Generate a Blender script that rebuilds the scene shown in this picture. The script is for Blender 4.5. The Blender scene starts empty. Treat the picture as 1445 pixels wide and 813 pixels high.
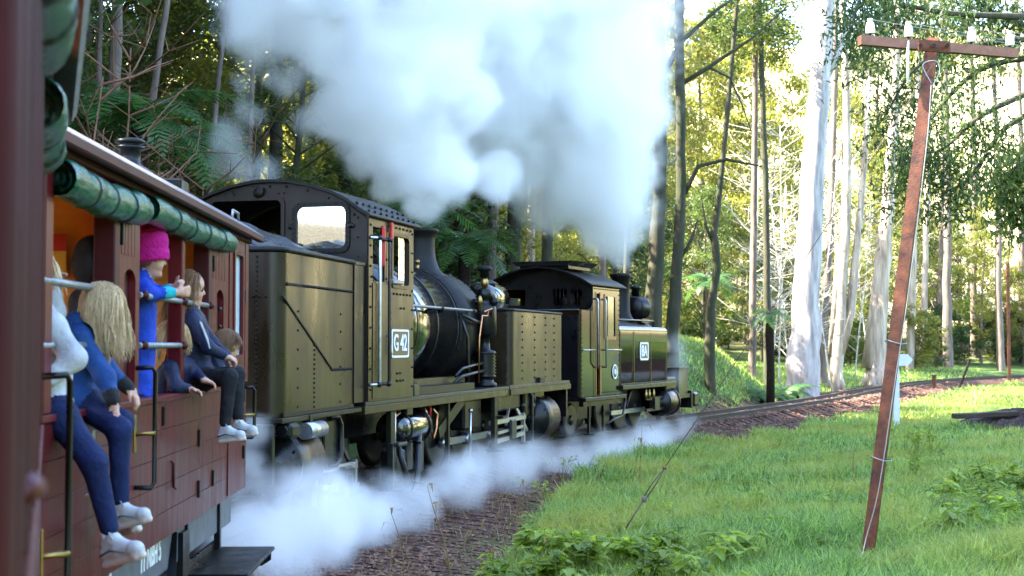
import bpy, bmesh, math, random
import numpy as np
from mathutils import Matrix, Vector
R = math.radians
sc = bpy.context.scene
col = sc.collection
random.seed(7)
rng = np.random.default_rng(11)

# ------------------------------------------------------------------ camera, sky, sun, exposure
EYE = 1.6
cd = bpy.data.cameras.new('camera'); cam = bpy.data.objects.new('camera', cd); col.objects.link(cam)
cam.location = (0, 0, EYE); cam.rotation_euler = (R(92.31), 0, 0)
cd.lens = 50; cd.sensor_width = 36; cd.clip_start = .05; cd.clip_end = 3000
cd.dof.use_dof = True; cd.dof.focus_distance = 14; cd.dof.aperture_fstop = 4.5
sc.camera = cam
SUN_AZ, SUN_EL = -92.0, 44.0          # degrees from +Y towards +X, and above the horizon
w = bpy.data.worlds.new('World'); sc.world = w; w.use_nodes = True
wt = w.node_tree
sky = wt.nodes.new('ShaderNodeTexSky'); sky.sky_type = 'NISHITA'; sky.sun_disc = False
sky.sun_elevation = R(SUN_EL); sky.sun_rotation = R(SUN_AZ); sky.air_density = 1.0; sky.dust_density = 1.0
wt.links.new(sky.outputs[0], wt.nodes['Background'].inputs[0]); wt.nodes['Background'].inputs[1].default_value = .15
sl = bpy.data.lights.new('sun', 'SUN'); sl.energy = 4.3; sl.angle = R(.55); sl.color = (1, .93, .8)
so = bpy.data.objects.new('sun', sl); col.objects.link(so)
_d = Vector((math.sin(R(SUN_AZ)) * math.cos(R(SUN_EL)), math.cos(R(SUN_AZ)) * math.cos(R(SUN_EL)), math.sin(R(SUN_EL))))
so.rotation_euler = _d.to_track_quat('Z', 'Y').to_euler(); so.location = (-30, 20, 40)
vs = sc.view_settings; vs.view_transform = 'Standard'; vs.look = 'None'; vs.exposure = 3.72; vs.gamma = 1; vs.use_curve_mapping = False
cy = sc.cycles
cy.max_bounces = 10; cy.diffuse_bounces = 3; cy.glossy_bounces = 3; cy.transmission_bounces = 6; cy.transparent_max_bounces = 12
cy.volume_bounces = 7; cy.volume_step_rate = 2.6; cy.use_denoising = True
cy.caustics_reflective = False; cy.caustics_refractive = False; cy.sample_clamp_indirect = 8

# ------------------------------------------------------------------ pixel -> place (photo is 1445 x 813)
F = 2007.; AL = R(2.31)
def ray(px, py):
    u = (px - 722.5) / F; v = (406.5 - py) / F
    return Vector((u, math.cos(AL) - v * math.sin(AL), math.sin(AL) + v * math.cos(AL)))
def at(px, py, y):
    r = ray(px, py); t = y / r.y
    return Vector((r.x * t, y, EYE + r.z * t))

# ------------------------------------------------------------------ mesh builder
class MB:
    def __init__(s): s.v = []; s.f = []; s.sm = []; s.mi = []
    def add(s, vs_, fs, smooth=False, mi=0):
        b = len(s.v); s.v.extend([tuple(p) for p in vs_])
        for f in fs: s.f.append([i + b for i in f]); s.sm.append(smooth); s.mi.append(mi)
        return s
    def box(s, x0, x1, y0, y1, z0, z1, mi=0, ch=0.0):
        if ch > 0:
            c = min(ch, (x1 - x0) * .49, (y1 - y0) * .49, (z1 - z0) * .49)
            bm = bmesh.new(); bmesh.ops.create_cube(bm, size=1)
            for v in bm.verts:
                v.co = Vector(((x0 + x1) / 2 + v.co.x * (x1 - x0), (y0 + y1) / 2 + v.co.y * (y1 - y0), (z0 + z1) / 2 + v.co.z * (z1 - z0)))
            bmesh.ops.bevel(bm, geom=bm.edges[:], offset=c, segments=1, affect='EDGES')
            bm.verts.index_update()
            s.add([v.co[:] for v in bm.verts], [[v.index for v in f.verts] for f in bm.faces], False, mi); bm.free(); return s
        vs_ = [(x, y, z) for z in (z0, z1) for y in (y0, y1) for x in (x0, x1)]
        return s.add(vs_, [(0, 2, 3, 1), (4, 5, 7, 6), (0, 1, 5, 4), (2, 6, 7, 3), (0, 4, 6, 2), (1, 3, 7, 5)], False, mi)
    def obox(s, c, half, rot, mi=0):
        M = Matrix.Translation(c) @ rot.to_4x4()
        vs_ = [M @ Vector((x * half[0], y * half[1], z * half[2])) for z in (-1, 1) for y in (-1, 1) for x in (-1, 1)]
        return s.add(vs_, [(0, 2, 3, 1), (4, 5, 7, 6), (0, 1, 5, 4), (2, 6, 7, 3), (0, 4, 6, 2), (1, 3, 7, 5)], False, mi)
    def bar(s, p0, p1, wx, wz, mi=0):           # rectangular bar from p0 to p1
        p0 = Vector(p0); p1 = Vector(p1); d = p1 - p0
        q = d.to_track_quat('Y', 'Z').to_matrix()
        return s.obox((p0 + p1) / 2, (wx / 2, d.length / 2, wz / 2), q, mi)
    def tube(s, pts, r, n=8, caps=True, mi=0):
        pts = [Vector(p) for p in pts]; k = len(pts); rs = r if isinstance(r, (list, tuple)) else [r] * k
        up = None; vs_ = []
        for i, p in enumerate(pts):
            t = (pts[min(i + 1, k - 1)] - pts[max(i - 1, 0)]).normalized()
            if up is None: up = t.orthogonal().normalized()
            else:
                up = up - t * up.dot(t)
                up = up.normalized() if up.length > 1e-5 else t.orthogonal().normalized()
            b = t.cross(up)
            for j in range(n):
                a = 2 * math.pi * j / n
                vs_.append(p + (up * math.cos(a) + b * math.sin(a)) * rs[i])
        fs = [(i * n + j, i * n + (j + 1) % n, (i + 1) * n + (j + 1) % n, (i + 1) * n + j) for i in range(k - 1) for j in range(n)]
        s.add(vs_, fs, True, mi)
        if caps:
            b = len(s.v) - len(vs_)
            s.f.append([b + j for j in range(n)][::-1]); s.sm.append(False); s.mi.append(mi)
            s.f.append([b + (k - 1) * n + j for j in range(n)]); s.sm.append(False); s.mi.append(mi)
        return s
    def cyl(s, p0, p1, r0, r1=None, n=20, mi=0):
        return s.tube([p0, p1], [r0, r0 if r1 is None else r1], n, True, mi)
    def lathe(s, prof, c, axis='z', n=28, mi=0):
        c = Vector(c); vs_ = []
        for r, h in prof:
            for j in range(n):
                a = 2 * math.pi * j / n; x, y = r * math.cos(a), r * math.sin(a)
                vs_.append(c + (Vector((x, y, h)) if axis == 'z' else Vector((x, h, y)) if axis == 'y' else Vector((h, x, y))))
        k = len(prof)
        fs = [(i * n + j, i * n + (j + 1) % n, (i + 1) * n + (j + 1) % n, (i + 1) * n + j) for i in range(k - 1) for j in range(n)]
        if axis == 'y': fs = [f[::-1] for f in fs]
        s.add(vs_, fs, True, mi)
        for i, rev in ((0, axis != 'y'), (k - 1, axis == 'y')):
            if prof[i][0] > 1e-4:
                b = len(s.v) - len(vs_); L = [b + i * n + j for j in range(n)]
                s.f.append(L[::-1] if rev else L); s.sm.append(False); s.mi.append(mi)
        return s
    def ball(s, c, r, nu=12, nv=8, mi=0, sc_=(1, 1, 1)):
        prof = [(max(r * math.sin(math.pi * i / nv), 1e-5), -r * math.cos(math.pi * i / nv)) for i in range(nv + 1)]
        b = len(s.v); s.lathe(prof, (0, 0, 0), 'z', nu, mi)
        for i in range(b, len(s.v)):
            p = s.v[i]; s.v[i] = (c[0] + p[0] * sc_[0], c[1] + p[1] * sc_[1], c[2] + p[2] * sc_[2])
        return s
    def prism(s, poly, axis, a, b, mi=0, smooth=False):  # 2D polygon extruded along axis between a and b
        def m(p, h): return (h, p[0], p[1]) if axis == 'x' else (p[0], h, p[1]) if axis == 'y' else (p[0], p[1], h)
        n = len(poly); vs_ = [m(p, a) for p in poly] + [m(p, b) for p in poly]
        s.add(vs_, [(i, (i + 1) % n, n + (i + 1) % n, n + i) for i in range(n)], smooth, mi)
        return s.add(vs_, [list(range(n))[::-1], list(range(n, 2 * n))], False, mi)
    def plate(s, outer, holes, axis, a, b, mi=0):        # polygon with holes, thickness a..b along axis
        def m(p, h): return (h, p[0], p[1]) if axis == 'x' else (p[0], h, p[1]) if axis == 'y' else (p[0], p[1], h)
        bm = bmesh.new(); loops = []
        for L in [outer] + holes:
            vv = [bm.verts.new(m(p, a)) for p in L]; loops.append(vv)
            for i in range(len(vv)): bm.edges.new((vv[i], vv[(i + 1) % len(vv)]))
        bmesh.ops.triangle_fill(bm, use_beauty=True, edges=bm.edges[:])
        bm.verts.index_update(); va = [v.co[:] for v in bm.verts]; n = len(va)
        ix = 0 if axis == 'x' else 1 if axis == 'y' else 2
        def sh(p): q = list(p); q[ix] = b; return tuple(q)
        fa = [[v.index for v in f.verts] for f in bm.faces]
        fs = fa + [[i + n for i in f][::-1] for f in fa]
        for vv in loops:
            k = len(vv)
            for i in range(k):
                p, q = vv[i].index, vv[(i + 1) % k].index; fs.append((p, q, q + n, p + n))
        bm.free()
        return s.add(va + [sh(p) for p in va], fs, False, mi)
    def build(s, name, mat, parent=None, xf=None, bevel=0, fix=True):
        me = bpy.data.meshes.new(name)
        vv = s.v
        off = parent.matrix_world.translation if (parent is not None and xf is not None) else None
        if xf is not None:
            if off is None: vv = [tuple(xf @ Vector(p)) for p in vv]
            else:
                if parent.get('_o') is not None: off = Vector(parent['_o'])
                vv = [tuple(xf @ Vector(p) - off) for p in vv]
        me.from_pydata(vv, [], s.f)
        me.polygons.foreach_set('use_smooth', s.sm)
        for m in (mat if isinstance(mat, (list, tuple)) else [mat]): me.materials.append(m)
        if any(s.mi): me.polygons.foreach_set('material_index', s.mi)
        me.update()
        if fix:
            bm = bmesh.new(); bm.from_mesh(me); bmesh.ops.recalc_face_normals(bm, faces=bm.faces[:]); bm.to_mesh(me); bm.free()
        o = bpy.data.objects.new(name, me); col.objects.link(o)
        if parent is not None: o.parent = parent
        if bevel:
            b = o.modifiers.new('bevel', 'BEVEL'); b.width = bevel; b.segments = 2; b.limit_method = 'ANGLE'; b.angle_limit = R(40)
        return o

def rrect(x0, x1, z0, z1, r, n=4):
    P = []
    for cx, cz, a0 in ((x1 - r, z0 + r, -90), (x1 - r, z1 - r, 0), (x0 + r, z1 - r, 90), (x0 + r, z0 + r, 180)):
        for i in range(n + 1):
            a = R(a0 + 90 * i / n); P.append((cx + r * math.cos(a), cz + r * math.sin(a)))
    return P

def tag(o, label=None, cat=None, group=None, kind=None):
    if label: o['label'] = label
    if cat: o['category'] = cat
    if group: o['group'] = group
    if kind: o['kind'] = kind
    return o
def empty(name, loc, rz=0):
    o = bpy.data.objects.new(name, None); col.objects.link(o); o.location = loc; o.rotation_euler = (0, 0, rz)
    o.empty_display_size = .2
    return o
def copy_tree(o, parent=None):
    c = o.copy(); col.objects.link(c); c.parent = parent
    for ch in o.children: copy_tree(ch, c)
    return c
class Thing:
    """an Empty at the thing's base; parts are given in a rigid frame xf and stored relative to the Empty"""
    def __init__(s, name, loc, label, cat, group=None):
        s.o = empty(name, loc); s.loc = Vector(loc); tag(s.o, label, cat, group)
    def part(s, mb, name, mat, xf=None, parent=None, bevel=0, kind=None):
        xf = xf or Matrix.Identity(4)
        m = Matrix.Translation(-s.loc) @ xf
        o = mb.build(name, mat, parent or s.o, None, bevel) if False else None
        mb2 = MB(); mb2.v = [tuple(m @ Vector(p)) for p in mb.v]; mb2.f = mb.f; mb2.sm = mb.sm; mb2.mi = mb.mi
        o = mb2.build(name, mat, parent or s.o, None, bevel)
        if kind: o['kind'] = kind
        return o
def frame(P, hd, W):
    """local frame: x right, y along heading hd (deg), right-hand side plane x=W runs through P"""
    h = R(hd); d = Vector((math.sin(h), math.cos(h), 0)); n = Vector((d.y, -d.x, 0))
    o = Vector((P[0], P[1], 0)) - n * W
    return Matrix(((n.x, d.x, 0, o.x), (n.y, d.y, 0, o.y), (0, 0, 1, 0), (0, 0, 0, 1)))

# ------------------------------------------------------------------ materials
def mat(name, c, rough=.5, metal=0., spec=.5, var=0., vscale=6., bump=0., bscale=40., c2=None, coat=0., transl=0., stretch=(1, 1, 1), rvar=0., objvar=0.):
    m = bpy.data.materials.new(name); m.use_nodes = True; t = m.node_tree; N = t.nodes.new; K = t.links.new
    p = t.nodes['Principled BSDF']; out = t.nodes['Material Output']
    p.inputs['Base Color'].default_value = (*c, 1); p.inputs['Roughness'].default_value = rough; p.inputs['Metallic'].default_value = metal
    p.inputs['Specular IOR Level'].default_value = spec; p.inputs['Coat Weight'].default_value = coat; p.inputs['Coat Roughness'].default_value = .06
    tc = N('ShaderNodeTexCoord'); mp = N('ShaderNodeMapping'); mp.inputs['Scale'].default_value = stretch; K(tc.outputs['Object'], mp.inputs[0])
    cs = None
    if var or c2:
        n = N('ShaderNodeTexNoise'); n.inputs['Scale'].default_value = vscale; n.inputs['Detail'].default_value = 5; n.inputs['Roughness'].default_value = .65; K(mp.outputs[0], n.inputs[0])
        r = N('ShaderNodeValToRGB'); r.color_ramp.elements[0].position = .32; r.color_ramp.elements[1].position = .7
        a = c2 or tuple(x * (1 - var) for x in c)
        r.color_ramp.elements[0].color = (*a, 1); r.color_ramp.elements[1].color = (*[min(x * (1 + var), 1) for x in c], 1)
        K(n.outputs[0], r.inputs[0]); cs = r.outputs[0]
        if rvar:
            mr = N('ShaderNodeMapRange'); mr.inputs[1].default_value = .3; mr.inputs[2].default_value = .7
            mr.inputs[3].default_value = max(rough - rvar, .02); mr.inputs[4].default_value = min(rough + rvar, 1); K(n.outputs[0], mr.inputs[0]); K(mr.outputs[0], p.inputs['Roughness'])
    if objvar:
        oi = N('ShaderNodeObjectInfo'); hs = N('ShaderNodeHueSaturation')
        mr = N('ShaderNodeMapRange'); mr.inputs[3].default_value = 1 - objvar; mr.inputs[4].default_value = 1 + objvar; K(oi.outputs['Random'], mr.inputs[0]); K(mr.outputs[0], hs.inputs['Value'])
        mr2 = N('ShaderNodeMapRange'); mr2.inputs[3].default_value = .5 - objvar * .07; mr2.inputs[4].default_value = .5 + objvar * .05; K(oi.outputs['Random'], mr2.inputs[0]); K(mr2.outputs[0], hs.inputs['Hue'])
        if cs is None: hs.inputs['Color'].default_value = (*c, 1)
        else: K(cs, hs.inputs['Color'])
        cs = hs.outputs[0]
    if cs is not None: K(cs, p.inputs['Base Color'])
    if bump:
        b = N('ShaderNodeTexNoise'); b.inputs['Scale'].default_value = bscale; b.inputs['Detail'].default_value = 4; K(mp.outputs[0], b.inputs[0])
        bp = N('ShaderNodeBump'); bp.inputs['Strength'].default_value = bump; bp.inputs['Distance'].default_value = .02; K(b.outputs[0], bp.inputs['Height']); K(bp.outputs[0], p.inputs['Normal'])
    if transl:
        ts = N('ShaderNodeBsdfTranslucent'); mx = N('ShaderNodeMixShader'); mx.inputs[0].default_value = transl
        hs = N('ShaderNodeHueSaturation'); hs.inputs['Hue'].default_value = .485; hs.inputs['Saturation'].default_value = 1.1; hs.inputs['Value'].default_value = 1.9
        if cs is None: hs.inputs['Color'].default_value = (*c, 1)
        else: K(cs, hs.inputs['Color'])
        K(hs.outputs[0], ts.inputs[0]); K(p.outputs[0], mx.inputs[1]); K(ts.outputs[0], mx.inputs[2]); K(mx.outputs[0], out.inputs[0])
    return m
def glass(name, tint=(.9, .95, .95), alpha=.75):
    m = bpy.data.materials.new(name); m.use_nodes = True; t = m.node_tree; t.nodes.clear(); N = t.nodes.new; K = t.links.new
    o = N('ShaderNodeOutputMaterial'); g = N('ShaderNodeBsdfGlossy'); g.inputs['Roughness'].default_value = .03
    tr = N('ShaderNodeBsdfTransparent'); tr.inputs[0].default_value = (*tint, 1); mx = N('ShaderNodeMixShader')
    lw = N('ShaderNodeLayerWeight'); lw.inputs[0].default_value = .5
    mr = N('ShaderNodeMapRange'); mr.inputs[3].default_value = 1 - alpha; mr.inputs[4].default_value = 1; K(lw.outputs['Fresnel'], mr.inputs[0])
    K(mr.outputs[0], mx.inputs[0]); K(tr.outputs[0], mx.inputs[1]); K(g.outputs[0], mx.inputs[2]); K(mx.outputs[0], o.inputs[0])
    return m
def leafmat(name, c, c2, transl=.45, rough=.45, objvar=.25, patch=None, pscale=.5):
    """leaf colour differs leaf to leaf (random per island) and tree to tree"""
    m = bpy.data.materials.new(name); m.use_nodes = True; t = m.node_tree; N = t.nodes.new; K = t.links.new
    p = t.nodes['Principled BSDF']; out = t.nodes['Material Output']; p.inputs['Roughness'].default_value = rough; p.inputs['Specular IOR Level'].default_value = .35
    g = N('ShaderNodeNewGeometry'); r = N('ShaderNodeValToRGB'); r.color_ramp.elements[0].color = (*c, 1); r.color_ramp.elements[1].color = (*c2, 1)
    K(g.outputs['Random Per Island'], r.inputs[0])
    oi = N('ShaderNodeObjectInfo'); hs = N('ShaderNodeHueSaturation'); K(r.outputs[0], hs.inputs['Color'])
    mr = N('ShaderNodeMapRange'); mr.inputs[3].default_value = 1 - objvar; mr.inputs[4].default_value = 1 + objvar; K(oi.outputs['Random'], mr.inputs[0]); K(mr.outputs[0], hs.inputs['Value'])
    if patch:
        tc = N('ShaderNodeTexCoord'); nz = N('ShaderNodeTexNoise'); nz.inputs['Scale'].default_value = pscale; nz.inputs['Detail'].default_value = 4; K(tc.outputs['Object'], nz.inputs[0])
        pr_ = N('ShaderNodeMapRange'); pr_.inputs[1].default_value = .42; pr_.inputs[2].default_value = .68; K(nz.outputs[0], pr_.inputs[0])
        px_ = N('ShaderNodeMix'); px_.data_type = 'RGBA'; K(pr_.outputs[0], px_.inputs[0]); K(r.outputs[0], px_.inputs[6]); px_.inputs[7].default_value = (*patch, 1); K(px_.outputs[2], hs.inputs['Color'])
    K(hs.outputs[0], p.inputs['Base Color'])
    ts = N('ShaderNodeBsdfTranslucent'); mx = N('ShaderNodeMixShader'); mx.inputs[0].default_value = transl
    h2 = N('ShaderNodeHueSaturation'); h2.inputs['Hue'].default_value = .48; h2.inputs['Value'].default_value = 2.2; h2.inputs['Saturation'].default_value = 1.05; K(hs.outputs[0], h2.inputs['Color'])
    K(h2.outputs[0], ts.inputs[0]); K(p.outputs[0], mx.inputs[1]); K(ts.outputs[0], mx.inputs[2]); K(mx.outputs[0], out.inputs[0])
    return m

M = {}
M['olive'] = mat('olive_loco_paint', (.017, .0098, .0036), .36, 0, .28, .45, 2.6, .06, 5, coat=.06, rvar=.14, stretch=(1, 1, .35))
M['olive_dull'] = mat('dull_green_frame_paint', (.0075, .0085, .003), .45, 0, .22, .3, 8, .05, 30)
M['black'] = mat('black_loco_enamel', (.004, .004, .0045), .33, 0, .25, .3, 5, .05, 20, rvar=.1)
M['soot'] = mat('sooty_smokebox_black', (.006, .005, .0048), .5, 0, .2, .35, 9, .08, 40)
M['cabback'] = mat('dusty_dark_brown_cab_back', (.011, .0065, .005), .42, 0, .22, .3, 5, .05, 18, rvar=.1)
M['lagging'] = mat('gloss_black_boiler_cladding', (.003, .0035, .0035), .12, 0, .5, .3, 3, .012, 6, coat=.6, rvar=.05)
M['gloss'] = mat('polished_dark_brown_loco_paint', (.012, .005, .0022), .12, 0, .22, .35, 2, .03, 2.2, coat=.2, stretch=(1, 1, .5))
M['steel'] = mat('worn_bright_steel', (.42, .43, .45), .33, .9, .5, .25, 14, .04, 60)
M['dsteel'] = mat('dark_oily_steel', (.03, .03, .032), .34, .7, .5, .4, 12, .06, 40)
M['brass'] = mat('polished_brass', (.3, .2, .07), .35, 1, .5, .2, 10)
M['copper'] = mat('copper_pipe', (.55, .25, .12), .3, 1, .5, .2, 10)
M['red'] = mat('red_paint', (.45, .012, .015), .4)
M['white'] = mat('white_letter_paint', (.8, .8, .78), .5)
M['plate'] = mat('black_number_plate', (.02, .018, .014), .35)
M['wood'] = mat('varnished_door_wood', (.2, .07, .02), .35, 0, .5, .35, 5, .1, 20, stretch=(6, 6, .5))
M['glass'] = glass('window_glass')
M['glass_refl'] = glass('reflecting_cab_glass', (.85, .9, .85), .7)
M['rubber'] = mat('black_hose_rubber', (.012, .012, .013), .5)
M['maroon'] = mat('maroon_carriage_paint', (.085, .007, .0085), .38, 0, .2, .22, 5, .04, 30, coat=.08, rvar=.1, stretch=(1, 1, .3))
M['maroon_side'] = mat('streaked_maroon_side_panel', (.08, .009, .0095), .38, 0, .22, .35, 4, .05, 30, coat=.08, rvar=.12, stretch=(3, 3, .35))
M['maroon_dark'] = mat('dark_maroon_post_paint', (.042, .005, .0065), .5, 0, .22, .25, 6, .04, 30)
M['ochre'] = mat('ochre_interior_paint', (.68, .3, .045), .5, 0, .4, .18, 4, .05, 20)
M['canvas'] = mat('green_waterproof_blind', (.004, .085, .05), .26, 0, .35, .35, 8, .6, 16, coat=.15, stretch=(2.5, .6, 2.5))
M['roofgrey'] = mat('weathered_grey_roof_canvas', (.14, .13, .135), .8, 0, .3, .35, 14, .3, 60)
M['solebar'] = mat('grey_blue_solebar', (.1, .11, .125), .5, 0, .4, .3, 8, .06, 30)
M['galv'] = mat('dull_grey_handrail', (.22, .225, .24), .4, .5, .5, .3, 30)
M['frost'] = mat('frosted_toilet_pane', (.42, .52, .58), .35, 0, .5, .1, 5)
M['rust'] = mat('rusty_rail_steel', (.11, .03, .008), .6, .15, .4, .5, 9, .25, 60, c2=(.032, .0095, .005))
M['rail'] = mat('running_rail_steel', (.016, .011, .009), .6, .1, .25, .4, 20, .1, 60)
M['railtop'] = mat('polished_rail_head', (.5, .5, .52), .22, 1)
M['sleeper'] = mat('weathered_timber_sleeper', (.04, .028, .022), .9, 0, .3, .4, 8, .4, 30, stretch=(.3, 1, 1), objvar=.3)
M['porcelain'] = mat('white_porcelain', (.75, .74, .7), .2, 0, .6, .06, 8)
M['arm'] = mat('brown_painted_cross_arm', (.2, .085, .05), .65, 0, .4, .25, 12, .15, 50)
M['wire'] = mat('galvanised_wire', (.3, .29, .27), .45, .6)
M['guy'] = mat('brown_guy_wire', (.12, .08, .055), .6, .3)
M['whitepost'] = mat('white_sign_paint', (.62, .64, .68), .55, 0, .4, .08, 10)

# ------------------------------------------------------------------ track line and terrain
CTRL = [(8, -32), (3.0, -12), (-.9, -.4), (-2.1, 3.2), (-2.72, 6.0), (-2.93, 9.5), (-2.93, 12.2), (-2.5, 14.9), (-1.3, 19.3), (-.35, 22.6), (.5, 24.7), (2.4, 29.0), (3.55, 31.5), (6.3, 37), (10.0, 44.8), (13.5, 53.2), (19.9, 66.2), (30, 79), (48, 90), (80, 100)]
def catmull(P, n=14):
    P = [np.array(p, float) for p in P]; P = [2 * P[0] - P[1]] + P + [2 * P[-1] - P[-2]]; out = []
    for i in range(1, len(P) - 2):
        for t in np.linspace(0, 1, n, endpoint=False):
            a, b, c, d = P[i - 1], P[i], P[i + 1], P[i + 2]
            out.append(.5 * ((2 * b) + (c - a) * t + (2 * a - 5 * b + 4 * c - d) * t * t + (3 * b - a - 3 * c + d) * t ** 3))
    out.append(P[-2]); return np.array(out)
LINE = catmull(CTRL)
_seg = LINE[1:] - LINE[:-1]; _sl = np.linalg.norm(_seg, axis=1); _cum = np.concatenate([[0], np.cumsum(_sl)])
def line_at(s):
    i = int(np.clip(np.searchsorted(_cum, s) - 1, 0, len(_sl) - 1)); t = (s - _cum[i]) / _sl[i]
    return LINE[i] + _seg[i] * t, _seg[i] / _sl[i]
def off_line(x, y):
    """signed distance to the track (right of travel positive) and the y of the nearest track point"""
    x = np.atleast_1d(np.asarray(x, float)); y = np.atleast_1d(np.asarray(y, float)); best = np.full(x.shape, 1e9); sg = np.ones(x.shape); ny = np.zeros(x.shape)
    for (a, d, l) in zip(LINE[:-1], _seg, _sl):
        t = np.clip(((x - a[0]) * d[0] + (y - a[1]) * d[1]) / (l * l), 0, 1)
        qx, qy = x - a[0] - t * d[0], y - a[1] - t * d[1]; q = qx * qx + qy * qy; m = q < best
        best = np.where(m, q, best); sg = np.where(m, np.where(qx * d[1] - qy * d[0] >= 0, 1., -1.), sg); ny = np.where(m, a[1] + t * d[1], ny)
    return np.sqrt(best) * sg, ny
def sstep(a, b, x): t = np.clip((x - a) / (b - a), 0, 1); return t * t * (3 - 2 * t)
_ph = rng.uniform(0, 6.28, (24, 3))
def wob(x, y, f, k=0):
    z = 0
    for i in range(5):
        a = _ph[(k + i) % 24]; ff = f * (1.0 + .47 * i)
        z = z + np.sin(x * ff * math.cos(a[0]) + y * ff * math.sin(a[0]) + a[1]) / (1 + i * .6)
    return z / 3
def gz(x, y, dd=None):
    x = np.atleast_1d(np.asarray(x, float)); y = np.atleast_1d(np.asarray(y, float))
    d, ny = off_line(x, y) if dd is None else dd
    a = np.abs(d)
    z = -.102 - .126 * sstep(.85, 1.3, a) + .012 * wob(x, y, 5) * sstep(.8, 1.2, a)
    right = -.12 * sstep(1.4, 3.0, d) + .05 * wob(x, y, .9, 3) * sstep(2, 4, d) + .10 * wob(x, y, .23, 9) * sstep(3, 9, d)
    hill = .40 * np.minimum(np.maximum(a - 2.3, 0), 9.) + .04 * np.maximum(a - 11, 0) + .14 * wob(x, y, .5, 5) * sstep(2.5, 5, a)
    bank = 2.0 * sstep(1.4, 4.0, a) + .10 * np.maximum(a - 4, 0) + .09 * wob(x, y, 1.1, 7) * sstep(1.6, 3, a)
    flat = .45 * sstep(1.8, 6, a) + .04 * np.maximum(a - 6, 0) + .05 * wob(x, y, .8, 2)
    k1 = sstep(21, 27, ny); k2 = sstep(43.5, 50, ny)
    left = (hill * (1 - k1) + bank * k1) * (1 - k2) + flat * k2
    z = z + np.where(d > 0, right, left)
    far = np.maximum(y - 84, 0); z = z + .07 * np.minimum(far, 20) * sstep(0, 12, far) + .3 * np.maximum(far - 20, 0)
    z = z + .12 * np.maximum(x - 52, 0) + .10 * np.maximum(-x - 45, 0)
    return np.minimum(z, 60 + .05 * z)

def axis_pts(lo, hi, c0, c1, step, grow=1.16):
    P = list(np.arange(c0, c1 + 1e-6, step)); s = step; x = c1
    while x < hi: s *= grow; x += s; P.append(x)
    s = step; x = c0; Q = []
    while x > lo: s *= grow; x -= s; Q.append(x)
    return np.array(Q[::-1] + P)
gx = axis_pts(-700, 700, -8, 22, .2); gy = axis_pts(-300, 1200, 7, 60, .22)
GX, GY = np.meshgrid(gx, gy); fx, fy = GX.ravel(), GY.ravel()
DD = off_line(fx, fy); fz = gz(fx, fy, DD)
nx_, ny_ = len(gx), len(gy)
ii = (np.arange(ny_ - 1)[:, None] * nx_ + np.arange(nx_ - 1)[None, :]).ravel()
quads = np.stack([ii, ii + 1, ii + 1 + nx_, ii + nx_], 1)
def np_mesh(name, verts, faces, smooth=True):
    me = bpy.data.meshes.new(name); k = faces.shape[1]
    me.vertices.add(len(verts)); me.vertices.foreach_set('co', np.ascontiguousarray(verts, dtype=np.float32).ravel())
    me.loops.add(faces.size); me.loops.foreach_set('vertex_index', np.ascontiguousarray(faces, dtype=np.int32).ravel())
    me.polygons.add(len(faces)); me.polygons.foreach_set('loop_start', np.arange(0, faces.size, k, dtype=np.int32)); me.polygons.foreach_set('loop_total', np.full(len(faces), k, dtype=np.int32))
    me.polygons.foreach_set('use_smooth', np.full(len(faces), smooth)); me.update(calc_edges=True); return me
gm = np_mesh('ground', np.stack([fx, fy, fz], 1), quads)
soil = 1 - sstep(2.0, 3.1, DD[0] + .35 * wob(fx, fy, 1.7, 4)) * (DD[0] > 0) - sstep(1.5, 2.3, -DD[0] + .3 * wob(fx, fy, 2.1, 4)) * (DD[0] < 0)
litter = sstep(3, 5, -DD[0]) * (1 - sstep(20, 27, DD[1])) + .55 * sstep(86, 95, fy)
dry = sstep(98, 112, fy + 8 * wob(fx, fy, .05, 1))
for nm, arr in (('soil', soil), ('litter', np.clip(litter, 0, 1)), ('dry', dry)):
    at_ = gm.attributes.new(nm, 'FLOAT', 'POINT'); at_.data.foreach_set('value', arr.astype(np.float32))
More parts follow.
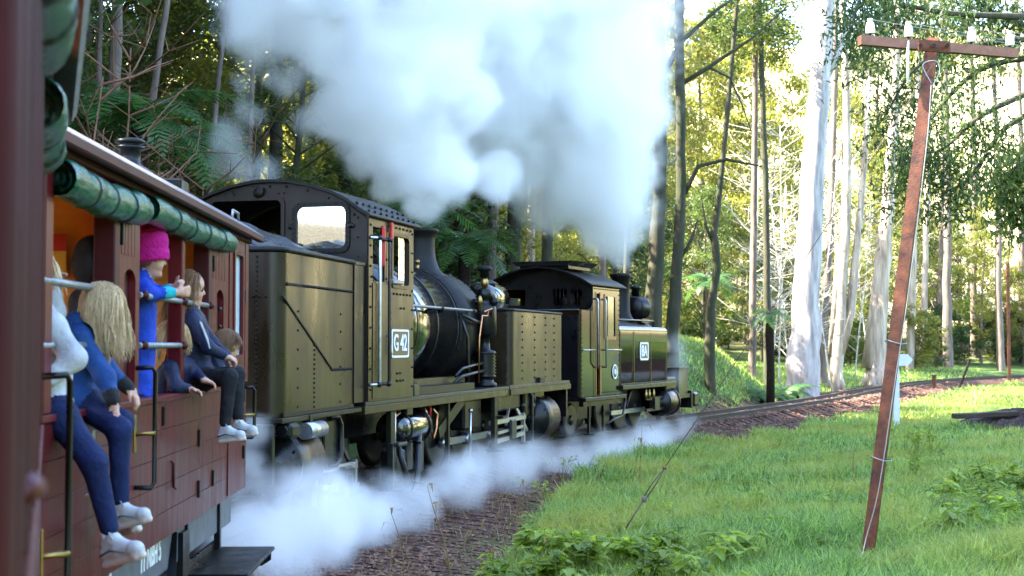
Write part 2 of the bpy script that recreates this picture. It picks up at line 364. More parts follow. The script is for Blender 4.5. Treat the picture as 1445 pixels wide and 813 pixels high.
def ground_material():
    m = bpy.data.materials.new('ground_soil_grass'); m.use_nodes = True; t = m.node_tree; N = t.nodes.new; K = t.links.new
    p = t.nodes['Principled BSDF']; p.inputs['Roughness'].default_value = .9; p.inputs['Specular IOR Level'].default_value = .2
    tc = N('ShaderNodeTexCoord')
    def noise(s, d=5):
        n = N('ShaderNodeTexNoise'); n.inputs['Scale'].default_value = s; n.inputs['Detail'].default_value = d; n.inputs['Roughness'].default_value = .65; K(tc.outputs['Object'], n.inputs[0]); return n.outputs[0]
    def ramp(f, cs, lo=.3, hi=.7):
        r = N('ShaderNodeValToRGB'); e = r.color_ramp.elements; e[0].position = lo; e[1].position = hi; e[0].color = (*cs[0], 1); e[1].color = (*cs[-1], 1)
        if len(cs) > 2: x = e.new((lo + hi) / 2); x.color = (*cs[1], 1)
        K(f, r.inputs[0]); return r.outputs[0]
    def mix(f, a, b):
        x = N('ShaderNodeMix'); x.data_type = 'RGBA'; K(f, x.inputs[0]); K(a, x.inputs[6]); K(b, x.inputs[7]); return x.outputs[2]
    def attr(n): a = N('ShaderNodeAttribute'); a.attribute_name = n; return a.outputs['Fac']
    grass = ramp(noise(1.2), [(.03, .055, .012), (.05, .09, .02), (.085, .12, .03)])
    soilc = ramp(noise(9), [(.03, .013, .008), (.07, .03, .018), (.12, .057, .034)])
    lit = ramp(noise(3), [(.03, .035, .012), (.075, .055, .025), (.13, .085, .04)])
    dryc = ramp(noise(.35), [(.34, .28, .14), (.52, .44, .24)])
    c = mix(attr('litter'), grass, lit); c = mix(attr('dry'), c, dryc); c = mix(attr('soil'), c, soilc)
    K(c, p.inputs['Base Color'])
    bp = N('ShaderNodeBump'); bp.inputs['Strength'].default_value = .8; bp.inputs['Distance'].default_value = .05; K(noise(14, 6), bp.inputs['Height']); K(bp.outputs[0], p.inputs['Normal'])
    return m
gm.materials.append(ground_material())
ground = bpy.data.objects.new('ground', gm); col.objects.link(ground); tag(ground, 'grassy verge, bank and red brown ballast soil along the line', 'ground', kind='structure')

# rails and sleepers
trk = empty('railway_track', (0, 0, 0)); tag(trk, 'narrow gauge railway track curving away through the grass', 'track', kind='structure')
S0, S1 = 0.0, _cum[-1] - 12
def rail(side):
    prof = [(-.05, -.115), (.05, -.115), (.05, -.105), (.012, -.09), (.012, -.035), (.028, -.028), (.028, -.004), (.02, 0), (-.02, 0), (-.028, -.004), (-.028, -.028), (-.012, -.035), (-.012, -.09), (-.05, -.105)]
    mb = MB(); ss = np.arange(S0, S1, .8); n = len(prof); V = []
    for s in ss:
        p, d = line_at(s); nn = np.array([d[1], -d[0]])
        for (u, h) in prof:
            q = p + nn * (side * .395 + u); V.append((q[0], q[1], h))
    fs = [(i * n + j, i * n + (j + 1) % n, (i + 1) * n + (j + 1) % n, (i + 1) * n + j) for i in range(len(ss) - 1) for j in range(n)]
    mb.add(V, fs); mb.mi = [1 if j == 7 else 0 for i in range(len(ss) - 1) for j in range(n)]
    return mb.build('rail', [M['rail'], M['railtop']], trk)
rail(-1); rail(1)
sm = MB().box(-.76, .76, -.1, .1, -.22, -.112, ch=.012).build('sleeper', M['sleeper'], trk)
s = S0 + .3; first = True
while s < S1 - .3:
    p, d = line_at(s)
    if first: o = sm; first = False
    else: o = sm.copy(); col.objects.link(o)
    o.location = (p[0] + random.uniform(-.02, .02), p[1], random.uniform(-.006, 0)); o.rotation_euler = (0, 0, -math.atan2(d[0], d[1]) + random.uniform(-.02, .02))
    s += .68 if p[1] < 48 else .95
    if p[1] < 26 and p[1] > -30: s += 1.0

# ------------------------------------------------------------------ lettering helper
def text_part(thing, txt, size, m, xf, parent=None, sx=1., depth=.004, name='lettering'):
    c = bpy.data.curves.new('t', 'FONT'); c.body = txt; c.size = size; c.extrude = depth; c.align_x = 'CENTER'; c.align_y = 'CENTER'; c.offset = size * .012
    o = bpy.data.objects.new('t', c); col.objects.link(o)
    me = o.to_mesh(); V = [Vector((v.co.x * sx, v.co.y, v.co.z)) for v in me.vertices]; Fs = [list(p.vertices) for p in me.polygons]
    mb = MB().add([tuple(v) for v in V], Fs); o.to_mesh_clear(); bpy.data.objects.remove(o); bpy.data.curves.remove(c)
    return thing.part(mb, name, m, xf, parent)
def side_xf(xf, x, y, z):      # text standing on a right-hand side: reads along +y, faces +x
    return xf @ Matrix.Translation((x, y, z)) @ Matrix(((0, 0, 1, 0), (1, 0, 0, 0), (0, 1, 0, 0), (0, 0, 0, 1)))

# ------------------------------------------------------------------ carriages
def roll(y0, y1, x, z, r, nst):
    """rolled canvas blind that sags and bulges between its straps, with a coiled end"""
    n = 64; pts = []; rr = []
    for i in range(n + 1):
        t = i / n; y = y0 + (y1 - y0) * t; u = (t * nst) % 1.
        pts.append((x + .006 * math.sin(9 * t), y, z - .012 * math.sin(math.pi * t) + .004 * math.sin(23 * t)))
        rr.append(r * (.93 + .085 * math.sin(math.pi * u) ** .6 + .02 * math.sin(67 * t)) * (1 + .03 * math.sin(31 * t)))
    mb = MB(); mb.tube(pts, rr, 14, False)
    for e, sgn in ((0, 1), (n, -1)):                       # coiled ends
        c = Vector(pts[e]); k = 40; P = []
        for j in range(k + 1):
            a = j / k * 2 * math.pi * 2.3; q = rr[e] * (1 - .8 * j / k)
            P.append((c.x + q * math.cos(a), q * math.sin(a) + c.z))
        V = []; 
        for (px, pz) in P: V += [(px, c.y, pz), (px, c.y + sgn * .09, pz)]
        mb.add(V, [(2 * j, 2 * j + 2, 2 * j + 3, 2 * j + 1) for j in range(k)], True)
        mb.add([(c.x + rr[e] * .97 * math.cos(a_), c.y + sgn * .09, c.z + rr[e] * .97 * math.sin(a_)) for a_ in np.linspace(0, 6.28, 14)[:-1]], [list(range(13))])
    straps = [(pts[round(n * j / nst)], rr[round(n * j / nst)]) for j in range(1, nst)]
    return mb, straps
def blind(th, xf, y0, y1, x, z, r, nst):
    mb, st = roll(y0, y1, x, z, r, nst); b = th.part(mb, 'rolled_blind', M['canvas'], xf)
    for p, q in st:
        th.part(MB().tube([(p[0] + (q + .003) * math.cos(a), p[1], p[2] + (q + .003) * math.sin(a)) for a in np.linspace(0, 6.2832, 17)], .005, 5, False), 'strap', M['rubber'], xf, b)
def grab_bar(th, xf, y, z0, z1, x=1.0, zb=None):
    g = th.part(MB().tube([(x, y - .045, z1), (x + .075, y - .03, z1 + .004), (x + .085, y, z1 - .02), (x + .085, y, z0 + .02), (x + .075, y - .03, z0 - .004), (x, y - .055, z0)], .0115, 8), 'grab_bar', M['black'], xf)
    zb = zb or (z0 * .55 + z1 * .45)
    th.part(MB().tube([(x, y - .05, zb), (x + .05, y - .02, zb), (x + .085, y, zb)], [.012, .01, .016], 8).box(x - .001, x + .008, y - .075, y - .035, zb - .09, zb + .09, ch=.004), 'bracket', M['brass'], xf, g)
def lower_side(th, xf, cols, rows, skip=()):
    for i in range(len(cols) - 1):
        for j in range(len(rows) - 1):
            if (i, j) in skip: continue
            th.part(MB().box(.978, 1.0 + random.uniform(-.0006, .0006), cols[i] + .0015, cols[i + 1] - .0015, rows[j] + .0012, rows[j + 1] - .0012, ch=.0015), 'panel', M['maroon_side'], xf)
def arc_roof(y0, y1, hw=1.1, ze=2.40, zc=2.74, t=.035):
    n = 20; up = [(hw * (2 * i / n - 1), ze + (zc - ze) * (1 - abs(2 * i / n - 1) ** 2.3)) for i in range(n + 1)]
    lo = [(x * .985, z - t) for x, z in up[::-1]]
    return MB().prism(up + lo, 'y', y0, y1)

CAR2 = frame((-1.751, 5.05), -1.85, 1.0)
c2 = Thing('passenger_carriage', CAR2 @ Vector((0, 2.6, 0)), 'maroon open sided carriage with ochre interior coupled behind the locomotives', 'carriage', 'open sided maroon carriages')
L2 = 5.25
P2 = lambda mb, n, m='maroon', par=None, bevel=0, kind=None: c2.part(mb, n, M[m], CAR2, par, bevel, kind)
P2(MB().box(-.97, .97, 0, L2, .70, .76), 'floor', 'wood')
sb = P2(MB().box(.86, .9, .02, L2 - .02, .33, .60, ch=.006), 'solebar', 'solebar')
P2(MB().box(-.9, -.86, .02, L2 - .02, .33, .60, ch=.006), 'solebar', 'solebar')
P2(MB().box(-.85, .85, .1, .2, .36, .6).box(-.85, .85, L2 - .2, L2 - .1, .36, .6).box(-.3, .3, 1.0, 4.2, .3, .5), 'underframe', 'black')
P2(MB().box(.955, .972, .005, L2 - .005, .585, 1.31), 'side_lining', 'maroon_dark')
cols = [0, 1.42, 3.9, 4.42, 5.1, L2]; rows = [.58, .725, .87, 1.015, 1.16, 1.305]
lower_side(c2, CAR2, cols, rows)
P2(MB().box(.93, 1.018, 0, 4.42, 1.306, 1.338, ch=.006), 'sill', 'maroon')
P2(MB().box(-1.0, -.97, 0, L2, .58, 1.33), 'far_side_panel')
for a in (.0, 1.3, 2.8, 3.7, 5.15): P2(MB().box(-1.0, -.93, a, a + .1, 1.33, 2.36), 'post', 'maroon_dark')
# near-side posts
for a0, a1, x0 in ((0, .12, .9), (.27, .37, .9), (1.32, 1.418, .915), (2.84, 2.92, .93), (3.66, 3.778, .915), (5.1, L2, .9)):
    P2(MB().box(x0, 1.012, a0, a1, 1.339, 2.335, ch=.006), 'post', 'maroon_dark' if a0 in (1.32, 3.66) else 'maroon')
P2(MB().box(.96, 1.0, .121, .269, 1.339, 2.335), 'corner_panel')
def arch_hole(a0, a1, z0, z1):
    r = (a1 - a0) / 2; c = (a0 + a1) / 2
    return [(a0, z0), (a1, z0), (a1, z1 - r * .5)] + [(c + r * math.cos(t), z1 - r * .5 + r * .5 * math.sin(t)) for t in np.linspace(.2, math.pi - .2, 7)] + [(a0, z1 - r * .5)]
for a0, a1, h0, h1 in ((1.42, 1.84, 1.53, 1.76), (3.78, 4.42, 3.98, 4.24)):
    pl = P2(MB().plate([(a0, 1.339), (a1, 1.339), (a1, 2.335), (a0, 2.335)], [arch_hole(h0, h1, 1.40, 1.96)], 'x', .972, 1.004), 'pillar_panel', 'maroon')
    P2(MB().box(.945, .97, h0 - .03, h1 + .03, 1.36, 1.99), 'recess_panel', 'maroon_dark', pl)
    for k in range(5): P2(MB().box(1.004, 1.0065, a0 + .05 + k * (a1 - a0 - .1) / 5, a0 + .05 + (k + .86) * (a1 - a0 - .1) / 5, 2.02, 2.3), 'board', 'maroon', pl)
    P2(MB().box(1.004, 1.02, a0 + .02, a0 + .05, 2.06, 2.16, ch=.003), 'hinge', 'black', pl)
# end door with the pale pane
dr = P2(MB().plate([(4.45, .60), (5.09, .60), (5.09, 2.335), (4.45, 2.335)], [rrect(4.62, 4.98, 1.52, 2.24, .03)], 'x', .982, 1.008), 'door', 'maroon')
P2(MB().plate(rrect(4.585, 5.015, 1.485, 2.275, .03), [rrect(4.635, 4.965, 1.535, 2.225, .03)], 'x', 1.008, 1.02), 'window_frame', 'maroon', dr)
P2(MB().box(.985, .99, 4.6, 5.0, 1.5, 2.26), 'pane', 'frost', dr)
P2(MB().tube([(1.01, 4.56, 1.45), (1.05, 4.56, 1.44), (1.055, 4.62, 1.44)], .01, 8).box(1.007, 1.014, 4.53, 4.59, 1.36, 1.5, ch=.002), 'handle', 'brass', dr)
for z in (.8, 1.2, 1.9): P2(MB().box(1.008, 1.022, 5.05, 5.09, z, z + .09, ch=.003), 'hinge', 'black', dr)
# door seams, hinges and latches on the lower side
for a, z in ((2.42, 1.18), (3.42, 1.0), (3.9, .72), (3.42, .7)): P2(MB().box(1.0, 1.014, a - .02, a + .02, z, z + .1, ch=.003), 'hinge', 'black')
P2(MB().tube([(1.004, 2.62, .98), (1.02, 2.62, .965), (1.02, 2.62, .84), (1.02, 2.68, .825), (1.004, 2.68, .84), (1.004, 2.68, .97)], .006, 6), 'latch', 'maroon_dark')
P2(MB().box(1.0, 1.012, .98, 1.02, 1.12, 1.24, ch=.002), 'latch', 'steel')
# bars
for z, spans in ((1.845, ((.02, 1.34), (1.84, 3.72))), (1.6, ((.02, 1.34), (1.84, 3.72)))):
    for a0, a1 in spans: P2(MB().tube([(1.0, a0, z), (1.0, a1, z)], .0155, 10), 'bar', 'galv')
for z in (1.845, 1.6):
    for a in (1.9, 2.88, 3.7): P2(MB().ball((1.016, a, z), .024, 10, 6), 'bar_boss', 'maroon_dark')
P2(MB().ball((1.03, 3.95, 1.83), .014).ball((1.03, 3.95, 1.72), .012), 'catch', 'dsteel')
# cornice, roof, vent
P2(MB().box(.96, 1.03, -.05, L2 + .03, 2.336, 2.372, ch=.006).box(.96, 1.055, -.06, L2 + .05, 2.372, 2.398, ch=.006), 'cornice', 'maroon_dark')
rf = P2(arc_roof(-.12, L2 + .12), 'roof', 'roofgrey')
P2(MB().box(1.06, 1.105, -.12, L2 + .12, 2.352, 2.402, ch=.008), 'gutter', 'maroon_dark', rf)
def vent(x, y, z):
    v = P2(MB().lathe([(.0, -.04), (.14, -.04), (.14, .0), (.1, .03), (.062, .05), (.062, .14), (.085, .145), (.085, .16), (.062, .165), (.062, .175), (.09, .18), (.09, .195), (.05, .21), (0.0001, .215)], (x, y, z), 'z', 24), 'roof_vent', 'black', rf)
vent(.55, 3.55, 2.645)
P2(MB().box(.62, .78, 3.95, 4.2, 2.57, 2.66, ch=.01), 'roof_hatch', 'black', rf)
P2(MB().tube([(.98, 4.7, 2.47), (.98, 4.72, 2.53), (.98, 4.95, 2.53), (.98, 4.97, 2.47)], .01, 8), 'roof_handle', 'galv', rf)
# ends
P2(MB().box(-1.0, .955, L2 - .03, L2, .6, 2.4), 'end_wall'); P2(MB().box(-1.0, .895, 0, .03, .6, 2.4), 'end_wall', 'maroon_dark')
# inside: cross partitions, ceiling, benches, poster
P2(MB().prism([(-.95, 2.37), (.95, 2.37), (.5, 2.6), (-.5, 2.6)], 'y', .04, L2 - .04), 'ceiling', 'ochre')
for a in (1.62, 4.0): P2(MB().box(-.95, .94, a, a + .03, .76, 2.38, ch=.003), 'partition', 'ochre')
P2(MB().box(-.95, -.935, .04, L2 - .04, .76, 1.32), 'wall_lining', 'ochre')
for a in (1.62, 4.0): P2(MB().box(-.95, .94, a - .012, a, 2.02, 2.05).box(-.95, .94, a - .012, a, 1.62, 1.65), 'moulding', 'ochre')
for a in (.6, 1.2, 2.3, 3.55): P2(MB().box(-.93, .6, a, a + .35, 1.12, 1.16, ch=.01).box(-.9, -.8, a + .1, a + .2, .76, 1.12).box(.45, .55, a + .1, a + .2, .76, 1.12), 'bench', 'wood')
po = P2(MB().box(-.2, .72, 1.594, 1.6, 2.06, 2.17).box(-.2, .72, 1.594, 1.6, 1.96, 2.06, mi=1), 'notice', 'red') if False else c2.part(MB().box(.15, .72, 1.592, 1.6, 2.04, 2.12).box(.15, .72, 1.592, 1.6, 1.93, 2.04, mi=1), 'notice', [mat('red_notice_print', (.5, .03, .015), .5), mat('yellow_notice_print', (.7, .42, .03), .5)], CAR2)
blind(c2, CAR2, .34, 1.68, 1.035, 2.24, .077, 4)
blind(c2, CAR2, 1.87, 4.24, 1.03, 2.268, .07, 5)
P2(MB().tube([(1.04, 4.3, 2.3), (1.06, 4.36, 2.27), (1.05, 4.44, 2.29)], .006, 6), 'blind_hook', 'black')
grab_bar(c2, CAR2, 1.84, .92, 1.49)
grab_bar(c2, CAR2, 5.08, .95, 1.3)
# footstep and brackets
st = P2(MB().box(.86, 1.28, 3.55, 4.75, .20, .225, ch=.006).box(.86, .885, 3.55, 4.75, .225, .27, ch=.004), 'footstep', 'black')
P2(MB().prism([(.84, .2), (1.26, .2), (1.26, .14), (1.2, .1), (.9, .1), (.84, .16)], 'y', 3.56, 3.58).prism([(.84, .2), (1.26, .2), (1.26, .14), (1.2, .1), (.9, .1), (.84, .16)], 'y', 4.7, 4.72).box(.88, .92, 3.54, 3.6, .1, .58).box(.88, .92, 4.66, 4.72, .1, .58).box(.84, .9, 3.5, 4.75, .16, .199), 'step_bracket', 'black', st)
P2(MB().bar((.9, 3.2, .52), (.95, 2.9, .05), .05, .03).box(.86, .93, 3.35, 3.5, .2, .5), 'brake_rigging', 'black')
text_part(c2, '11 NBH 5', .17, M['white'], side_xf(CAR2, .901, 2.62, .47), sb, .72)
text_part(c2, 'A', .22, M['white'], side_xf(CAR2, .901, 1.75, .46), sb, .5)
text_part(c2, 'SLOW', .08, M['white'], side_xf(CAR2, .901, 1.35, .47), sb, .8)
for a in (.9, 4.1):
    P2(MB().lathe([(.05, -.06), (.29, -.06), (.29, .02), (.31, .05), (.3, .06), (.05, .06)], (.38, a, .3), 'x', 24).lathe([(.05, -.06), (.29, -.06), (.29, .02), (.31, .05), (.3, .06), (.05, .06)], (-.38, a, .3), 'x', 24), 'wheelset', 'dsteel')

# the carriage the photograph is taken from
CAR1 = frame((-1.564, 4.75), -18., 1.0)
c1 = Thing('passenger_carriage', CAR1 @ Vector((0, -2.5, 0)), 'maroon carriage end post and side close beside the lens with green blinds', 'carriage', 'open sided maroon carriages')
P1 = lambda mb, n, m='maroon', par=None, bevel=0: c1.part(mb, n, M[m], CAR1, par, bevel)
P1(MB().box(-.97, .97, -6.5, 0, .70, .76), 'floor', 'wood')
P1(MB().box(.86, .9, -6.4, -.02, .33, .60), 'solebar', 'solebar')
P1(MB().box(.955, .972, -6.4, -.005, .585, 1.31), 'side_lining', 'maroon_dark')
lower_side(c1, CAR1, [-6.5, -3.9, -2.5, -1.3, 0], rows)
P1(MB().box(.93, 1.005, -6.5, 0, 1.306, 1.338, ch=.006), 'sill')
for a0, a1 in ((-.09, 0), (-1.9, -1.78), (-2.62, -2.5), (-4.1, -3.98)): P1(MB().box(.9, 1.002, a0, a1, 1.339, 2.335, ch=.006), 'post', 'maroon_dark')
P1(MB().box(.955, .99, -4.0, -2.6, 1.339, 2.335), 'pillar_panel', 'maroon_dark')
for k, a in enumerate((-3.9, -3.5, -3.1, -2.75)): P1(MB().box(.99, .998, a, a + .07, 1.339, 2.335, ch=.003), 'moulding', 'maroon_dark')
P1(MB().box(-1.0, -.97, -6.5, 0, .58, 1.33), 'far_side_panel')
for a in (-6.4, -4.0, -2.6, -.1): P1(MB().box(-1.0, -.93, a, a + .1, 1.33, 2.36), 'post', 'maroon_dark')
P1(MB().box(-1.0, .89, -.03, 0, .6, 2.4), 'end_wall', 'maroon_dark'); P1(MB().box(-1.0, .95, -6.5, -6.47, .6, 2.4), 'end_wall', 'maroon_dark')
P1(MB().box(.96, 1.02, -6.5, .03, 2.336, 2.398, ch=.006), 'cornice', 'maroon_dark')
P1(arc_roof(-6.6, .1), 'roof', 'roofgrey')
P1(MB().prism([(-.95, 2.37), (.95, 2.37), (.5, 2.6), (-.5, 2.6)], 'y', -6.45, -.04), 'ceiling', 'ochre')
blind(c1, CAR1, -4.1, -1.85, .98, 2.235, .075, 6)
blind(c1, CAR1, -1.1, -.04, .98, 2.235, .075, 3)
for z in (1.845, 1.6): P1(MB().tube([(.96, -2.5, z), (.96, -.05, z)], .0155, 10), 'bar', 'galv')
grab_bar(c1, CAR1, -.12, .45, 1.5)
hd = P1(MB().tube([(.99, -3.42, 1.44), (1.0, -3.4, 1.45), (1.006, -3.3, 1.44)], [.012, .016, .014], 10), 'door_handle', 'maroon')

# ------------------------------------------------------------------ locomotives
def rivets(mb, pts, r=.013):
    for p in pts: mb.ball(p, r, 6, 4)
    return mb
def lerp_pts(p, q, n): return [tuple(Vector(p).lerp(Vector(q), i / (n - 1))) for i in range(n)]
def tank_poly(x0, x1, y0, y1, rr, rf=.05):
    P = []
    for cx, cy_, a0, r in ((x1, y0, -90, rr), (x1, y1, 0, rf), (x0, y1, 90, rf), (x0, y0, 180, rr)):
        sx = -1 if cx == x1 else 1; sy = 1 if cy_ == y0 else -1
        for i in range(7):
            a = R(a0 + 15 * i); P.append((cx + sx * r + r * math.cos(a), cy_ + sy * r + r * math.sin(a)))
    return P
def smooth_sides(mb):                      # shade the rounded walls of a prism smoothly
    for i, f in enumerate(mb.f):
        if len(f) == 4: mb.sm[i] = True
    return mb
def wheel(th, xf, x, y, r, mat_='black'):
    sp = MB()
    sp.lathe([(r - .07, -.05), (r - .02, -.05), (r, -.045), (r, .03), (r - .01, .05), (r - .07, .05)], (x, y, r), 'x', 32)
    w_ = th.part(sp, 'wheel', M['dsteel'], xf)
    s2 = MB().lathe([(.0001, -.07), (.09, -.07), (.1, 0), (.09, .07), (.0001, .07)], (x, y, r), 'x', 16)
    for k in range(10):
        a = k * math.pi / 5 + .2
        s2.bar((x, y + .08 * math.cos(a), r + .08 * math.sin(a)), (x, y + (r - .05) * math.cos(a), r + (r - .05) * math.sin(a)), .035, .04)
    th.part(s2, 'spokes', M[mat_], xf, w_)
    return w_
def handrail(th, xf, pts, r=.014, m='steel', name='handrail', parent=None):
    h = th.part(MB().tube(pts, r, 8), name, M[m], xf, parent)
    return h

B = frame((-1.97, 12.13), 11.2, 1.02); Cf = frame((-1.46, 14.4), 14.5, 1.08); D = frame((0, 20.2), 17., .98)
ga = Thing('steam_locomotive', Cf @ Vector((0, 2.5, 0)), 'olive bronze articulated steam locomotive numbered G42 coupled ahead of the carriages', 'locomotive')
G = lambda xf, mb, n, m='olive', par=None, bevel=0, kind=None: ga.part(mb, n, M[m], xf, par, bevel, kind)
# --- rear bunker unit
bk = G(B, smooth_sides(MB().prism(tank_poly(-1.02, 1.02, 0, 2.06, .16), 'z', .985, 2.42)), 'bunker')
tp = [(x * 1.004, y, 2.425) for x, y in tank_poly(-1.02, 1.02, 0, 2.06, .16)]
G(B, MB().tube(tp + [tp[0]], .026, 8, False), 'bunker_rim', 'soot', bk)
rv = MB(); X = 1.022
rivets(rv, lerp_pts((X, .14, 2.13), (X, 1.98, 2.13), 42), .0145); rv.box(1.018, 1.028, .14, .5, 2.115, 2.145)
rivets(rv, lerp_pts((X, .03, 2.02), (X, 1.36, 1.375), 40), .0145); rivets(rv, lerp_pts((X, 1.38, 1.37), (X, 1.96, 1.37), 15), .0145)
rivets(rv, lerp_pts((X, .86, 1.6), (X, .86, 1.0), 15), .012)
for y_ in (.42, 1.62): rivets(rv, lerp_pts((X, y_, 1.9), (X, y_, 1.06), 6), .012)
rivets(rv, lerp_pts((.88, -.004, 2.02), (-.9, -.004, 2.02), 34), .0145); rivets(rv, lerp_pts((.8, -.004, 2.36), (.8, -.004, 1.0), 34), .011)
rivets(rv, lerp_pts((.62, -.004, 2.36), (.62, -.004, 1.0), 12), .013); rivets(rv, lerp_pts((-.6, -.004, 2.36), (-.6, -.004, 1.0), 12), .013)
G(B, rv, 'rivets', 'soot', bk, kind='stuff')
bars = MB().bar((1.026, .03, 2.02), (1.026, 1.36, 1.375), .008, .012); bars.box(1.016, 1.03, .06, 2.02, .985, 1.02); G(B, bars, 'seam_strip', 'soot', bk)
coal = MB(); nn = 14
V = [(-.95 + 1.9 * i / nn, .08 + 1.9 * j / nn, 2.2 + .32 * math.sin(math.pi * i / nn) * math.sin(math.pi * j / nn) + random.uniform(-.05, .05)) for j in range(nn + 1) for i in range(nn + 1)]
coal.add(V, [(j * (nn + 1) + i, j * (nn + 1) + i + 1, (j + 1) * (nn + 1) + i + 1, (j + 1) * (nn + 1) + i) for j in range(nn) for i in range(nn)]); 
for v_ in range(len(coal.v)): coal.v[v_] = (coal.v[v_][0], coal.v[v_][1], max(coal.v[v_][2], 2.43) if 0 else coal.v[v_][2] + .23)
G(B, coal, 'coal', 'black', kind='stuff')
fp = G(B, MB().box(-1.06, 1.06, -.06, 2.2, .935, .98, ch=.006), 'footplate', 'olive_dull')
G(B, MB().box(.86, .98, .62, .74, .98, 1.07, ch=.008).box(1.0, 1.07, .62, .7, .86, .98, ch=.004), 'lifting_lug', 'olive_dull', fp)
G(B, MB().box(-1.0, 1.0, -.14, -.061, .42, .93, ch=.01), 'drag_beam', 'black')
G(B, MB().cyl((0, -.14, .62), (0, -.6, .62), .06).box(-.14, .14, -.75, -.55, .5, .74, ch=.03), 'coupler', 'dsteel')
G(B, MB().box(-.42, -.38, -.06, 3.6, .35, .95).box(.38, .42, -.06, 3.6, .35, .95), 'frame_plate', 'black')
def cylinder(xf, y0, y1, x, z, r, m2):
    c = ga.part(MB().lathe([(r - .004, y0), (r, y0 + .004), (r, y1)], (x, 0, z), 'y', 32), 'cylinder', M[m2], xf)
    ga.part(MB().lathe([(.0001, y0 - .1), (.08, y0 - .1), (.1, y0 - .05), (r * .7, y0 - .045), (r * .78, y0 - .02), (r + .012, y0 - .015), (r + .012, y0 + .04)], (x, 0, z), 'y', 32), 'cylinder_cover', M['black'], xf, c)
    b = MB()
    for k in range(14):
        a = k * 2 * math.pi / 14; b.cyl((x + (r - .025) * math.cos(a), y0 - .035, z + (r - .025) * math.sin(a)), (x + (r - .025) * math.cos(a), y0 - .01, z + (r - .025) * math.sin(a)), .014, n=6)
    ga.part(b, 'bolts', M['dsteel'], xf, c, kind='stuff')
    ga.part(MB().lathe([(.0001, y0 + .02), (.11, y0 + .02), (.12, y0 + .04), (.12, y1)], (x - .06, 0, z + r + .02), 'y', 20).box(x - .2, x + .08, y0 + .08, y1 - .06, z + r - .1, z + r + .1, ch=.02), 'valve_chest', M['black'], xf, c)
    return c
cylinder(B, .32, 1.0, .8, .56, .29, 'olive')
G(B, MB().box(.93, 1.1, .06, .3, .8, .93, ch=.03).cyl((1.02, .02, .87), (1.02, .34, .87), .05), 'lubricator', 'black')
G(B, MB().cyl((1.06, .5, .84), (1.06, .95, .84), .075, n=18), 'relief_valve', 'steel')
G(B, MB().tube([(1.02, 1.3, .92), (1.02, 1.55, .92), (1.03, 1.62, .84), (1.03, 1.62, .52), (1.02, 1.5, .46), (1.02, 1.22, .46)], .028, 8), 'pipe', 'black')
G(B, MB().box(.98, 1.01, 1.2, 1.6, .48, .9, ch=.02), 'link_plate', 'black')
G(B, MB().bar((.95, 1.05, .44), (.95, 2.35, .40), .05, .06).bar((.95, 1.1, .26), (.95, 2.4, .18), .05, .07).bar((.95, 2.3, .12), (.95, 2.3, .45), .05, .06).bar((.95, 1.1, .12), (.95, 1.1, .55), .04, .06), 'slide_bars', 'steel')
G(B, MB().box(.9, 1.04, 1.75, 2.0, .14, .42, ch=.02).cyl((1.05, 1.85, .16), (1.05, 1.85, .34), .022), 'crosshead', 'dsteel')
G(B, MB().cyl((1.03, 1.12, -.0), (1.03, 1.12, .25), .04).ball((1.03, 1.12, .26), .06), 'drain_cock', 'steel')
G(B, MB().bar((.86, 2.2, .42), (.86, 1.2, .5), .05, .07).bar((.88, 1.7, .9), (.9, 2.3, .42), .03, .04), 'radius_rod', 'dsteel')
for y_ in (1.5, 2.35, 3.2): wheel(ga, B, .43, y_, .42); wheel(ga, B, -.43, y_, .42)
# --- cab and boiler cradle
rp = G(Cf, MB().box(-1.08, 1.08, -.05, 5.75, .985, 1.03, ch=.006), 'running_plate', 'dsteel')
G(Cf, MB().box(1.02, 1.085, -.08, 5.75, .905, .984, ch=.004), 'valance', 'olive', rp)
G(Cf, MB().box(-.5, -.44, 0, 5.6, .6, .98).box(.44, .5, 0, 5.6, .6, .98), 'cradle_girder', 'black')
def roof_arc(hw, zc, pts): return pts
RA = [(-1.12, 2.93), (-1.0, 3.0), (-.88, 3.09), (-.7, 3.18), (-.45, 3.26), (-.2, 3.305), (0, 3.315), (.2, 3.305), (.45, 3.26), (.7, 3.18), (.88, 3.09), (1.0, 3.0), (1.12, 2.93)]
WL = rrect(-.66, .13, 2.62, 3.10, .06); WR = rrect(.3, .84, 2.59, 3.02, .07)
back = [(-1.06, 1.03), (1.06, 1.03)] + [(x * .955, z - .03) for x, z in RA[::-1]]
cb = G(Cf, MB().plate(back, [WL, WR], 'y', 0, .02), 'cab_back', 'cabback')
G(Cf, MB().plate(rrect(-.70, .17, 2.58, 3.14, .08), [WL], 'y', -.018, -.001), 'window_frame', 'cabback', cb)
fr = G(Cf, MB().plate(rrect(.255, .885, 2.545, 3.065, .09), [WR], 'y', -.022, -.001), 'window_frame', 'soot', cb)
G(Cf, MB().box(.29, .85, .004, .008, 2.58, 3.03), 'pane', 'glass_refl', cb)
rvb = MB(); rivets(rvb, [(x * .93, -.004, z - .07) for x, z in RA[1:-1]], .014)
for k in range(9): rivets(rvb, [(.27, -.024, 2.6 + k * .05), (.87, -.024, 2.6 + k * .05)], .008)
for k in range(8): rivets(rvb, [(.33 + k * .068, -.024, 2.56), (.33 + k * .068, -.024, 3.05)], .008)
for z in (2.5, 2.7, 2.9): rivets(rvb, [(.97, -.004, z)], .012)
rivets(rvb, [(-.6 + .1 * k, -.004, 3.17) for k in range(3)] + [(.1, -.004, 3.17), (.16, -.004, 3.17)], .012)
G(Cf, rvb, 'rivets', 'soot', cb, kind='stuff')
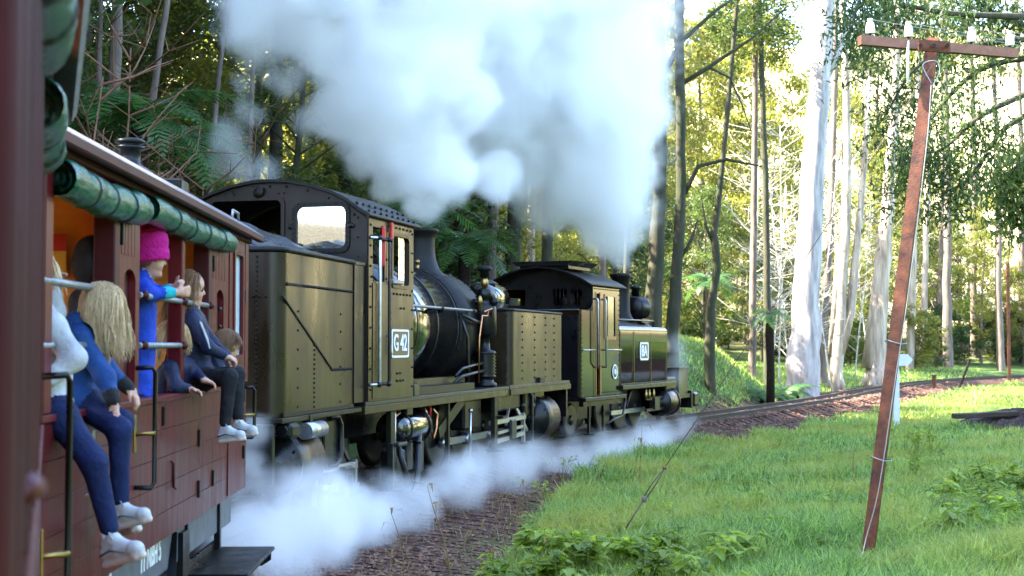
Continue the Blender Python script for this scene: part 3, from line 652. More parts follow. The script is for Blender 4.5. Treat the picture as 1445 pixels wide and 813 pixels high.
for x in (.235, .905): G(Cf, MB().ball((x, -.02, 2.82), .03, 8, 6, 0, (.6, 1, 1)).box(x - .03, x + .03, -.03, 0, 2.81, 2.83), 'window_pivot', 'black', cb)
G(Cf, MB().lathe([(.0001, -.05), (.05, -.05), (.06, -.02), (.06, 0)], (-.12, 0, 3.18), 'y', 14).box(-.18, -.06, -.05, 0, 3.17, 3.23), 'lamp_bracket', 'cabback', cb)
G(Cf, MB().box(.1, 1.06, -.36, -.001, 2.40, 2.44, ch=.006).box(.72, 1.05, -.3, -.002, 1.03, 2.40), 'coal_chute', 'black')
WS = [(.14, 2.26), (.5, 2.26), (.5, 2.82), (.14, 2.82)]; WW = rrect(.74, 1.26, 2.25, 2.77, .05)
sd = G(Cf, MB().plate([(0.021, 1.032), (1.45, 1.032), (1.45, 2.93), (0.021, 2.93)], [WS, WW], 'x', 1.055, 1.08), 'cab_side')
G(Cf, MB().plate([(0.021, 1.032), (1.45, 1.032), (1.45, 2.93), (0.021, 2.93)], [WS, WW], 'x', -1.08, -1.055), 'cab_side')
G(Cf, MB().plate(rrect(.70, 1.30, 2.21, 2.81, .07), [WW], 'x', 1.0805, 1.095), 'window_frame', 'black', sd)
G(Cf, MB().box(1.06, 1.066, .98, 1.28, 2.23, 2.79), 'pane', 'glass', sd)
G(Cf, MB().box(1.05, 1.085, .56, .66, 2.25, 2.8, ch=.01), 'window_stile', 'wood', sd)
G(Cf, MB().box(1.08, 1.13, .66, 1.0, 2.25, 2.30, ch=.012), 'arm_rest', 'galv', sd)
G(Cf, MB().box(1.06, 1.11, .40, .46, 2.42, 2.85, ch=.02).box(1.09, 1.12, .62, .68, 2.72, 2.9, ch=.01), 'signal_flag', 'red', sd)
G(Cf, MB().box(1.0805, 1.088, .13, .52, 1.05, 2.24, ch=.003), 'cab_door', 'olive', sd)
rvs = MB()
for y_ in (.07, 1.4): rivets(rvs, [(1.083, y_, 1.15 + .21 * k) for k in range(9)], .013)
rivets(rvs, [(1.083, .78 + .11 * k, 2.15) for k in range(6)] + [(1.083, .62 + .12 * k, 2.86) for k in range(7)], .014)
rivets(rvs, [(1.083, .9 + .1 * k, 1.22) for k in range(3)] + [(1.083, .9, 1.3), (1.083, 1.0, 1.3), (1.083, .68, 1.95), (1.083, .68, 1.88), (1.083, 1.02, 2.0), (1.083, 1.12, 2.0)], .014)
for z in (2.72, 2.5, 2.3): rivets(rvs, [(1.083, .1, z), (1.083, .55, z)], .014)
G(Cf, rvs, 'rivets', 'soot', sd, kind='stuff')
for y_, m_ in ((.14, 'steel'), (.43, 'dsteel')):
    h = handrail(ga, Cf, [(1.08, y_ - .08, 2.70), (1.15, y_, 2.70), (1.16, y_, 2.66), (1.16, y_, 1.24), (1.15, y_, 1.2), (1.08, y_ - .08, 1.2)], .017, m_)
    for z in (2.7, 1.2): G(Cf, MB().ball((1.155, y_, z), .03), 'rail_knob', 'black', h)
# number plate
npl = G(Cf, MB().prism(rrect(.68, 1.26, 1.46, 1.78, .03), 'x', 1.0805, 1.092), 'number_plate', 'plate')
G(Cf, MB().plate(rrect(.69, 1.25, 1.47, 1.77, .028), [rrect(.712, 1.228, 1.49, 1.75, .02)], 'x', 1.0925, 1.099), 'plate_border', 'white', npl)
text_part(ga, 'G 42', .25, M['white'], side_xf(Cf, 1.0945, .97, 1.62), npl, .86)
G(Cf, MB().tube([(1.08, .56, 1.7), (1.11, .58, 1.7), (1.11, .6, 1.56), (1.12, .62, 1.5)], .012, 6), 'door_lever', 'steel', sd)
rf2 = G(Cf, smooth_sides(MB().prism(RA + [(x * .985, z - .03) for x, z in RA[::-1]], 'y', -.05, 1.62)), 'cab_roof', 'soot')
vr = MB()
for k in range(9):
    for j, (x, z) in enumerate(((1.07, 2.965), (.94, 3.05))): rivets(vr, [(x, .05 + k * .18, z + .008)], .018)
G(Cf, vr, 'rivets', 'black', rf2, kind='stuff')
G(Cf, MB().plate([(-1.05, 1.03), (1.05, 1.03)] + [(x * .95, z - .035) for x, z in RA[::-1]], [rrect(-.42, .42, 2.66, 3.14, .06), rrect(.55, .9, 2.3, 2.9, .05), rrect(-.9, -.55, 2.3, 2.9, .05)], 'y', 1.43, 1.449), 'cab_front', 'cabback')
bh = G(Cf, MB().lathe([(.0001, 1.15), (.55, 1.15), (.66, 1.2), (.66, 1.42)], (0, 0, 1.9), 'y', 28), 'firebox_backhead', 'black')
for x, z in ((-.03, 3.0), (.24, 3.0), (-.45, 2.55)):
    g1 = G(Cf, MB().lathe([(.0001, 1.25), (.075, 1.25), (.085, 1.26), (.085, 1.32)], (x, 0, z), 'y', 20), 'gauge', 'white', bh)
G(Cf, MB().tube([(-.3, 1.1, 2.5), (-.3, 1.1, 2.75), (0, 1.1, 2.8), (.1, 1.15, 2.6)], .018, 8).tube([(.2, 1.1, 2.4), (.25, 1.1, 2.7), (.42, 1.2, 2.75)], .013, 8).tube([(-.1, 1.1, 2.5), (-.1, 1.05, 2.68), (-.25, 1.05, 2.68)], .02, 8), 'cab_pipes', 'copper', bh)
# boiler
BZ, BR = 1.84, .77
bo = G(Cf, MB().lathe([(BR, 1.46), (BR, 4.25)], (0, 0, BZ), 'y', 56), 'boiler', 'lagging')
for y_ in (1.5, 2.55, 3.35, 4.22): G(Cf, MB().lathe([(BR + .001, y_ - .022), (BR + .008, y_ - .018), (BR + .008, y_ + .018), (BR + .001, y_ + .022)], (0, 0, BZ), 'y', 56), 'boiler_band', 'black' if y_ < 4 else 'soot', bo)
sbx = G(Cf, MB().lathe([(BR + .02, 4.26), (BR + .02, 5.5), (BR - .05, 5.52), (.4, 5.6), (.0001, 5.62)], (0, 0, BZ), 'y', 56), 'smokebox', 'soot')
rs = MB()
for k in range(26):
    a = R(-30 + 9 * k); rivets(rs, [((BR + .022) * math.cos(a), 4.32, BZ + (BR + .022) * math.sin(a)), ((BR + .022) * math.cos(a), 5.42, BZ + (BR + .022) * math.sin(a))], .012)
G(Cf, rs, 'rivets', 'soot', sbx, kind='stuff')
chim = G(Cf, MB().lathe([(.40, 2.52), (.33, 2.58), (.265, 2.66), (.225, 2.78), (.21, 2.9), (.205, 3.04), (.215, 3.1), (.25, 3.14), (.262, 3.16), (.262, 3.185), (.235, 3.2), (.19, 3.2), (.19, 2.9)], (0, 4.95, 0), 'z', 36), 'chimney', 'soot')
handrail(ga, Cf, [(.96, .86, 2.06), (.9, 1.5, 2.06), (.86, 1.7, 2.06), (.86, 4.75, 2.06)], .018, 'galv')
G(Cf, MB().cyl((.72, 1.75, 2.06), (.9, 1.75, 2.06), .02).cyl((.72, 3.2, 2.06), (.9, 3.2, 2.06), .02).cyl((.72, 4.6, 2.06), (.9, 4.6, 2.06), .02).bar((.74, 2.0, 2.04), (.86, 1.8, 2.06), .04, .03).bar((.74, 3.6, 2.04), (.84, 3.3, 2.05), .04, .03), 'rail_stanchions', 'black')
G(Cf, MB().tube([(.78, 4.3, 2.0), (.83, 4.45, 1.7), (.83, 4.5, 1.3), (.8, 4.55, 1.05)], .02, 8).tube([(.8, 4.0, 1.2), (.85, 4.15, 1.3), (.86, 4.7, 1.34), (.86, 5.2, 1.36)], .022, 8).tube([(.8, 3.9, 1.1), (.87, 4.05, 1.2), (.88, 4.7, 1.24), (.88, 5.2, 1.26)], .022, 8).tube([(.82, 4.2, 2.0), (.87, 4.6, 1.93), (.87, 5.0, 1.9)], .024, 8), 'boiler_pipes', 'dsteel')
G(Cf, MB().tube([(.9, 4.75, 1.1), (.9, 4.78, 1.7), (.92, 4.85, 2.0), (.95, 5.0, 2.0), (.95, 5.05, 2.06)], .013, 6).tube([(.93, 4.9, 2.05), (1.0, 5.05, 2.1), (.96, 5.15, 2.0)], .013, 6), 'copper_pipe', 'copper')
G(Cf, MB().lathe([(.028, 0), (.028, .1), (.036, .11), (.036, .15), (.02, .2), (.0001, .21)], (.9, 4.8, 2.06), 'z', 12), 'whistle', 'brass')
G(Cf, MB().cyl((.1, 4.55, 2.6), (.1, 4.55, 2.68), .025).ball((.1, 4.55, 2.72), .035), 'safety_valve', 'brass')
G(Cf, MB().box(.55, .75, 1.46, 4.6, 1.03, 1.2).bar((.8, 1.55, 1.5), (.9, 2.3, 1.05), .03, .05).bar((.8, 1.5, 1.62), (.9, 2.0, 1.05), .03, .04), 'firebox_skirt', 'black')
G(Cf, MB().box(.76, 1.0, 1.47, 4.2, 1.031, 1.12, ch=.004), 'sand_tray', 'olive_dull')
G(Cf, MB().box(.92, 1.08, 1.5, 1.68, 1.03, 1.17, ch=.01).cyl((1.0, 1.56, 1.17), (1.0, 1.56, 1.24), .02).ball((1.0, 1.56, 1.25), .025), 'oil_pot', 'dsteel')
# air pump on the running plate
pump = G(Cf, MB().lathe([(.17, 1.03), (.17, 1.08), (.13, 1.1), (.13, 1.16), (.16, 1.17)] + [(.165 - .03 * (k % 2), 1.18 + .022 * k) for k in range(15)] + [(.15, 1.52), (.08, 1.54), (.07, 1.72), (.15, 1.74), (.165, 1.76), (.165, 2.1), (.15, 2.14), (.1, 2.16), (.1, 2.24), (.12, 2.26), (.1, 2.36), (.05, 2.4), (.0001, 2.4)], (.84, 5.25, 0), 'z', 24), 'air_pump', 'black')
G(Cf, MB().lathe([(.035, 2.4), (.05, 2.42), (.055, 2.47), (.04, 2.52), (.03, 2.53)], (.84, 5.25, 0), 'z', 14), 'valve_stem', 'brass', pump)
G(Cf, MB().lathe([(.06, 2.53), (.06, 2.62), (.1, 2.63), (.1, 2.67), (.07, 2.69), (.0001, 2.7)], (.84, 5.25, 0), 'z', 18), 'valve_cap', 'soot', pump)
G(Cf, MB().ball((.98, 5.25, 2.2), .06).cyl((.84, 5.25, 2.2), (1.0, 5.25, 2.2), .035).cyl((.6, 5.25, 2.2), (.84, 5.25, 2.2), .045), 'pump_valve', 'black', pump)
# hangers, reservoir and hoses under the running plate
hg = G(Cf, MB().box(1.0, 1.06, .78, .92, .06, .90, ch=.006), 'hanger', 'olive_dull')
G(Cf, MB().box(.95, 1.22, .7, .98, .05, .075, ch=.004).box(.95, 1.14, .8, 1.1, .52, .56, ch=.008).box(1.04, 1.1, .72, .76, .06, .56), 'step', 'dsteel', hg)
G(Cf, MB().cyl((1.03, .96, .35), (1.03, .96, .93), .022, n=10), 'steam_pipe', 'steel')
rsv = G(Cf, MB().lathe([(.0001, 1.3), (.12, 1.31), (.18, 1.35), (.195, 1.4), (.195, 2.25), (.18, 2.3), (.0001, 2.34)], (.86, 0, .67), 'y', 28), 'air_reservoir', 'lagging')
for y_ in (1.48, 2.15): G(Cf, MB().lathe([(.196, y_), (.206, y_), (.206, y_ + .05), (.196, y_ + .05)], (.86, 0, .67), 'y', 28), 'reservoir_strap', 'black', rsv)
G(Cf, MB().tube([(1.02, 1.12, .5), (1.06, 1.18, .3), (1.08, 1.3, .08), (1.08, 1.42, .0), (1.08, 1.55, .03), (1.07, 1.66, .2), (1.05, 1.74, .48), (1.02, 1.85, .58)], .034, 10), 'brake_hose', 'rubber')
G(Cf, MB().tube([(1.02, 1.85, .58), (1.02, 1.95, .6), (.98, 2.1, .52)], .02, 8).tube([(1.05, 1.72, .5), (1.05, 1.73, .53)], .038, 8), 'pipe', 'dsteel')
G(Cf, MB().tube([(.95, 2.25, .9), (.98, 2.4, .65), (.98, 2.5, .5), (.98, 2.62, .62), (.98, 2.66, .78), (.95, 2.58, .85)], .015, 8), 'copper_pipe', 'copper')
G(Cf, MB().tube([(.9, 1.25, .93), (.98, 1.3, .86), (.96, 1.2, .82)], .014, 8), 'copper_pipe', 'copper')
G(Cf, MB().cyl((.97, 2.42, .72), (.97, 2.42, .95), .013), 'valve_tag', 'red')
G(Cf, MB().box(.82, 1.0, 1.1, 1.45, .12, .45, ch=.02).box(.9, .98, 1.55, 1.75, .2, .95, ch=.01).box(.9, .98, 2.0, 2.15, .15, .6, ch=.01), 'brake_gear', 'dsteel')
G(Cf, MB().bar((.98, 2.7, .55), (1.02, 3.6, .93), .03, .14).bar((1.0, 3.0, .9), (1.0, 3.0, .1), .05, .06), 'brace', 'olive_dull')
# --- front engine unit with the water tank
ft = G(D, smooth_sides(MB().prism(tank_poly(-.98, .98, 0, 2.74, .1), 'z', 1.04, 2.1)), 'water_tank')
tp = [(x, y, 2.105) for x, y in tank_poly(-.98, .98, 0, 2.74, .1)]
G(D, MB().tube(tp + [tp[0]], .022, 8, False), 'tank_rim', 'soot', ft)
rt = MB()
for y_ in (.5, 1.15, 1.75, 2.25): rivets(rt, lerp_pts((.984, y_, 2.02), (.984, y_, 1.12), 9), .015)
rivets(rt, lerp_pts((.9, -.003, 2.02), (.9, -.003, 1.12), 9), .015); rivets(rt, lerp_pts((-.5, -.003, 2.02), (-.5, -.003, 1.12), 9), .015)
G(D, rt, 'rivets', 'soot', ft, kind='stuff')
fp2 = G(D, MB().box(-1.04, 1.04, -.3, 3.0, .985, 1.038, ch=.006).box(.99, 1.06, -.3, 3.0, .9, .984, ch=.004), 'footplate', 'olive')
G(D, MB().box(.9, 1.03, 1.3, 1.6, 1.038, 1.12, ch=.01), 'lifting_lug', 'olive_dull', fp2)
G(D, MB().lathe([(.0001, .15), (.2, .16), (.235, .2), (.235, .95), (.2, 1.0), (.0001, 1.02)], (.42, 0, 2.28), 'y', 28), 'sand_dome', 'lagging')
G(D, MB().lathe([(.03, 2.1), (.03, 2.62), (.0001, 2.64)], (.02, .05, 0), 'z', 10).lathe([(.12, 2.48), (.16, 2.5), (.06, 2.56)], (.45, .5, 0), 'z', 16), 'filler', 'dsteel')
G(D, MB().box(-.42, -.38, -2.6, 3.1, .35, .95).box(.38, .42, -2.6, 3.1, .35, .95).box(-.98, .98, 3.0, 3.08, .45, .98), 'frame_plate', 'black')
cylinder(D, 1.42, 2.1, .8, .5, .33, 'olive')
for y_ in (-1.75, -.8, .2): wheel(ga, D, .43, y_, .43); wheel(ga, D, -.43, y_, .43)
G(D, MB().bar((.56, -1.75, .33), (.56, .2, .33), .05, .09).cyl((.52, -1.75, .33), (.63, -1.75, .33), .07).cyl((.52, -.8, .33), (.63, -.8, .33), .08).cyl((.52, .2, .33), (.63, .2, .33), .07), 'side_rod', 'steel')
G(D, MB().bar((.98, -1.0, .55), (.98, .62, .56), .05, .06).bar((.98, -1.0, .28), (.98, .5, .33), .05, .06).bar((.98, -.7, .4), (.98, .5, .43), .04, .04).bar((.98, .55, .2), (.98, .55, .62), .05, .05), 'slide_bars', 'steel')
G(D, MB().box(.92, 1.04, -.2, .05, .28, .56, ch=.02), 'crosshead', 'dsteel')
G(D, MB().box(1.0, 1.06, -1.05, -.92, .2, .92, ch=.006).box(.95, 1.2, -1.1, -.85, .18, .205, ch=.004).box(.98, 1.16, -1.0, -.85, .62, .65), 'hanger', 'olive_dull')
G(D, MB().tube([(1.02, .75, .9), (1.04, .8, .86), (1.04, .8, .2), (1.04, .86, .1)], .025, 8).tube([(.98, 1.0, .9), (.99, 1.08, .8), (.98, 1.1, .55)], .03, 8), 'pipe', 'dsteel')
G(D, MB().box(.78, .95, .75, 1.2, .55, .95, ch=.03).ball((.95, 1.05, .7), .07).ball((.95, .6, .72), .05).box(.6, .95, -.6, .5, .68, .92, ch=.03).box(.7, .92, -1.9, -1.2, .5, .9, ch=.03), 'valve_gear', 'black')
G(D, MB().bar((.9, .3, .8), (.98, .75, .35), .03, .05).bar((.98, -.3, .5), (.9, .2, .85), .03, .05), 'linkage', 'steel')
G(D, MB().cyl((1.0, -1.9, .75), (1.0, -1.9, .15), .015).ball((1.0, -1.9, .76), .03), 'sand_lever', 'steel')
G(D, MB().cyl((0, 3.08, .62), (0, 3.4, .62), .06).box(-.14, .14, 3.3, 3.5, .5, .74, ch=.03), 'coupler', 'dsteel')

# ------------------------------------------------------------------ leading tank engine
E_ = frame((1.15, 23.9), 24., .93)
na = Thing('steam_locomotive', E_ @ Vector((0, 3.2, 0)), 'polished dark brown tank locomotive numbered 8A leading the train', 'locomotive')
A = lambda mb, n, m='gloss', par=None, bevel=0, kind=None: na.part(mb, n, M[m], E_, par, bevel, kind)
A(MB().box(-.93, .90, 0, .56, .72, 2.12, ch=.02), 'coal_bunker', 'black')
A(MB().prism(tank_poly(.30, .93, .012, .6, .04, .02), 'z', .73, 2.2), 'bunker_side', 'gloss')
A(MB().tube([(.93, .3, 2.2), (.945, .45, 2.22), (.945, .56, 2.34)], .012, 6).tube([(-.9, .0, 2.2), (.9, .0, 2.2)], .016, 6), 'bunker_rail', 'dsteel')
RN = [(-1.02, 2.64), (-.85, 2.74), (-.6, 2.85), (-.3, 2.935), (0, 2.965), (.3, 2.935), (.6, 2.85), (.85, 2.74), (1.02, 2.64)]
A(MB().plate([(-.93, 2.0), (.93, 2.0)] + [(x * .92, z - .02) for x, z in RN[::-1]], [rrect(.2, .46, 2.3, 2.58, .02), rrect(.52, .74, 2.3, 2.56, .02), rrect(-.74, -.3, 2.3, 2.58, .02)], 'y', .57, .59), 'cab_back', 'black')
for x in (.26, .33, .40, .58, .66): A(MB().cyl((x, .56, 2.28), (x, .56, 2.6), .008, n=6), 'window_bar', 'black')
A(MB().box(.3, .5, 1.6, 1.62, 2.2, 2.5).box(.55, .8, 1.6, 1.62, 2.3, 2.5), 'cab_board', 'wood')
A(MB().ball((.24, 1.2, 2.4), .12, 14, 10).box(.1, .42, 1.1, 1.34, 1.7, 2.29, ch=.06), 'tool_bag', 'solebar')
cs = A(MB().plate([(.61, .73), (1.93, .73), (1.93, 2.63), (.61, 2.63)], [[(.74, .74), (.92, .74), (.92, 2.5), (.74, 2.5)], rrect(1.18, 1.72, 1.76, 2.46, .03)], 'x', .905, .93), 'cab_side', 'gloss')
A(MB().box(.9, .938, .70, .74, .74, 2.52).box(.9, .938, .92, .98, .74, 2.52).box(.9, .942, 1.14, 1.2, 1.72, 2.5).box(.9, .942, 1.2, 1.74, 1.7, 1.76), 'door_post', 'wood', cs)
A(MB().box(.91, .915, 1.38, 1.72, 1.76, 2.46), 'pane', 'glass', cs)
A(MB().plate([(.61, .73), (1.93, .73), (1.93, 2.63), (.61, 2.63)], [[(.74, .74), (.92, .74), (.92, 2.5), (.74, 2.5)], rrect(1.18, 1.72, 1.76, 2.46, .03)], 'x', -.93, -.905), 'cab_side', 'gloss')
A(MB().box(-.9, .9, 1.93, 1.95, 1.9, 2.7), 'cab_front', 'black')
for y_ in (.66, 1.06): handrail(na, E_, [(.93, y_, 2.4), (.99, y_, 2.4), (1.0, y_, 2.36), (1.0, y_, 1.3), (.97, y_ + .08, 1.22), (.93, y_ + .1, 1.22)], .016, 'steel')
handrail(na, E_, [(.94, .1, 1.52), (.975, .16, 1.52), (.975, .58, 1.52)], .013); handrail(na, E_, [(.975, 1.1, 1.52), (.975, 1.92, 1.52)], .013)
rvn = MB(); rivets(rvn, lerp_pts((.932, .66, 2.58), (.932, 1.9, 2.58), 14), .013); rivets(rvn, lerp_pts((.932, 1.9, 2.5), (.932, 1.9, .8), 20), .011); rivets(rvn, lerp_pts((.932, .06, 2.1), (.932, .06, .8), 18), .011); rivets(rvn, lerp_pts((.932, 1.05, .78), (.932, 1.88, .78), 10), .011)
A(rvn, 'rivets', 'black', cs, kind='stuff')
em = A(MB().lathe([(.0001, .945), (.1, .945), (.13, .94), (.135, .93)], (0, 1.66, 1.13), 'x', 24), 'builders_plate', 'plate')
A(MB().lathe([(.115, .944), (.115, .95), (.132, .948), (.132, .941)], (0, 1.66, 1.13), 'x', 24).lathe([(.03, .946), (.03, .952), (.05, .952), (.05, .946)], (0, 1.66, 1.13), 'x', 16), 'plate_rings', 'white', em)
rn = A(smooth_sides(MB().prism(RN + [(x * .98, z - .025) for x, z in RN[::-1]], 'y', .30, 2.12)), 'cab_roof', 'soot')
A(MB().box(-.42, .5, .55, 1.6, 2.93, 2.98).prism([(-.55, 3.06), (.62, 3.06), (.5, 2.98), (-.43, 2.98)], 'y', .45, 1.7), 'roof_ventilator', 'black', rn)
A(MB().box(-1.0, 1.04, -.04, 2.02, .655, .72, ch=.006).box(.9, .98, .0, 1.95, .57, .654), 'footplate', 'black')
A(MB().tube([(1.0, 2.0, .7), (1.0, 2.05, .6), (1.0, 1.9, .34), (.99, 1.5, .3), (.98, 1.1, .22)], .022, 8), 'injector_pipe', 'dsteel')
A(MB().bar((.96, .3, .65), (.96, .3, .1), .04, .05).bar((.96, 1.0, .65), (.96, 1.0, .12), .04, .05).box(.9, 1.08, .25, 1.05, .08, .11), 'cab_step', 'black')
# side tanks with rounded top edges
def side_tank(sgn):
    sec = [(.38, .88), (.93, .88), (.93, 1.86)] + [(.83 + .1 * math.cos(a), 1.86 + .1 * math.sin(a)) for a in np.linspace(.2, math.pi / 2, 6)] + [(.38, 1.96)]
    mb = MB().prism([(sgn * x, z) for x, z in sec], 'y', 1.96, 4.74)
    t_ = A(smooth_sides(mb), 'side_tank', 'gloss')
    if sgn > 0:
        rr = MB(); rivets(rr, lerp_pts((.932, 3.42 + .3, 1.84), (.932, 3.72, .92), 40), .009); rivets(rr, lerp_pts((.932, 2.66, 1.84), (.932, 2.66, .92), 40), .007); rivets(rr, lerp_pts((.932, 4.68, 1.84), (.932, 4.68, .92), 26), .01)
        A(rr, 'rivets', 'brass', t_, kind='stuff')
        A(MB().box(.9305, .9345, 2.72, 2.75, .9, 1.86).box(.9305, .935, 1.97, 1.99, .9, 1.86).box(.9305, .936, 1.97, 4.73, .885, .91), 'tank_seam', 'black', t_)
    return t_
side_tank(1); side_tank(-1)
npn = A(MB().prism([(3.03, 1.36), (3.06, 1.31), (3.52, 1.31), (3.55, 1.36), (3.55, 1.62), (3.52, 1.67), (3.06, 1.67), (3.03, 1.62)], 'x', .9305, .942), 'number_plate', 'plate')
A(MB().plate([(3.045, 1.36), (3.07, 1.325), (3.51, 1.325), (3.535, 1.36), (3.535, 1.62), (3.51, 1.655), (3.07, 1.655), (3.045, 1.62)], [rrect(3.085, 3.495, 1.355, 1.625, .01)], 'x', .9425, .949), 'plate_border', 'white', npn)
text_part(na, '8A', .29, M['white'], side_xf(E_, .9445, 3.29, 1.485), npn, .95)
handrail(na, E_, [(.7, 2.0, 2.0), (.7, 2.05, 2.08), (.7, 4.55, 2.08), (.7, 4.6, 1.96)], .018, 'dsteel')
A(MB().box(.3, 1.0, 1.93, 5.15, .80, .875, ch=.006).box(-1.0, -.3, 1.93, 5.15, .80, .875, ch=.006), 'running_board', 'black')
A(MB().lathe([(.5, 1.95), (.5, 5.55), (.45, 5.58), (.0001, 5.66)], (0, 0, 1.62), 'y', 36), 'boiler', 'soot')
A(MB().lathe([(.3, 2.08), (.24, 2.16), (.2, 2.26), (.185, 2.6), (.185, 2.95), (.215, 2.97), (.215, 3.03), (.17, 3.04), (.16, 2.7)], (0, 4.6, 0), 'z', 28), 'chimney', 'soot')
A(MB().lathe([(.24, 2.08), (.23, 2.3), (.16, 2.42), (.0001, 2.45)], (0, 3.2, 0), 'z', 24), 'steam_dome', 'gloss')
hl = A(MB().lathe([(.0001, 4.95), (.2, 4.96), (.24, 5.0), (.24, 5.38), (.25, 5.4), (.25, 5.44), (.2, 5.45), (.0001, 5.42)], (.12, 0, 2.36), 'y', 28).lathe([(.08, 2.58), (.08, 2.74), (.11, 2.75), (.11, 2.8), (.07, 2.81)], (.12, 5.18, 0), 'z', 14), 'headlamp', 'black')
A(MB().box(-.1, .34, 4.95, 5.4, 2.06, 2.14), 'lamp_shelf', 'black', hl)
cyl2 = A(MB().lathe([(.27, 4.72), (.275, 4.73), (.275, 5.32), (.27, 5.33)], (.74, 0, .47), 'y', 30), 'cylinder', 'olive')
A(MB().lathe([(.0001, 4.62), (.1, 4.62), (.12, 4.66), (.25, 4.68), (.285, 4.7), (.285, 4.76)], (.74, 0, .47), 'y', 30).lathe([(.285, 5.26), (.285, 5.33), (.22, 5.36), (.0001, 5.38)], (.74, 0, .47), 'y', 30), 'cylinder_cover', 'black', cyl2)
A(MB().box(.55, .92, 4.7, 5.35, .72, .97, ch=.03), 'valve_chest', 'olive', cyl2)
A(MB().bar((.86, 3.6, .58), (.86, 4.7, .58), .05, .05).bar((.86, 3.6, .36), (.86, 4.7, .36), .05, .05).box(.8, .92, 4.0, 4.3, .36, .58), 'slide_bars', 'dsteel')
A(MB().bar((.62, 2.3, .36), (.62, 4.2, .36), .04, .08), 'side_rod', 'steel')
for y_ in (2.3, 3.2, 4.1): wheel(na, E_, .42, y_, .4); wheel(na, E_, -.42, y_, .4)
for y_ in (.7, 5.9): wheel(na, E_, .42, y_, .3); wheel(na, E_, -.42, y_, .3)
A(MB().box(-.42, -.36, -.3, 6.6, .3, .8).box(.36, .42, -.3, 6.6, .3, .8), 'frame_plate', 'black')
for x, y_ in ((.95, 3.35), (.95, 3.55), (.97, 3.75)): A(MB().lathe([(.03, 0), (.03, .12), (.02, .13), (.02, .18), (.0001, .19)], (x, y_, .58), 'z', 10), 'oil_cup', 'brass')
A(MB().box(.2, .86, 5.72, 6.35, .52, 1.12, ch=.01).box(.18, .88, 5.7, 6.37, 1.12, 1.15, ch=.005), 'tool_box', 'olive')
A(MB().box(-.9, .92, 6.4, 6.52, .3, .66, ch=.01).box(.6, .95, 6.52, 6.85, .32, .62, ch=.04).box(-.95, -.6, 6.52, 6.85, .32, .62, ch=.04).box(-.9, .9, 5.4, 6.4, .52, .6), 'buffer_beam', 'black')

# ------------------------------------------------------------------ trees
M['bark_pale'] = mat('pale_smooth_gum_bark', (.42, .38, .36), .8, 0, .25, .25, 2.6, .6, 14, c2=(.17, .145, .15), stretch=(1.6, 1.6, .25))
M['bark_cream'] = mat('cream_peeling_gum_bark', (.4, .33, .25), .8, 0, .25, .25, 3., .5, 14, c2=(.16, .11, .08), stretch=(1.8, 1.8, .22))
M['bark_dark'] = mat('dark_mossy_bark', (.06, .048, .035), .95, 0, .15, .3, 2.5, .8, 16, c2=(.03, .042, .02), stretch=(2, 2, .5))
M['bark_brown'] = mat('grey_brown_bark', (.16, .12, .095), .9, 0, .2, .3, 3, .6, 16, c2=(.075, .06, .05), stretch=(2, 2, .4))
M['twig'] = mat('bare_brown_twig', (.13, .065, .04), .85, 0, .2, .3, 4)
M['twig_pale'] = mat('bleached_dead_branch', (.5, .45, .38), .85, 0, .2, .2, 4)
M['fernstem'] = mat('fibrous_black_fern_trunk', (.022, .016, .012), .95, 0, .1, .4, 12, 1., 30)
LF = {
    'deep': leafmat('deep_green_leaves', (.018, .04, .012), (.05, .085, .02), .38),
    'mid': leafmat('mid_green_leaves', (.035, .065, .014), (.085, .12, .025), .45),
    'lime': leafmat('yellow_green_leaves', (.085, .105, .017), (.2, .2, .04), .5),
    'gum': leafmat('olive_gum_leaves', (.035, .05, .018), (.095, .105, .035), .4),
    'fern': leafmat('fern_fronds', (.03, .085, .022), (.055, .13, .03), .4),
    'weed': leafmat('weed_leaves', (.09, .15, .018), (.19, .26, .035), .45, objvar=.35)}

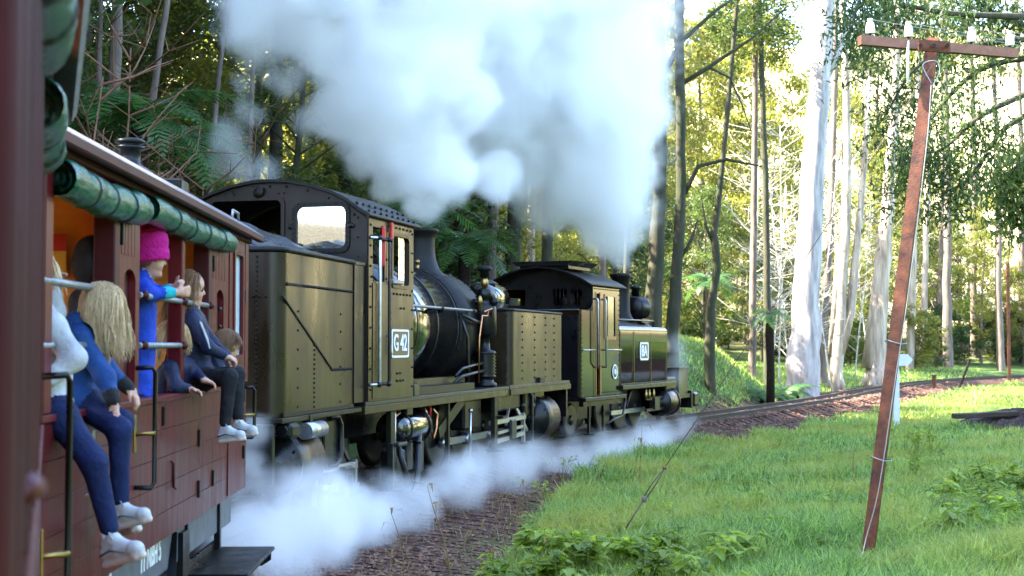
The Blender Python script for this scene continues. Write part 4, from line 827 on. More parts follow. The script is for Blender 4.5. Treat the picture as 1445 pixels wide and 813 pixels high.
def leaf_quads(C, size, asp, droop, rg):
    n = len(C); th = rg.uniform(0, 2 * np.pi, n); ph = np.arcsin(rg.uniform(-1, 1, n)) * .7 - droop
    a = np.stack([np.cos(th) * np.cos(ph), np.sin(th) * np.cos(ph), np.sin(ph)], 1)
    b = np.cross(a, rg.normal(size=(n, 3))); b /= np.linalg.norm(b, axis=1)[:, None] + 1e-9
    l = size * rg.uniform(.6, 1.35, n)[:, None]; w = l * asp
    nrm = np.cross(a, b) * l * .12
    V = np.stack([C - a * l * .5, C - a * l * .05 + b * w * .5 + nrm, C + a * l * .5, C - a * l * .05 - b * w * .5 + nrm], 1).reshape(-1, 3)
    return V, np.arange(4 * n).reshape(-1, 4)
def tree_proto(kind, seed):
    rg = np.random.default_rng(seed); rd = random.Random(seed); tb = MB(); cl = []
    if kind == 'under':   H, r0, z0, nc, cr, lp, ls, asp, dr, spread = 8.5, .12, 1.2, 74, .62, 125, .17, .42, .2, 2.3
    elif kind == 'tall':  H, r0, z0, nc, cr, lp, ls, asp, dr, spread = 19, .24, 6.0, 95, 1.05, 135, .34, .3, .7, 3.4
    elif kind == 'airy':  H, r0, z0, nc, cr, lp, ls, asp, dr, spread = 11, .11, 2.2, 60, .6, 95, .2, .3, .6, 2.4
    else:                 H, r0, z0, nc, cr, lp, ls, asp, dr, spread = 1.9, .035, .25, 22, .34, 120, .12, .42, .1, .8
    px, py = 0., 0.; P = []; Rr = []
    lx, ly = rd.uniform(-.06, .06), rd.uniform(-.06, .06)
    for i in range(10):
        t = i / 9; P.append((px, py, H * .93 * t - .5)); Rr.append(r0 * (1.25 - .25 * min(i, 1)) * (1 - .88 * t) + .012)
        px += lx * H / 9 + rd.uniform(-.05, .05) * H / 9 * 1.6; py += ly * H / 9 + rd.uniform(-.05, .05) * H / 9 * 1.6
    tb.tube(P, Rr, 9, False)
    for k in range(nc):
        t = (k + rd.random()) / nc; z = z0 + (H - z0) * t ** .85
        prof = math.sin(math.pi * min(max(.12 + .85 * t, 0), 1)) ** .7 * spread
        if kind == 'tall': prof = (.45 + .75 * math.sin(math.pi * t)) * spread * .8
        a = rd.uniform(0, 6.283); q = prof * (.25 + .8 * math.sqrt(rd.random()))
        i = min(int(z / H * 9), 8); bx, by = P[i][0], P[i][1]
        c = np.array([bx + q * math.cos(a), by + q * math.sin(a), z + rd.uniform(-.2, .2) * cr])
        cl.append(c)
        if k % (2 if kind != 'shrub' else 1) == 0:
            zb = max(z - q * rd.uniform(.35, .8), H * .12); j = min(int((zb + .5) / (H * .93) * 9), 8)
            b0 = Vector((P[j][0], P[j][1], zb)); m_ = b0.lerp(Vector(c), .55) + Vector((rd.uniform(-.15, .15) * q, rd.uniform(-.15, .15) * q, rd.uniform(0, .18) * q))
            rb = max(Rr[j] * .38, .012); tb.tube([b0, m_, c], [rb, rb * .6, rb * .22], 5, False)
    C = []
    for c in cl:
        m = int(lp * rd.uniform(.6, 1.4)); s_ = cr * rd.uniform(.7, 1.3)
        p = rg.normal(size=(m, 3)); p /= np.linalg.norm(p, axis=1)[:, None]; p *= (rg.uniform(0, 1, m) ** .45)[:, None] * s_; p[:, 2] *= .62
        C.append(c + p)
    V, Fq = leaf_quads(np.concatenate(C), ls, asp, dr, rg)
    return tb, np_mesh('crown', V, Fq, False)
PROTO = {}
def proto(kind, seed, leaf, bark):
    tb, cm = tree_proto(kind, seed); cm.materials.append(LF[leaf])
    t_ = tb.build('trunk', M[bark], None, None, 0, False); tm = t_.data; bpy.data.objects.remove(t_)
    return tm, cm
def plant_tree(pr, x, y, s, rz, name, label, cat, group, sz=None, z=None, tilt=0):
    zz = float(gz(x, y)[0]) if z is None else z
    e = empty(name, (x, y, zz - .05), rz); e.scale = (s, s, sz or s); e.rotation_euler = (tilt * math.sin(rz), tilt * math.cos(rz), rz); tag(e, label, cat, group)
    for nm, me in (('trunk', pr[0]), ('crown', pr[1])):
        o = bpy.data.objects.new(nm, me); col.objects.link(o); o.parent = e
    return e
UN = [proto('under', 21 + i, l, b) for i, (l, b) in enumerate((('mid', 'bark_brown'), ('deep', 'bark_dark'), ('lime', 'bark_brown'), ('mid', 'bark_dark'), ('lime', 'bark_brown')))]
TA = [proto('tall', 41, 'gum', 'bark_brown'), proto('tall', 42, 'mid', 'bark_dark'), proto('tall', 43, 'gum', 'bark_pale'), proto('tall', 44, 'lime', 'bark_brown')]
AI = [proto('airy', 51, 'lime', 'bark_brown'), proto('airy', 52, 'gum', 'bark_pale')]
SH = [proto('shrub', 61, 'mid', 'twig'), proto('shrub', 62, 'deep', 'twig'), proto('shrub', 63, 'lime', 'twig')]

rt_ = random.Random(5); placed = []
def free(x, y, r):
    if any((x - a) ** 2 + (y - b) ** 2 < (r + c) ** 2 for a, b, c in placed): return False
    placed.append((x, y, r)); return True
TXT = {'under': ['bushy mid green understorey tree on the slope behind the train', 'dense dark green understorey tree on the slope behind the train', 'yellow green understorey tree on the slope behind the train'],
       'far': ['bushy mid green tree in the sunlit wood beyond the grass', 'dense dark green tree in the sunlit wood beyond the grass', 'yellow green tree in the sunlit wood beyond the grass']}
LI = [0, 1, 2, 0, 2]
def d_of(x, y): return float(off_line(x, y)[0][0])
# forest on the slope to the left of the line
n = 0; tries = 0
while n < 44 and tries < 4000:
    tries += 1; y = rt_.uniform(9, 74); d = rt_.uniform(-22, -5.5)
    x = None
    i = np.argmin(abs(LINE[:, 1] - y)); x = LINE[i, 0] + d * 1.08
    if 40 < y and d > -9: continue
    if y > 56 and d > -14: continue
    if not free(x, y, 1.25): continue
    k = rt_.randrange(5); s = rt_.uniform(.75, 1.2)
    plant_tree(UN[k], x, y, s, rt_.uniform(0, 6.28), 'understorey_tree', TXT['under'][LI[k]], 'tree', 'understorey trees behind the train', s * rt_.uniform(.9, 1.3)); n += 1
n = 0; tries = 0
while n < 22 and tries < 4000:
    tries += 1; y = rt_.uniform(13, 36); d = rt_.uniform(-24, -7)
    i = np.argmin(abs(LINE[:, 1] - y)); x = LINE[i, 0] + d * 1.08
    if y > 44 and d > -13: continue
    if y > 50: continue
    if not free(x, y, 1.0): continue
    k = rt_.randrange(2); s = rt_.uniform(.75, 1.15)
    plant_tree(TA[k], x, y, s, rt_.uniform(0, 6.28), 'gum_tree', ['tall brown barked gum tree in the forest behind the train', 'tall dark trunked gum tree in the forest behind the train'][k], 'tree', 'tall gum trees behind the train', None, None, .03); n += 1
# sunlit wood across the grass and beyond the bend
n = 0; tries = 0
while n < 44 and tries < 4000:
    tries += 1; y = rt_.uniform(72, 104); x = rt_.uniform(-14, 46)
    if abs(d_of(x, y)) < 5 or (d_of(x, y) > 0 and y < 82): continue
    if not free(x, y, 1.5): continue
    k = rt_.choice((0, 1, 2, 2, 3, 4, 4)); s = rt_.uniform(.6, 1.15)
    plant_tree(UN[k], x, y, s, rt_.uniform(0, 6.28), 'woodland_tree', TXT['far'][LI[k]], 'tree', 'trees in the sunlit wood', s * rt_.uniform(.8, 1.3)); n += 1
n = 0; tries = 0
while n < 30 and tries < 4000:
    tries += 1; y = rt_.uniform(58, 112); x = rt_.uniform(2, 50)
    if abs(d_of(x, y)) < 5 or (d_of(x, y) > 0 and y < 84): continue
    if not free(x, y, 1.0): continue
    k = rt_.randrange(2); s = rt_.uniform(.8, 1.4)
    plant_tree(AI[k], x, y, s, rt_.uniform(0, 6.28), 'slender_tree', ['slender airy yellow green tree in the sunlit wood', 'slender pale barked gum in the sunlit wood'][k], 'tree', 'slender trees in the sunlit wood', None, None, .05); n += 1
# forest edge on the far side of the grass, to the right of the picture
n = 0; tries = 0
while n < 26 and tries < 3000:
    tries += 1; y = rt_.uniform(-14, 34); x = rt_.uniform(max(19., .42 * y + 8), 36)
    if not free(x, y, 1.5): continue
    k = rt_.randrange(5); s = rt_.uniform(.9, 1.3)
    plant_tree(UN[k], x, y, s, rt_.uniform(0, 6.28), 'understorey_tree', ['bushy mid green tree across the grass from the carriages', 'dense dark green tree across the grass from the carriages', 'yellow green tree across the grass from the carriages'][LI[k]], 'tree', 'trees across the grass from the train', s * 1.2); n += 1
for k, (x, y) in enumerate(((-9, 10.8), (-10.5, 12.6), (-8.6, 9.0), (-12, 11), (-8.2, 13.6), (-11.5, 14.2), (-7.6, 16.2))):  # extra trees added out of view to shade the carriage and low steam
    plant_tree(UN[k % 5], x, y, 1.2, k * 1.1, 'understorey_tree', TXT['under'][LI[k % 5]], 'tree', 'understorey trees behind the train', 1.35)
for k, (x, y) in enumerate(((-13, 16.5), (-13.5, 20.4), (-12.5, 24), (-11, 25.6), (-10.5, 27.4), (-11.5, 29.2), (-9.5, 30.8), (-15.5, 19.5), (-15, 26.5), (-15, 23))):  # row of gums added upslope to keep sun off the steam plumes
    plant_tree(TA[(0, 1, 3)[k % 3]], x, y, 1.12, k * 1.7, 'gum_tree', 'towering gum tree added on the slope to shade the steam', 'tree', 'towering gums added to shade the steam')
# denser growth seen through the gaps behind the train
for px, dp, k in ((455, 42, 2), (425, 48, 4), (350, 44, 4), (600, 50, 2), (655, 52, 4), (280, 38, 2), (540, 54, 4), (720, 56, 2), (180, 34, 4), (780, 58, 2)):
    p = at(px, 480, dp); plant_tree(UN[k], p.x, p.y, 1.0, px * .1, 'understorey_tree', TXT['under'][LI[k]], 'tree', 'understorey trees behind the train', 1.15)
# tall gums closing the view beyond the bank
for k, (px, dp, s, j) in enumerate(((1000, 88, 1.1, 3), (1062, 96, 1.2, 3), (930, 80, 1.1, 3), (850, 66, 1.0, 3), (1240, 108, 1.2, 0), (600, 60, 1., 3), (460, 52, .9, 3))):
    p = at(px, 480, dp); plant_tree(TA[j], p.x, p.y, s, px * .37, 'gum_tree', ['tall olive leaved gum beyond the green bank', 'tall dark gum beyond the green bank', '', 'tall yellow green gum beyond the green bank'][j], 'tree', 'tall gums beyond the bank')
for k in range(14):
    x = -26 + k * 4.2 + rt_.uniform(-1, 1); y = rt_.uniform(-34, -17); s = rt_.uniform(1., 1.4); i = k % 5
    plant_tree(UN[i], x, y, s, k * 1.3, 'understorey_tree', ['bushy mid green tree beside the line behind the carriages', 'dense dark green tree beside the line behind the carriages', 'yellow green tree beside the line behind the carriages'][LI[i]], 'tree', 'trees behind the carriages', s * 1.2)
# shrubs
n = 0; tries = 0
while n < 95 and tries < 5000:
    tries += 1
    if n < 45: y = rt_.uniform(26, 62); i = np.argmin(abs(LINE[:, 1] - y)); x = LINE[i, 0] + rt_.uniform(-22, -5.5) * 1.08
    else: y = rt_.uniform(80, 100); x = rt_.uniform(2, 45)
    if 42 < y < 80 and d_of(x, y) > -11: continue
    if abs(d_of(x, y)) < 4.5 or (d_of(x, y) > 0 and y < 86): continue
    k = rt_.randrange(3); s = rt_.uniform(.8, 1.9); nb = n < 45
    plant_tree(SH[k], x, y, s, rt_.uniform(0, 6.28), 'shrub', [['leafy mid green shrub on the bank above the line', 'dark green shrub on the bank above the line', 'yellow green shrub on the bank above the line'], ['leafy mid green shrub at the edge of the wood', 'dark green shrub at the edge of the wood', 'yellow green shrub at the edge of the wood']][0 if nb else 1][k], 'shrub', 'shrubs above the line' if nb else 'shrubs at the wood edge'); n += 1

# individual trunks that show in the photograph
def key_tree(name, label, pts, depth, widths, bark, crown=None, cs=1., fork=None, limbs=(), group=None, flare=1.0, foot=True):
    P = [at(px, py, depth) for px, py in pts]; k = depth / F; Rr = [max(w_ * k / 2, .012) for w_ in widths]
    g = float(gz(P[0].x, P[0].y)[0])
    base = Vector((P[0].x, depth, g))
    if foot:
        R0 = Rr[0]; P = [Vector((P[0].x, depth, g - .3))] + [p for p in P if p.z > g + .3]
        Rr = [R0 * 1.06 * flare] + Rr[-(len(P) - 1):]
    d = (P[-1] - P[-2]).normalized(); top = P[-1]
    for s_ in (3., 6.5, 10.): P.append(top + (d * .85 + Vector((0, 0, .15))) * s_); Rr.append(max(Rr[-1] * .8, .02))
    # resample with small wobble
    Q = []; q = []; rr_ = random.Random(int(pts[0][0]))
    for i in range(len(P) - 1):
        for j in range(4):
            t = j / 4; Q.append(P[i].lerp(P[i + 1], t) + Vector((rr_.uniform(-1, 1), rr_.uniform(-1, 1), 0)) * Rr[i] * .12); q.append((Rr[i] * (1 - t) + Rr[i + 1] * t) * rr_.uniform(.95, 1.05))
    th = Thing(name, base, label, 'tree', group)
    mb = MB().tube(Q, q, 14, False)
    if flare > 1:                                     # root buttresses
        for a in range(5):
            an = a * 1.256 + .4; mb.tube([base + Vector((math.cos(an), math.sin(an), 0)) * q[0] * 1.25 + Vector((0, 0, -.15)), base + Vector((math.cos(an), math.sin(an), 0)) * q[0] * .75 + Vector((0, 0, .35)), base + Vector((math.cos(an) * q[0] * .5, math.sin(an) * q[0] * .5, 1.2))], [q[0] * .42, q[0] * .36, q[0] * .1], 7)
    th.part(mb, 'trunk', M[bark])
    for (pl, wl) in limbs:
        th.part(MB().tube([at(*p_) if len(p_) == 3 else at(p_[0], p_[1], depth) for p_ in pl], [max(w_ * k / 2, .01) for w_ in wl], 7), 'limb', M[bark])
    if crown:
        o = bpy.data.objects.new('crown', crown[1]); col.objects.link(o); o.parent = th.o; o.scale = (cs, cs, cs)
        o.location = Vector((P[-2].x, P[-2].y, P[-2].z)) - th.loc - Vector((0, 0, 12 * cs)); o.rotation_euler = (0, 0, rr_.uniform(0, 6))
    return th
key_tree('mountain_ash', 'massive pale grey gum trunk standing beside the bend of the track', [(1133, 515), (1138, 430), (1142, 330), (1150, 200), (1158, 100), (1166, 0)], 50, [47, 39, 35, 32, 29, 26], 'bark_pale', TA[2], 1.0, flare=1.0,
         limbs=[([(1155, 130), (1185, 70), (1205, 10)], [14, 10, 7])])
key_tree('twin_gum', 'cream trunked gum forking low beyond the track bend', [(1180, 525), (1186, 440), (1192, 350), (1196, 250), (1194, 130), (1190, 0)], 58, [19, 16, 14, 12, 10, 9], 'bark_cream', TA[2], .7, flare=1.05,
         limbs=[([(1183, 500), (1200, 440), (1206, 380), (1214, 300), (1222, 200), (1226, 100)], [18, 14, 12, 10, 8, 6]), ([(1172, 500), (1178, 430), (1184, 345)], [10, 9, 8])])
key_tree('leaning_gum', 'leaning white gum with two joined stems and flared base', [(1236, 520), (1243, 430), (1250, 340), (1256, 250), (1262, 150), (1268, 0)], 64, [26, 20, 18, 16, 14, 12], 'bark_cream', TA[2], .8, flare=1.15,
         limbs=[([(1226, 520), (1234, 440), (1243, 350), (1250, 280)], [22, 17, 13, 8])])
key_tree('mossy_tree', 'dark mossy trunk rising right behind the tank locomotive lamp', [(921, 470), (925, 380), (930, 280), (932, 150), (928, 0)], 36, [26, 22, 20, 19, 18], 'bark_dark', TA[1], .8,
         limbs=[([(930, 120), (960, 60), (1010, 15), (1060, -20)], [9, 7, 5, 3]), ([(930, 160), (910, 120), (905, 60)], [7, 5, 3])])
key_tree('mossy_tree', 'slimmer dark trunk with lichen beside the bank top', [(948, 475), (954, 400), (960, 300), (961, 180), (958, 0)], 37, [20, 17, 15, 14, 13], 'bark_dark', TA[1], .8,
         limbs=[([(960, 285), (985, 235), (1025, 225), (1075, 235)], [8, 6, 5, 2]), ([(957, 370), (975, 340), (985, 310)], [6, 4, 2]), ([(959, 120), (1000, 95), (1060, 55), (1110, 10)], [7, 6, 4, 2]), ([(1000, 95), (1030, 110), (1048, 150), (1060, 185)], [4, 3, 2, 1.5])])
key_tree('crooked_tree', 'crooked dark tree on top of the green bank', [(1001, 490), (1004, 430), (1012, 380), (1008, 330), (1016, 270), (1030, 120), (1040, 0)], 41, [15, 12, 11, 10, 8, 7, 6], 'bark_dark', UN[1], .7,
         limbs=[([(1010, 350), (996, 320), (990, 280)], [6, 4, 2])])
key_tree('slim_tree', 'slim greenish trunk behind the bank shrubs', [(1062, 490), (1063, 400), (1064, 300), (1066, 150), (1066, 0)], 48, [11, 10, 9, 8, 7], 'bark_brown', UN[2], .8)
key_tree('slim_tree', 'slim dark trunk just left of the massive pale gum', [(1084, 490), (1082, 400), (1080, 250), (1075, 100), (1072, 0)], 47, [13, 10, 9, 8, 7], 'bark_dark', UN[0], .8)
key_tree('brown_gum', 'thin reddish brown trunk leaning behind the massive pale gum', [(1160, 500), (1165, 430), (1170, 360), (1175, 250), (1180, 0)], 62, [13, 11, 10, 9, 8], 'bark_brown', AI[1], .8)
for bx, w_, tx, dp, nm in ((1302, 10, 1310, 86, 'thin pale trunk behind the white arrow sign'), (1338, 14, 1332, 84, 'straight grey trunk near the far wood edge'), (1326, 9, 1330, 88, 'thin grey trunk beside a straight grey trunk'), (1376, 11, 1370, 92, 'dark slim trunk in the wood between two grey ones'), (1413, 11, 1400, 84, 'brown trunk standing near the far rusty post'), (1444, 12, 1436, 90, 'brown trunk at the wood edge past the far rusty post'), (1283, 12, 1296, 80, 'pale crooked trunk at the near edge of the wood')):
    key_tree('woodland_tree', nm, [(bx, 520), ((bx * 2 + tx) / 3, 400), ((bx + tx) / 2 + 3, 250), (tx, 60)], dp, [w_, w_ * .85, w_ * .7, w_ * .5], 'bark_brown' if bx != 1302 and bx != 1283 else 'bark_cream', AI[bx % 2], .9)
for bx, by, tx, w_, dp, bk_, nm in ((158, 210, 166, 20, 20, 'bark_brown', 'thick grey purple trunk behind the carriage roof'), (206, 205, 236, 11, 21, 'bark_brown', 'slim tan trunk leaning behind the carriage roof'), (138, 190, 142, 9, 22, 'bark_brown', 'narrow grey trunk behind the carriage roof'), (300, 200, 320, 8, 23, 'bark_brown', 'thin pale pole trunk rising out of the left steam'), (352, 210, 362, 7, 24, 'bark_brown', 'thin brown trunk beside the left steam'),
        (388, 250, 392, 20, 31, 'bark_dark', 'ivy dark trunk above the olive cab roof'), (492, 280, 494, 30, 30, 'bark_dark', 'thick black trunk behind the olive cab roof'), (517, 280, 522, 14, 34, 'bark_brown', 'greyish trunk next to the thick black trunk'), (692, 400, 704, 15, 33, 'bark_brown', 'purple grey trunk above the boiler'), (722, 400, 738, 22, 35, 'bark_dark', 'dark slanting trunk above the sand dome'), (770, 400, 782, 16, 37, 'bark_dark', 'dark trunk with ivy beside a slanting dark trunk'), (748, 400, 756, 12, 40, 'bark_cream', 'sunlit cream trunk between two dark trunks'), (640, 400, 668, 14, 34, 'bark_dark', 'forked dark trunk above the boiler front'), (850, 400, 856, 10, 44, 'bark_brown', 'thin brown trunk behind the tank locomotive chimney'), (884, 420, 890, 9, 46, 'bark_dark', 'dark slender trunk right of the tank locomotive chimney'), (440, 260, 444, 12, 38, 'bark_dark', 'dark trunk left of the thick black trunk')):
    key_tree('forest_tree', nm, [(bx - (tx - bx) * .5, by + 200), (bx, by), ((bx + tx) / 2, by / 2), (tx, 0)], dp, [w_ * 1.15, w_, w_ * .9, w_ * .75], bk_, UN[bx % 5] if dp > 30 else TA[bx % 2], .7)
# bare twiggy saplings
def bare(name, label, x, y, H, lean, seed, m, n=16, group=None, spread=.45):
    rd = random.Random(seed); z = float(gz(x, y)[0]); th = Thing(name, (x, y, z), label, 'sapling', group); mb = MB()
    P = [Vector((x, y, z - .2))]
    for i in range(7): P.append(P[-1] + Vector((lean * H / 7 + rd.uniform(-.06, .06), rd.uniform(-.06, .06), H / 7)))
    mb.tube(P, [.035 * (1 - i / 9) for i in range(8)], 6)
    for k in range(n):
        i = rd.randrange(1, 7); a = rd.uniform(0, 6.28); l = H * rd.uniform(.12, .34); b = P[i].lerp(P[i + 1], rd.random()); br = [b]
        dv = Vector((math.cos(a), math.sin(a), rd.uniform(.1, .9))).normalized()
        for s_ in range(3): br.append(br[-1] + dv * l / 3); dv = (dv + Vector((rd.uniform(-spread, spread), rd.uniform(-spread, spread), rd.uniform(-.2, .35)))).normalized()
        mb.tube(br, [.016, .012, .008, .004], 5)
        for f in range(3):
            c = br[rd.randrange(1, 3)]; e = c + Vector((rd.uniform(-1, 1), rd.uniform(-1, 1), rd.uniform(-.1, .8))) * l * .35; mb.tube([c, e], [.007, .003], 4)
    th.part(mb, 'branches', M[m])
for k, (px, dp, H, ln) in enumerate(((98, 13.5, 4.6, .06), (120, 15, 5.2, .1), (175, 15.5, 4.4, -.05), (225, 16, 3.8, .12), (260, 17, 4.2, -.08), (142, 18, 6.5, .02), (330, 19, 5, .05))):
    p = at(px, 480, dp); bare('bare_sapling', 'bare brown twiggy sapling behind the carriage roof', p.x, p.y, H, ln, 100 + k, 'twig', 20, 'bare saplings by the carriage')
for k, (px, dp, H, ln) in enumerate(((1100, 52, 10, .02), (1120, 56, 9, -.1), (1085, 55, 8, .1), (1150, 60, 10, .1), (1175, 54, 7, -.15), (1205, 66, 9, .1), (1060, 58, 9, .05), (1225, 70, 8, -.08))):
    p = at(px, 500, dp); bare('bleached_sapling', 'bleached bare branching sapling around the massive pale gum', p.x, p.y, H, ln, 200 + k, 'twig_pale', 34, 'bleached saplings by the pale gum', .7)
# overhanging tree at the right: trunk outside the picture, boughs reaching in
def boughs(name, label, base, branches, leaf, seed, bark='bark_dark', lp=900, size=.17, asp=.3, droop=.8, cr=.8):
    rg = np.random.default_rng(seed); th = Thing(name, base, label, 'tree'); b = Vector(base)
    tr = MB().tube([b - Vector((0, 0, .4)), b + Vector((.1, 0, 3)), b + Vector((-.1, .1, 7)), b + Vector((0, 0, 13)), b + Vector((.3, 0, 19))], [.34, .28, .24, .18, .08], 12)
    th.part(tr, 'trunk', M[bark]); C = []
    for pts in branches:
        P = [Vector(p) for p in pts]; k = len(P); Q = catmull([tuple(p) for p in P], 5)
        th.part(MB().tube([tuple(q) for q in Q], [.08 * (1 - i / len(Q)) + .012 for i in range(len(Q))], 7), 'bough', M[bark])
        for q in Q[max(3, len(Q) // 3):]:
            m = int(lp * rg.uniform(.3, 1.2) / 8); pp = rg.normal(size=(m, 3)) * cr * .45; pp[:, 2] -= abs(rg.normal(size=m)) * cr * .45; C.append(q + pp)
    V, Fq = leaf_quads(np.concatenate(C), size, asp, droop, rg); V = V - np.array(base)
    me = np_mesh('crown', V, Fq, False); me.materials.append(LF[leaf]); o = bpy.data.objects.new('crown', me); col.objects.link(o); o.parent = th.o
    return th
b0 = (13.2, 34.0, float(gz(13.2, 34)[0]))
boughs('overhanging_gum', 'dark leafed gum reaching over the grass beside the rusty pole', b0, [
    [(13.2, 34, 9), tuple(at(1400, 60, 33)), tuple(at(1300, 90, 32)), tuple(at(1245, 170, 31.5))], [(13.2, 34, 8), tuple(at(1390, 160, 33)), tuple(at(1330, 210, 33)), tuple(at(1290, 215, 32))],
    [(13.2, 34, 9.5), tuple(at(1350, 20, 32)), tuple(at(1260, 10, 31)), tuple(at(1215, 60, 31))], [(13.2, 34, 7.5), tuple(at(1420, 180, 33.5)), tuple(at(1370, 250, 33)), tuple(at(1325, 275, 33))],
    [(13.2, 34, 9), tuple(at(1430, 30, 34)), tuple(at(1390, 10, 34)), tuple(at(1330, -40, 34))], [(13.2, 34, 8.6), tuple(at(1380, 100, 34)), tuple(at(1290, 200, 34)), tuple(at(1262, 270, 34))],
    [(13.2, 34, 10), (12.4, 33, 11), (11, 31.5, 11.5), (9, 30, 11)], [(13.2, 34, 12), (14.6, 33.2, 13), (16, 32, 13.5)], [(13.2, 34, 14), (12.2, 34.5, 15.5), (10.6, 35, 16)], [(13.2, 34, 16), (14.2, 35, 17.5), (15.2, 36, 18)], [(13.2, 34, 12), tuple(at(1300, -60, 30)), tuple(at(1225, -20, 29)), tuple(at(1199, 50, 28.6))]], 'deep', 5, cr=.75, lp=1500)
b1 = (13.5, 35.5 - 9, float(gz(13.5, 26.5)[0]))
boughs('bright_leafed_tree', 'bright green leafed bough entering at the edge past the rusty pole', (11.6, 27.5, float(gz(11.6, 27.5)[0])), [
    [(11.6, 27.5, 6.2), tuple(at(1480, 210, 27.2)), tuple(at(1440, 230, 27)), tuple(at(1412, 265, 27))], [(11.6, 27.5, 5.0), tuple(at(1500, 300, 27.2)), tuple(at(1450, 290, 27)), tuple(at(1425, 300, 27))], [(11.6, 27.5, 7), (12.4, 27, 8), (13, 26.4, 8.5)], [(11.6, 27.5, 8), (11.0, 27.5, 9.2), (10.9, 27.0, 9.8)]], 'mid', 6, lp=1100, cr=.5)
# dark boughs across the top

# ferns
def frond_mesh(L, seed):
    rd = random.Random(seed); V = []; Fc = []; n = 26
    pts = [(L * (t * .92), 0, L * (.62 * t - .95 * t * t)) for t in np.linspace(0, 1, n)]
    for i in range(1, n):
        t = i / n; w_ = L * .26 * math.sin(math.pi * min(1, .12 + t * .9)) ** .8
        p = Vector(pts[i]); dx = Vector(pts[i]) - Vector(pts[i - 1])
        for s_ in (-1, 1):
            b = len(V); tip = p + Vector((w_ * .35, s_ * w_, -w_ * rd.uniform(.25, .5)))
            V += [p - dx * .42, p + dx * .1, p.lerp(tip, .6) + dx * .38, tip, p.lerp(tip, .6) - dx * .3]; Fc.append([b, b + 1, b + 2, b + 3, b + 4])
    mb = MB().add([tuple(v) for v in V], Fc); mb.tube(pts, [.014 * (1 - .8 * i / n) for i in range(n)], 4)
    o = mb.build('frond', LF['fern'], None, None, 0, False); me = o.data; bpy.data.objects.remove(o); return me
FR = [frond_mesh(1.7, 3), frond_mesh(1.5, 4)]
def tree_fern(x, y, h, s, n, label, group=None, seed=1):
    rd = random.Random(seed); z = float(gz(x, y)[0]); e = empty('tree_fern', (x, y, z)); tag(e, label, 'fern', group)
    if h > .2:
        t_ = MB().tube([(0, 0, -.2), (.02, 0, h * .4), (0, .03, h * .8), (0, 0, h + .05)], [.13, .12, .13, .09], 10).build('trunk', M['fernstem'], e)
    for k in range(n):
        o = bpy.data.objects.new('frond', FR[k % 2]); col.objects.link(o); o.parent = e; o.location = (0, 0, h)
        o.rotation_euler = (rd.uniform(-.12, .12), rd.uniform(-.25, .4) if k % 3 else -.45, k * 2.399 + rd.uniform(-.2, .2)); q = s * rd.uniform(.8, 1.15); o.scale = (q, q, q)
def fern_px(px, py, dp, s, n, label, seed, hmin=0):
    p = at(px, py, dp); g = float(gz(p.x, p.y)[0]); tree_fern(p.x, p.y, min(max(p.z - g, hmin), .25 if 'low' in label else 9), s, n, label, None, seed)
fern_px(196, 172, 17.5, .85, 16, 'large green tree fern arching behind the carriage roof vent', 1)
fern_px(255, 200, 19, .7, 14, 'green tree fern between carriage roof and olive cab', 2)
fern_px(125, 165, 19, .7, 12, 'dim tree fern among bare saplings by the carriage', 3)
fern_px(1086, 445, 41, .45, 9, 'small tree fern with black trunk on the green bank', 4)
fern_px(1104, 500, 44, .75, 12, 'low fern drooping over the bank end', 5)
fern_px(1072, 478, 43.5, .6, 12, 'low fern at the top of the bank', 6)
fern_px(1122, 512, 46.5, .6, 12, 'low fern at the foot of the massive pale gum', 7)
fern_px(590, 300, 29, .9, 14, 'tree fern above the boiler in the dark forest', 8)
fern_px(655, 345, 28, .8, 14, 'tree fern behind the locomotive chimney', 9)
fern_px(1000, 400, 46, .7, 12, 'fern on the slope behind the crooked dark tree', 10)

# far woodland: reads as one mass
rg = np.random.default_rng(77); n_ = 260; xs = rg.uniform(-120, 130, n_); ys = rg.uniform(112, 190, n_) ; C = []
hs = rg.uniform(4, 10, n_)
gzz = gz(xs, ys)
for x, y, h, g in zip(xs, ys, hs, gzz):
    if 0 < x < 80 and rg.random() < .8: continue
    m = 260; p = rg.normal(size=(m, 3)); p /= np.linalg.norm(p, axis=1)[:, None]; p *= (rg.uniform(0, 1, m) ** .4)[:, None] * np.array([2.6, 2.6, h * .5]); C.append(np.array([x, y, g + h * .55]) + p * rg.uniform(.8, 1.2))
V, Fq = leaf_quads(np.concatenate(C), .75, .6, .2, rg); me = np_mesh('far_woodland', V, Fq, False); me.materials.append(LF['gum'])
o = bpy.data.objects.new('far_woodland', me); col.objects.link(o); tag(o, 'far wooded hillside seen through the trees', 'woodland', kind='stuff')

# ------------------------------------------------------------------ grass, weeds, stones
def grass_blades(x, y, h, wd, seed, lean=.35):
    rg = np.random.default_rng(seed); n = len(x); z = gz(x, y) - .02
    a = rg.uniform(0, 6.283, n); l = rg.uniform(.1, 1.0, n) * lean; dx = np.cos(a); dy = np.sin(a); fa = rg.uniform(0, 6.283, n); wx = np.cos(fa) * wd / 2; wy = np.sin(fa) * wd / 2
    B_ = np.stack([x, y, z], 1)
    def P(t, bend, up): return B_ + np.stack([dx * h * l * bend, dy * h * l * bend, h * up * np.sqrt(np.maximum(1 - (l * bend) ** 2 * .5, .3))], 1)
    W = np.stack([wx, wy, np.zeros(n)], 1)
    m1 = P(0, .35, .55); tp = P(1, 1.3, .95)
    V = np.stack([B_ - W, B_ + W, m1 + W * .8, m1 - W * .8, tp], 1).reshape(-1, 3)
    k = np.arange(n) * 5; F4 = np.stack([k, k + 1, k + 2, k + 3], 1); F3 = np.stack([k + 3, k + 2, k + 4], 1)
    return V, F4, F3
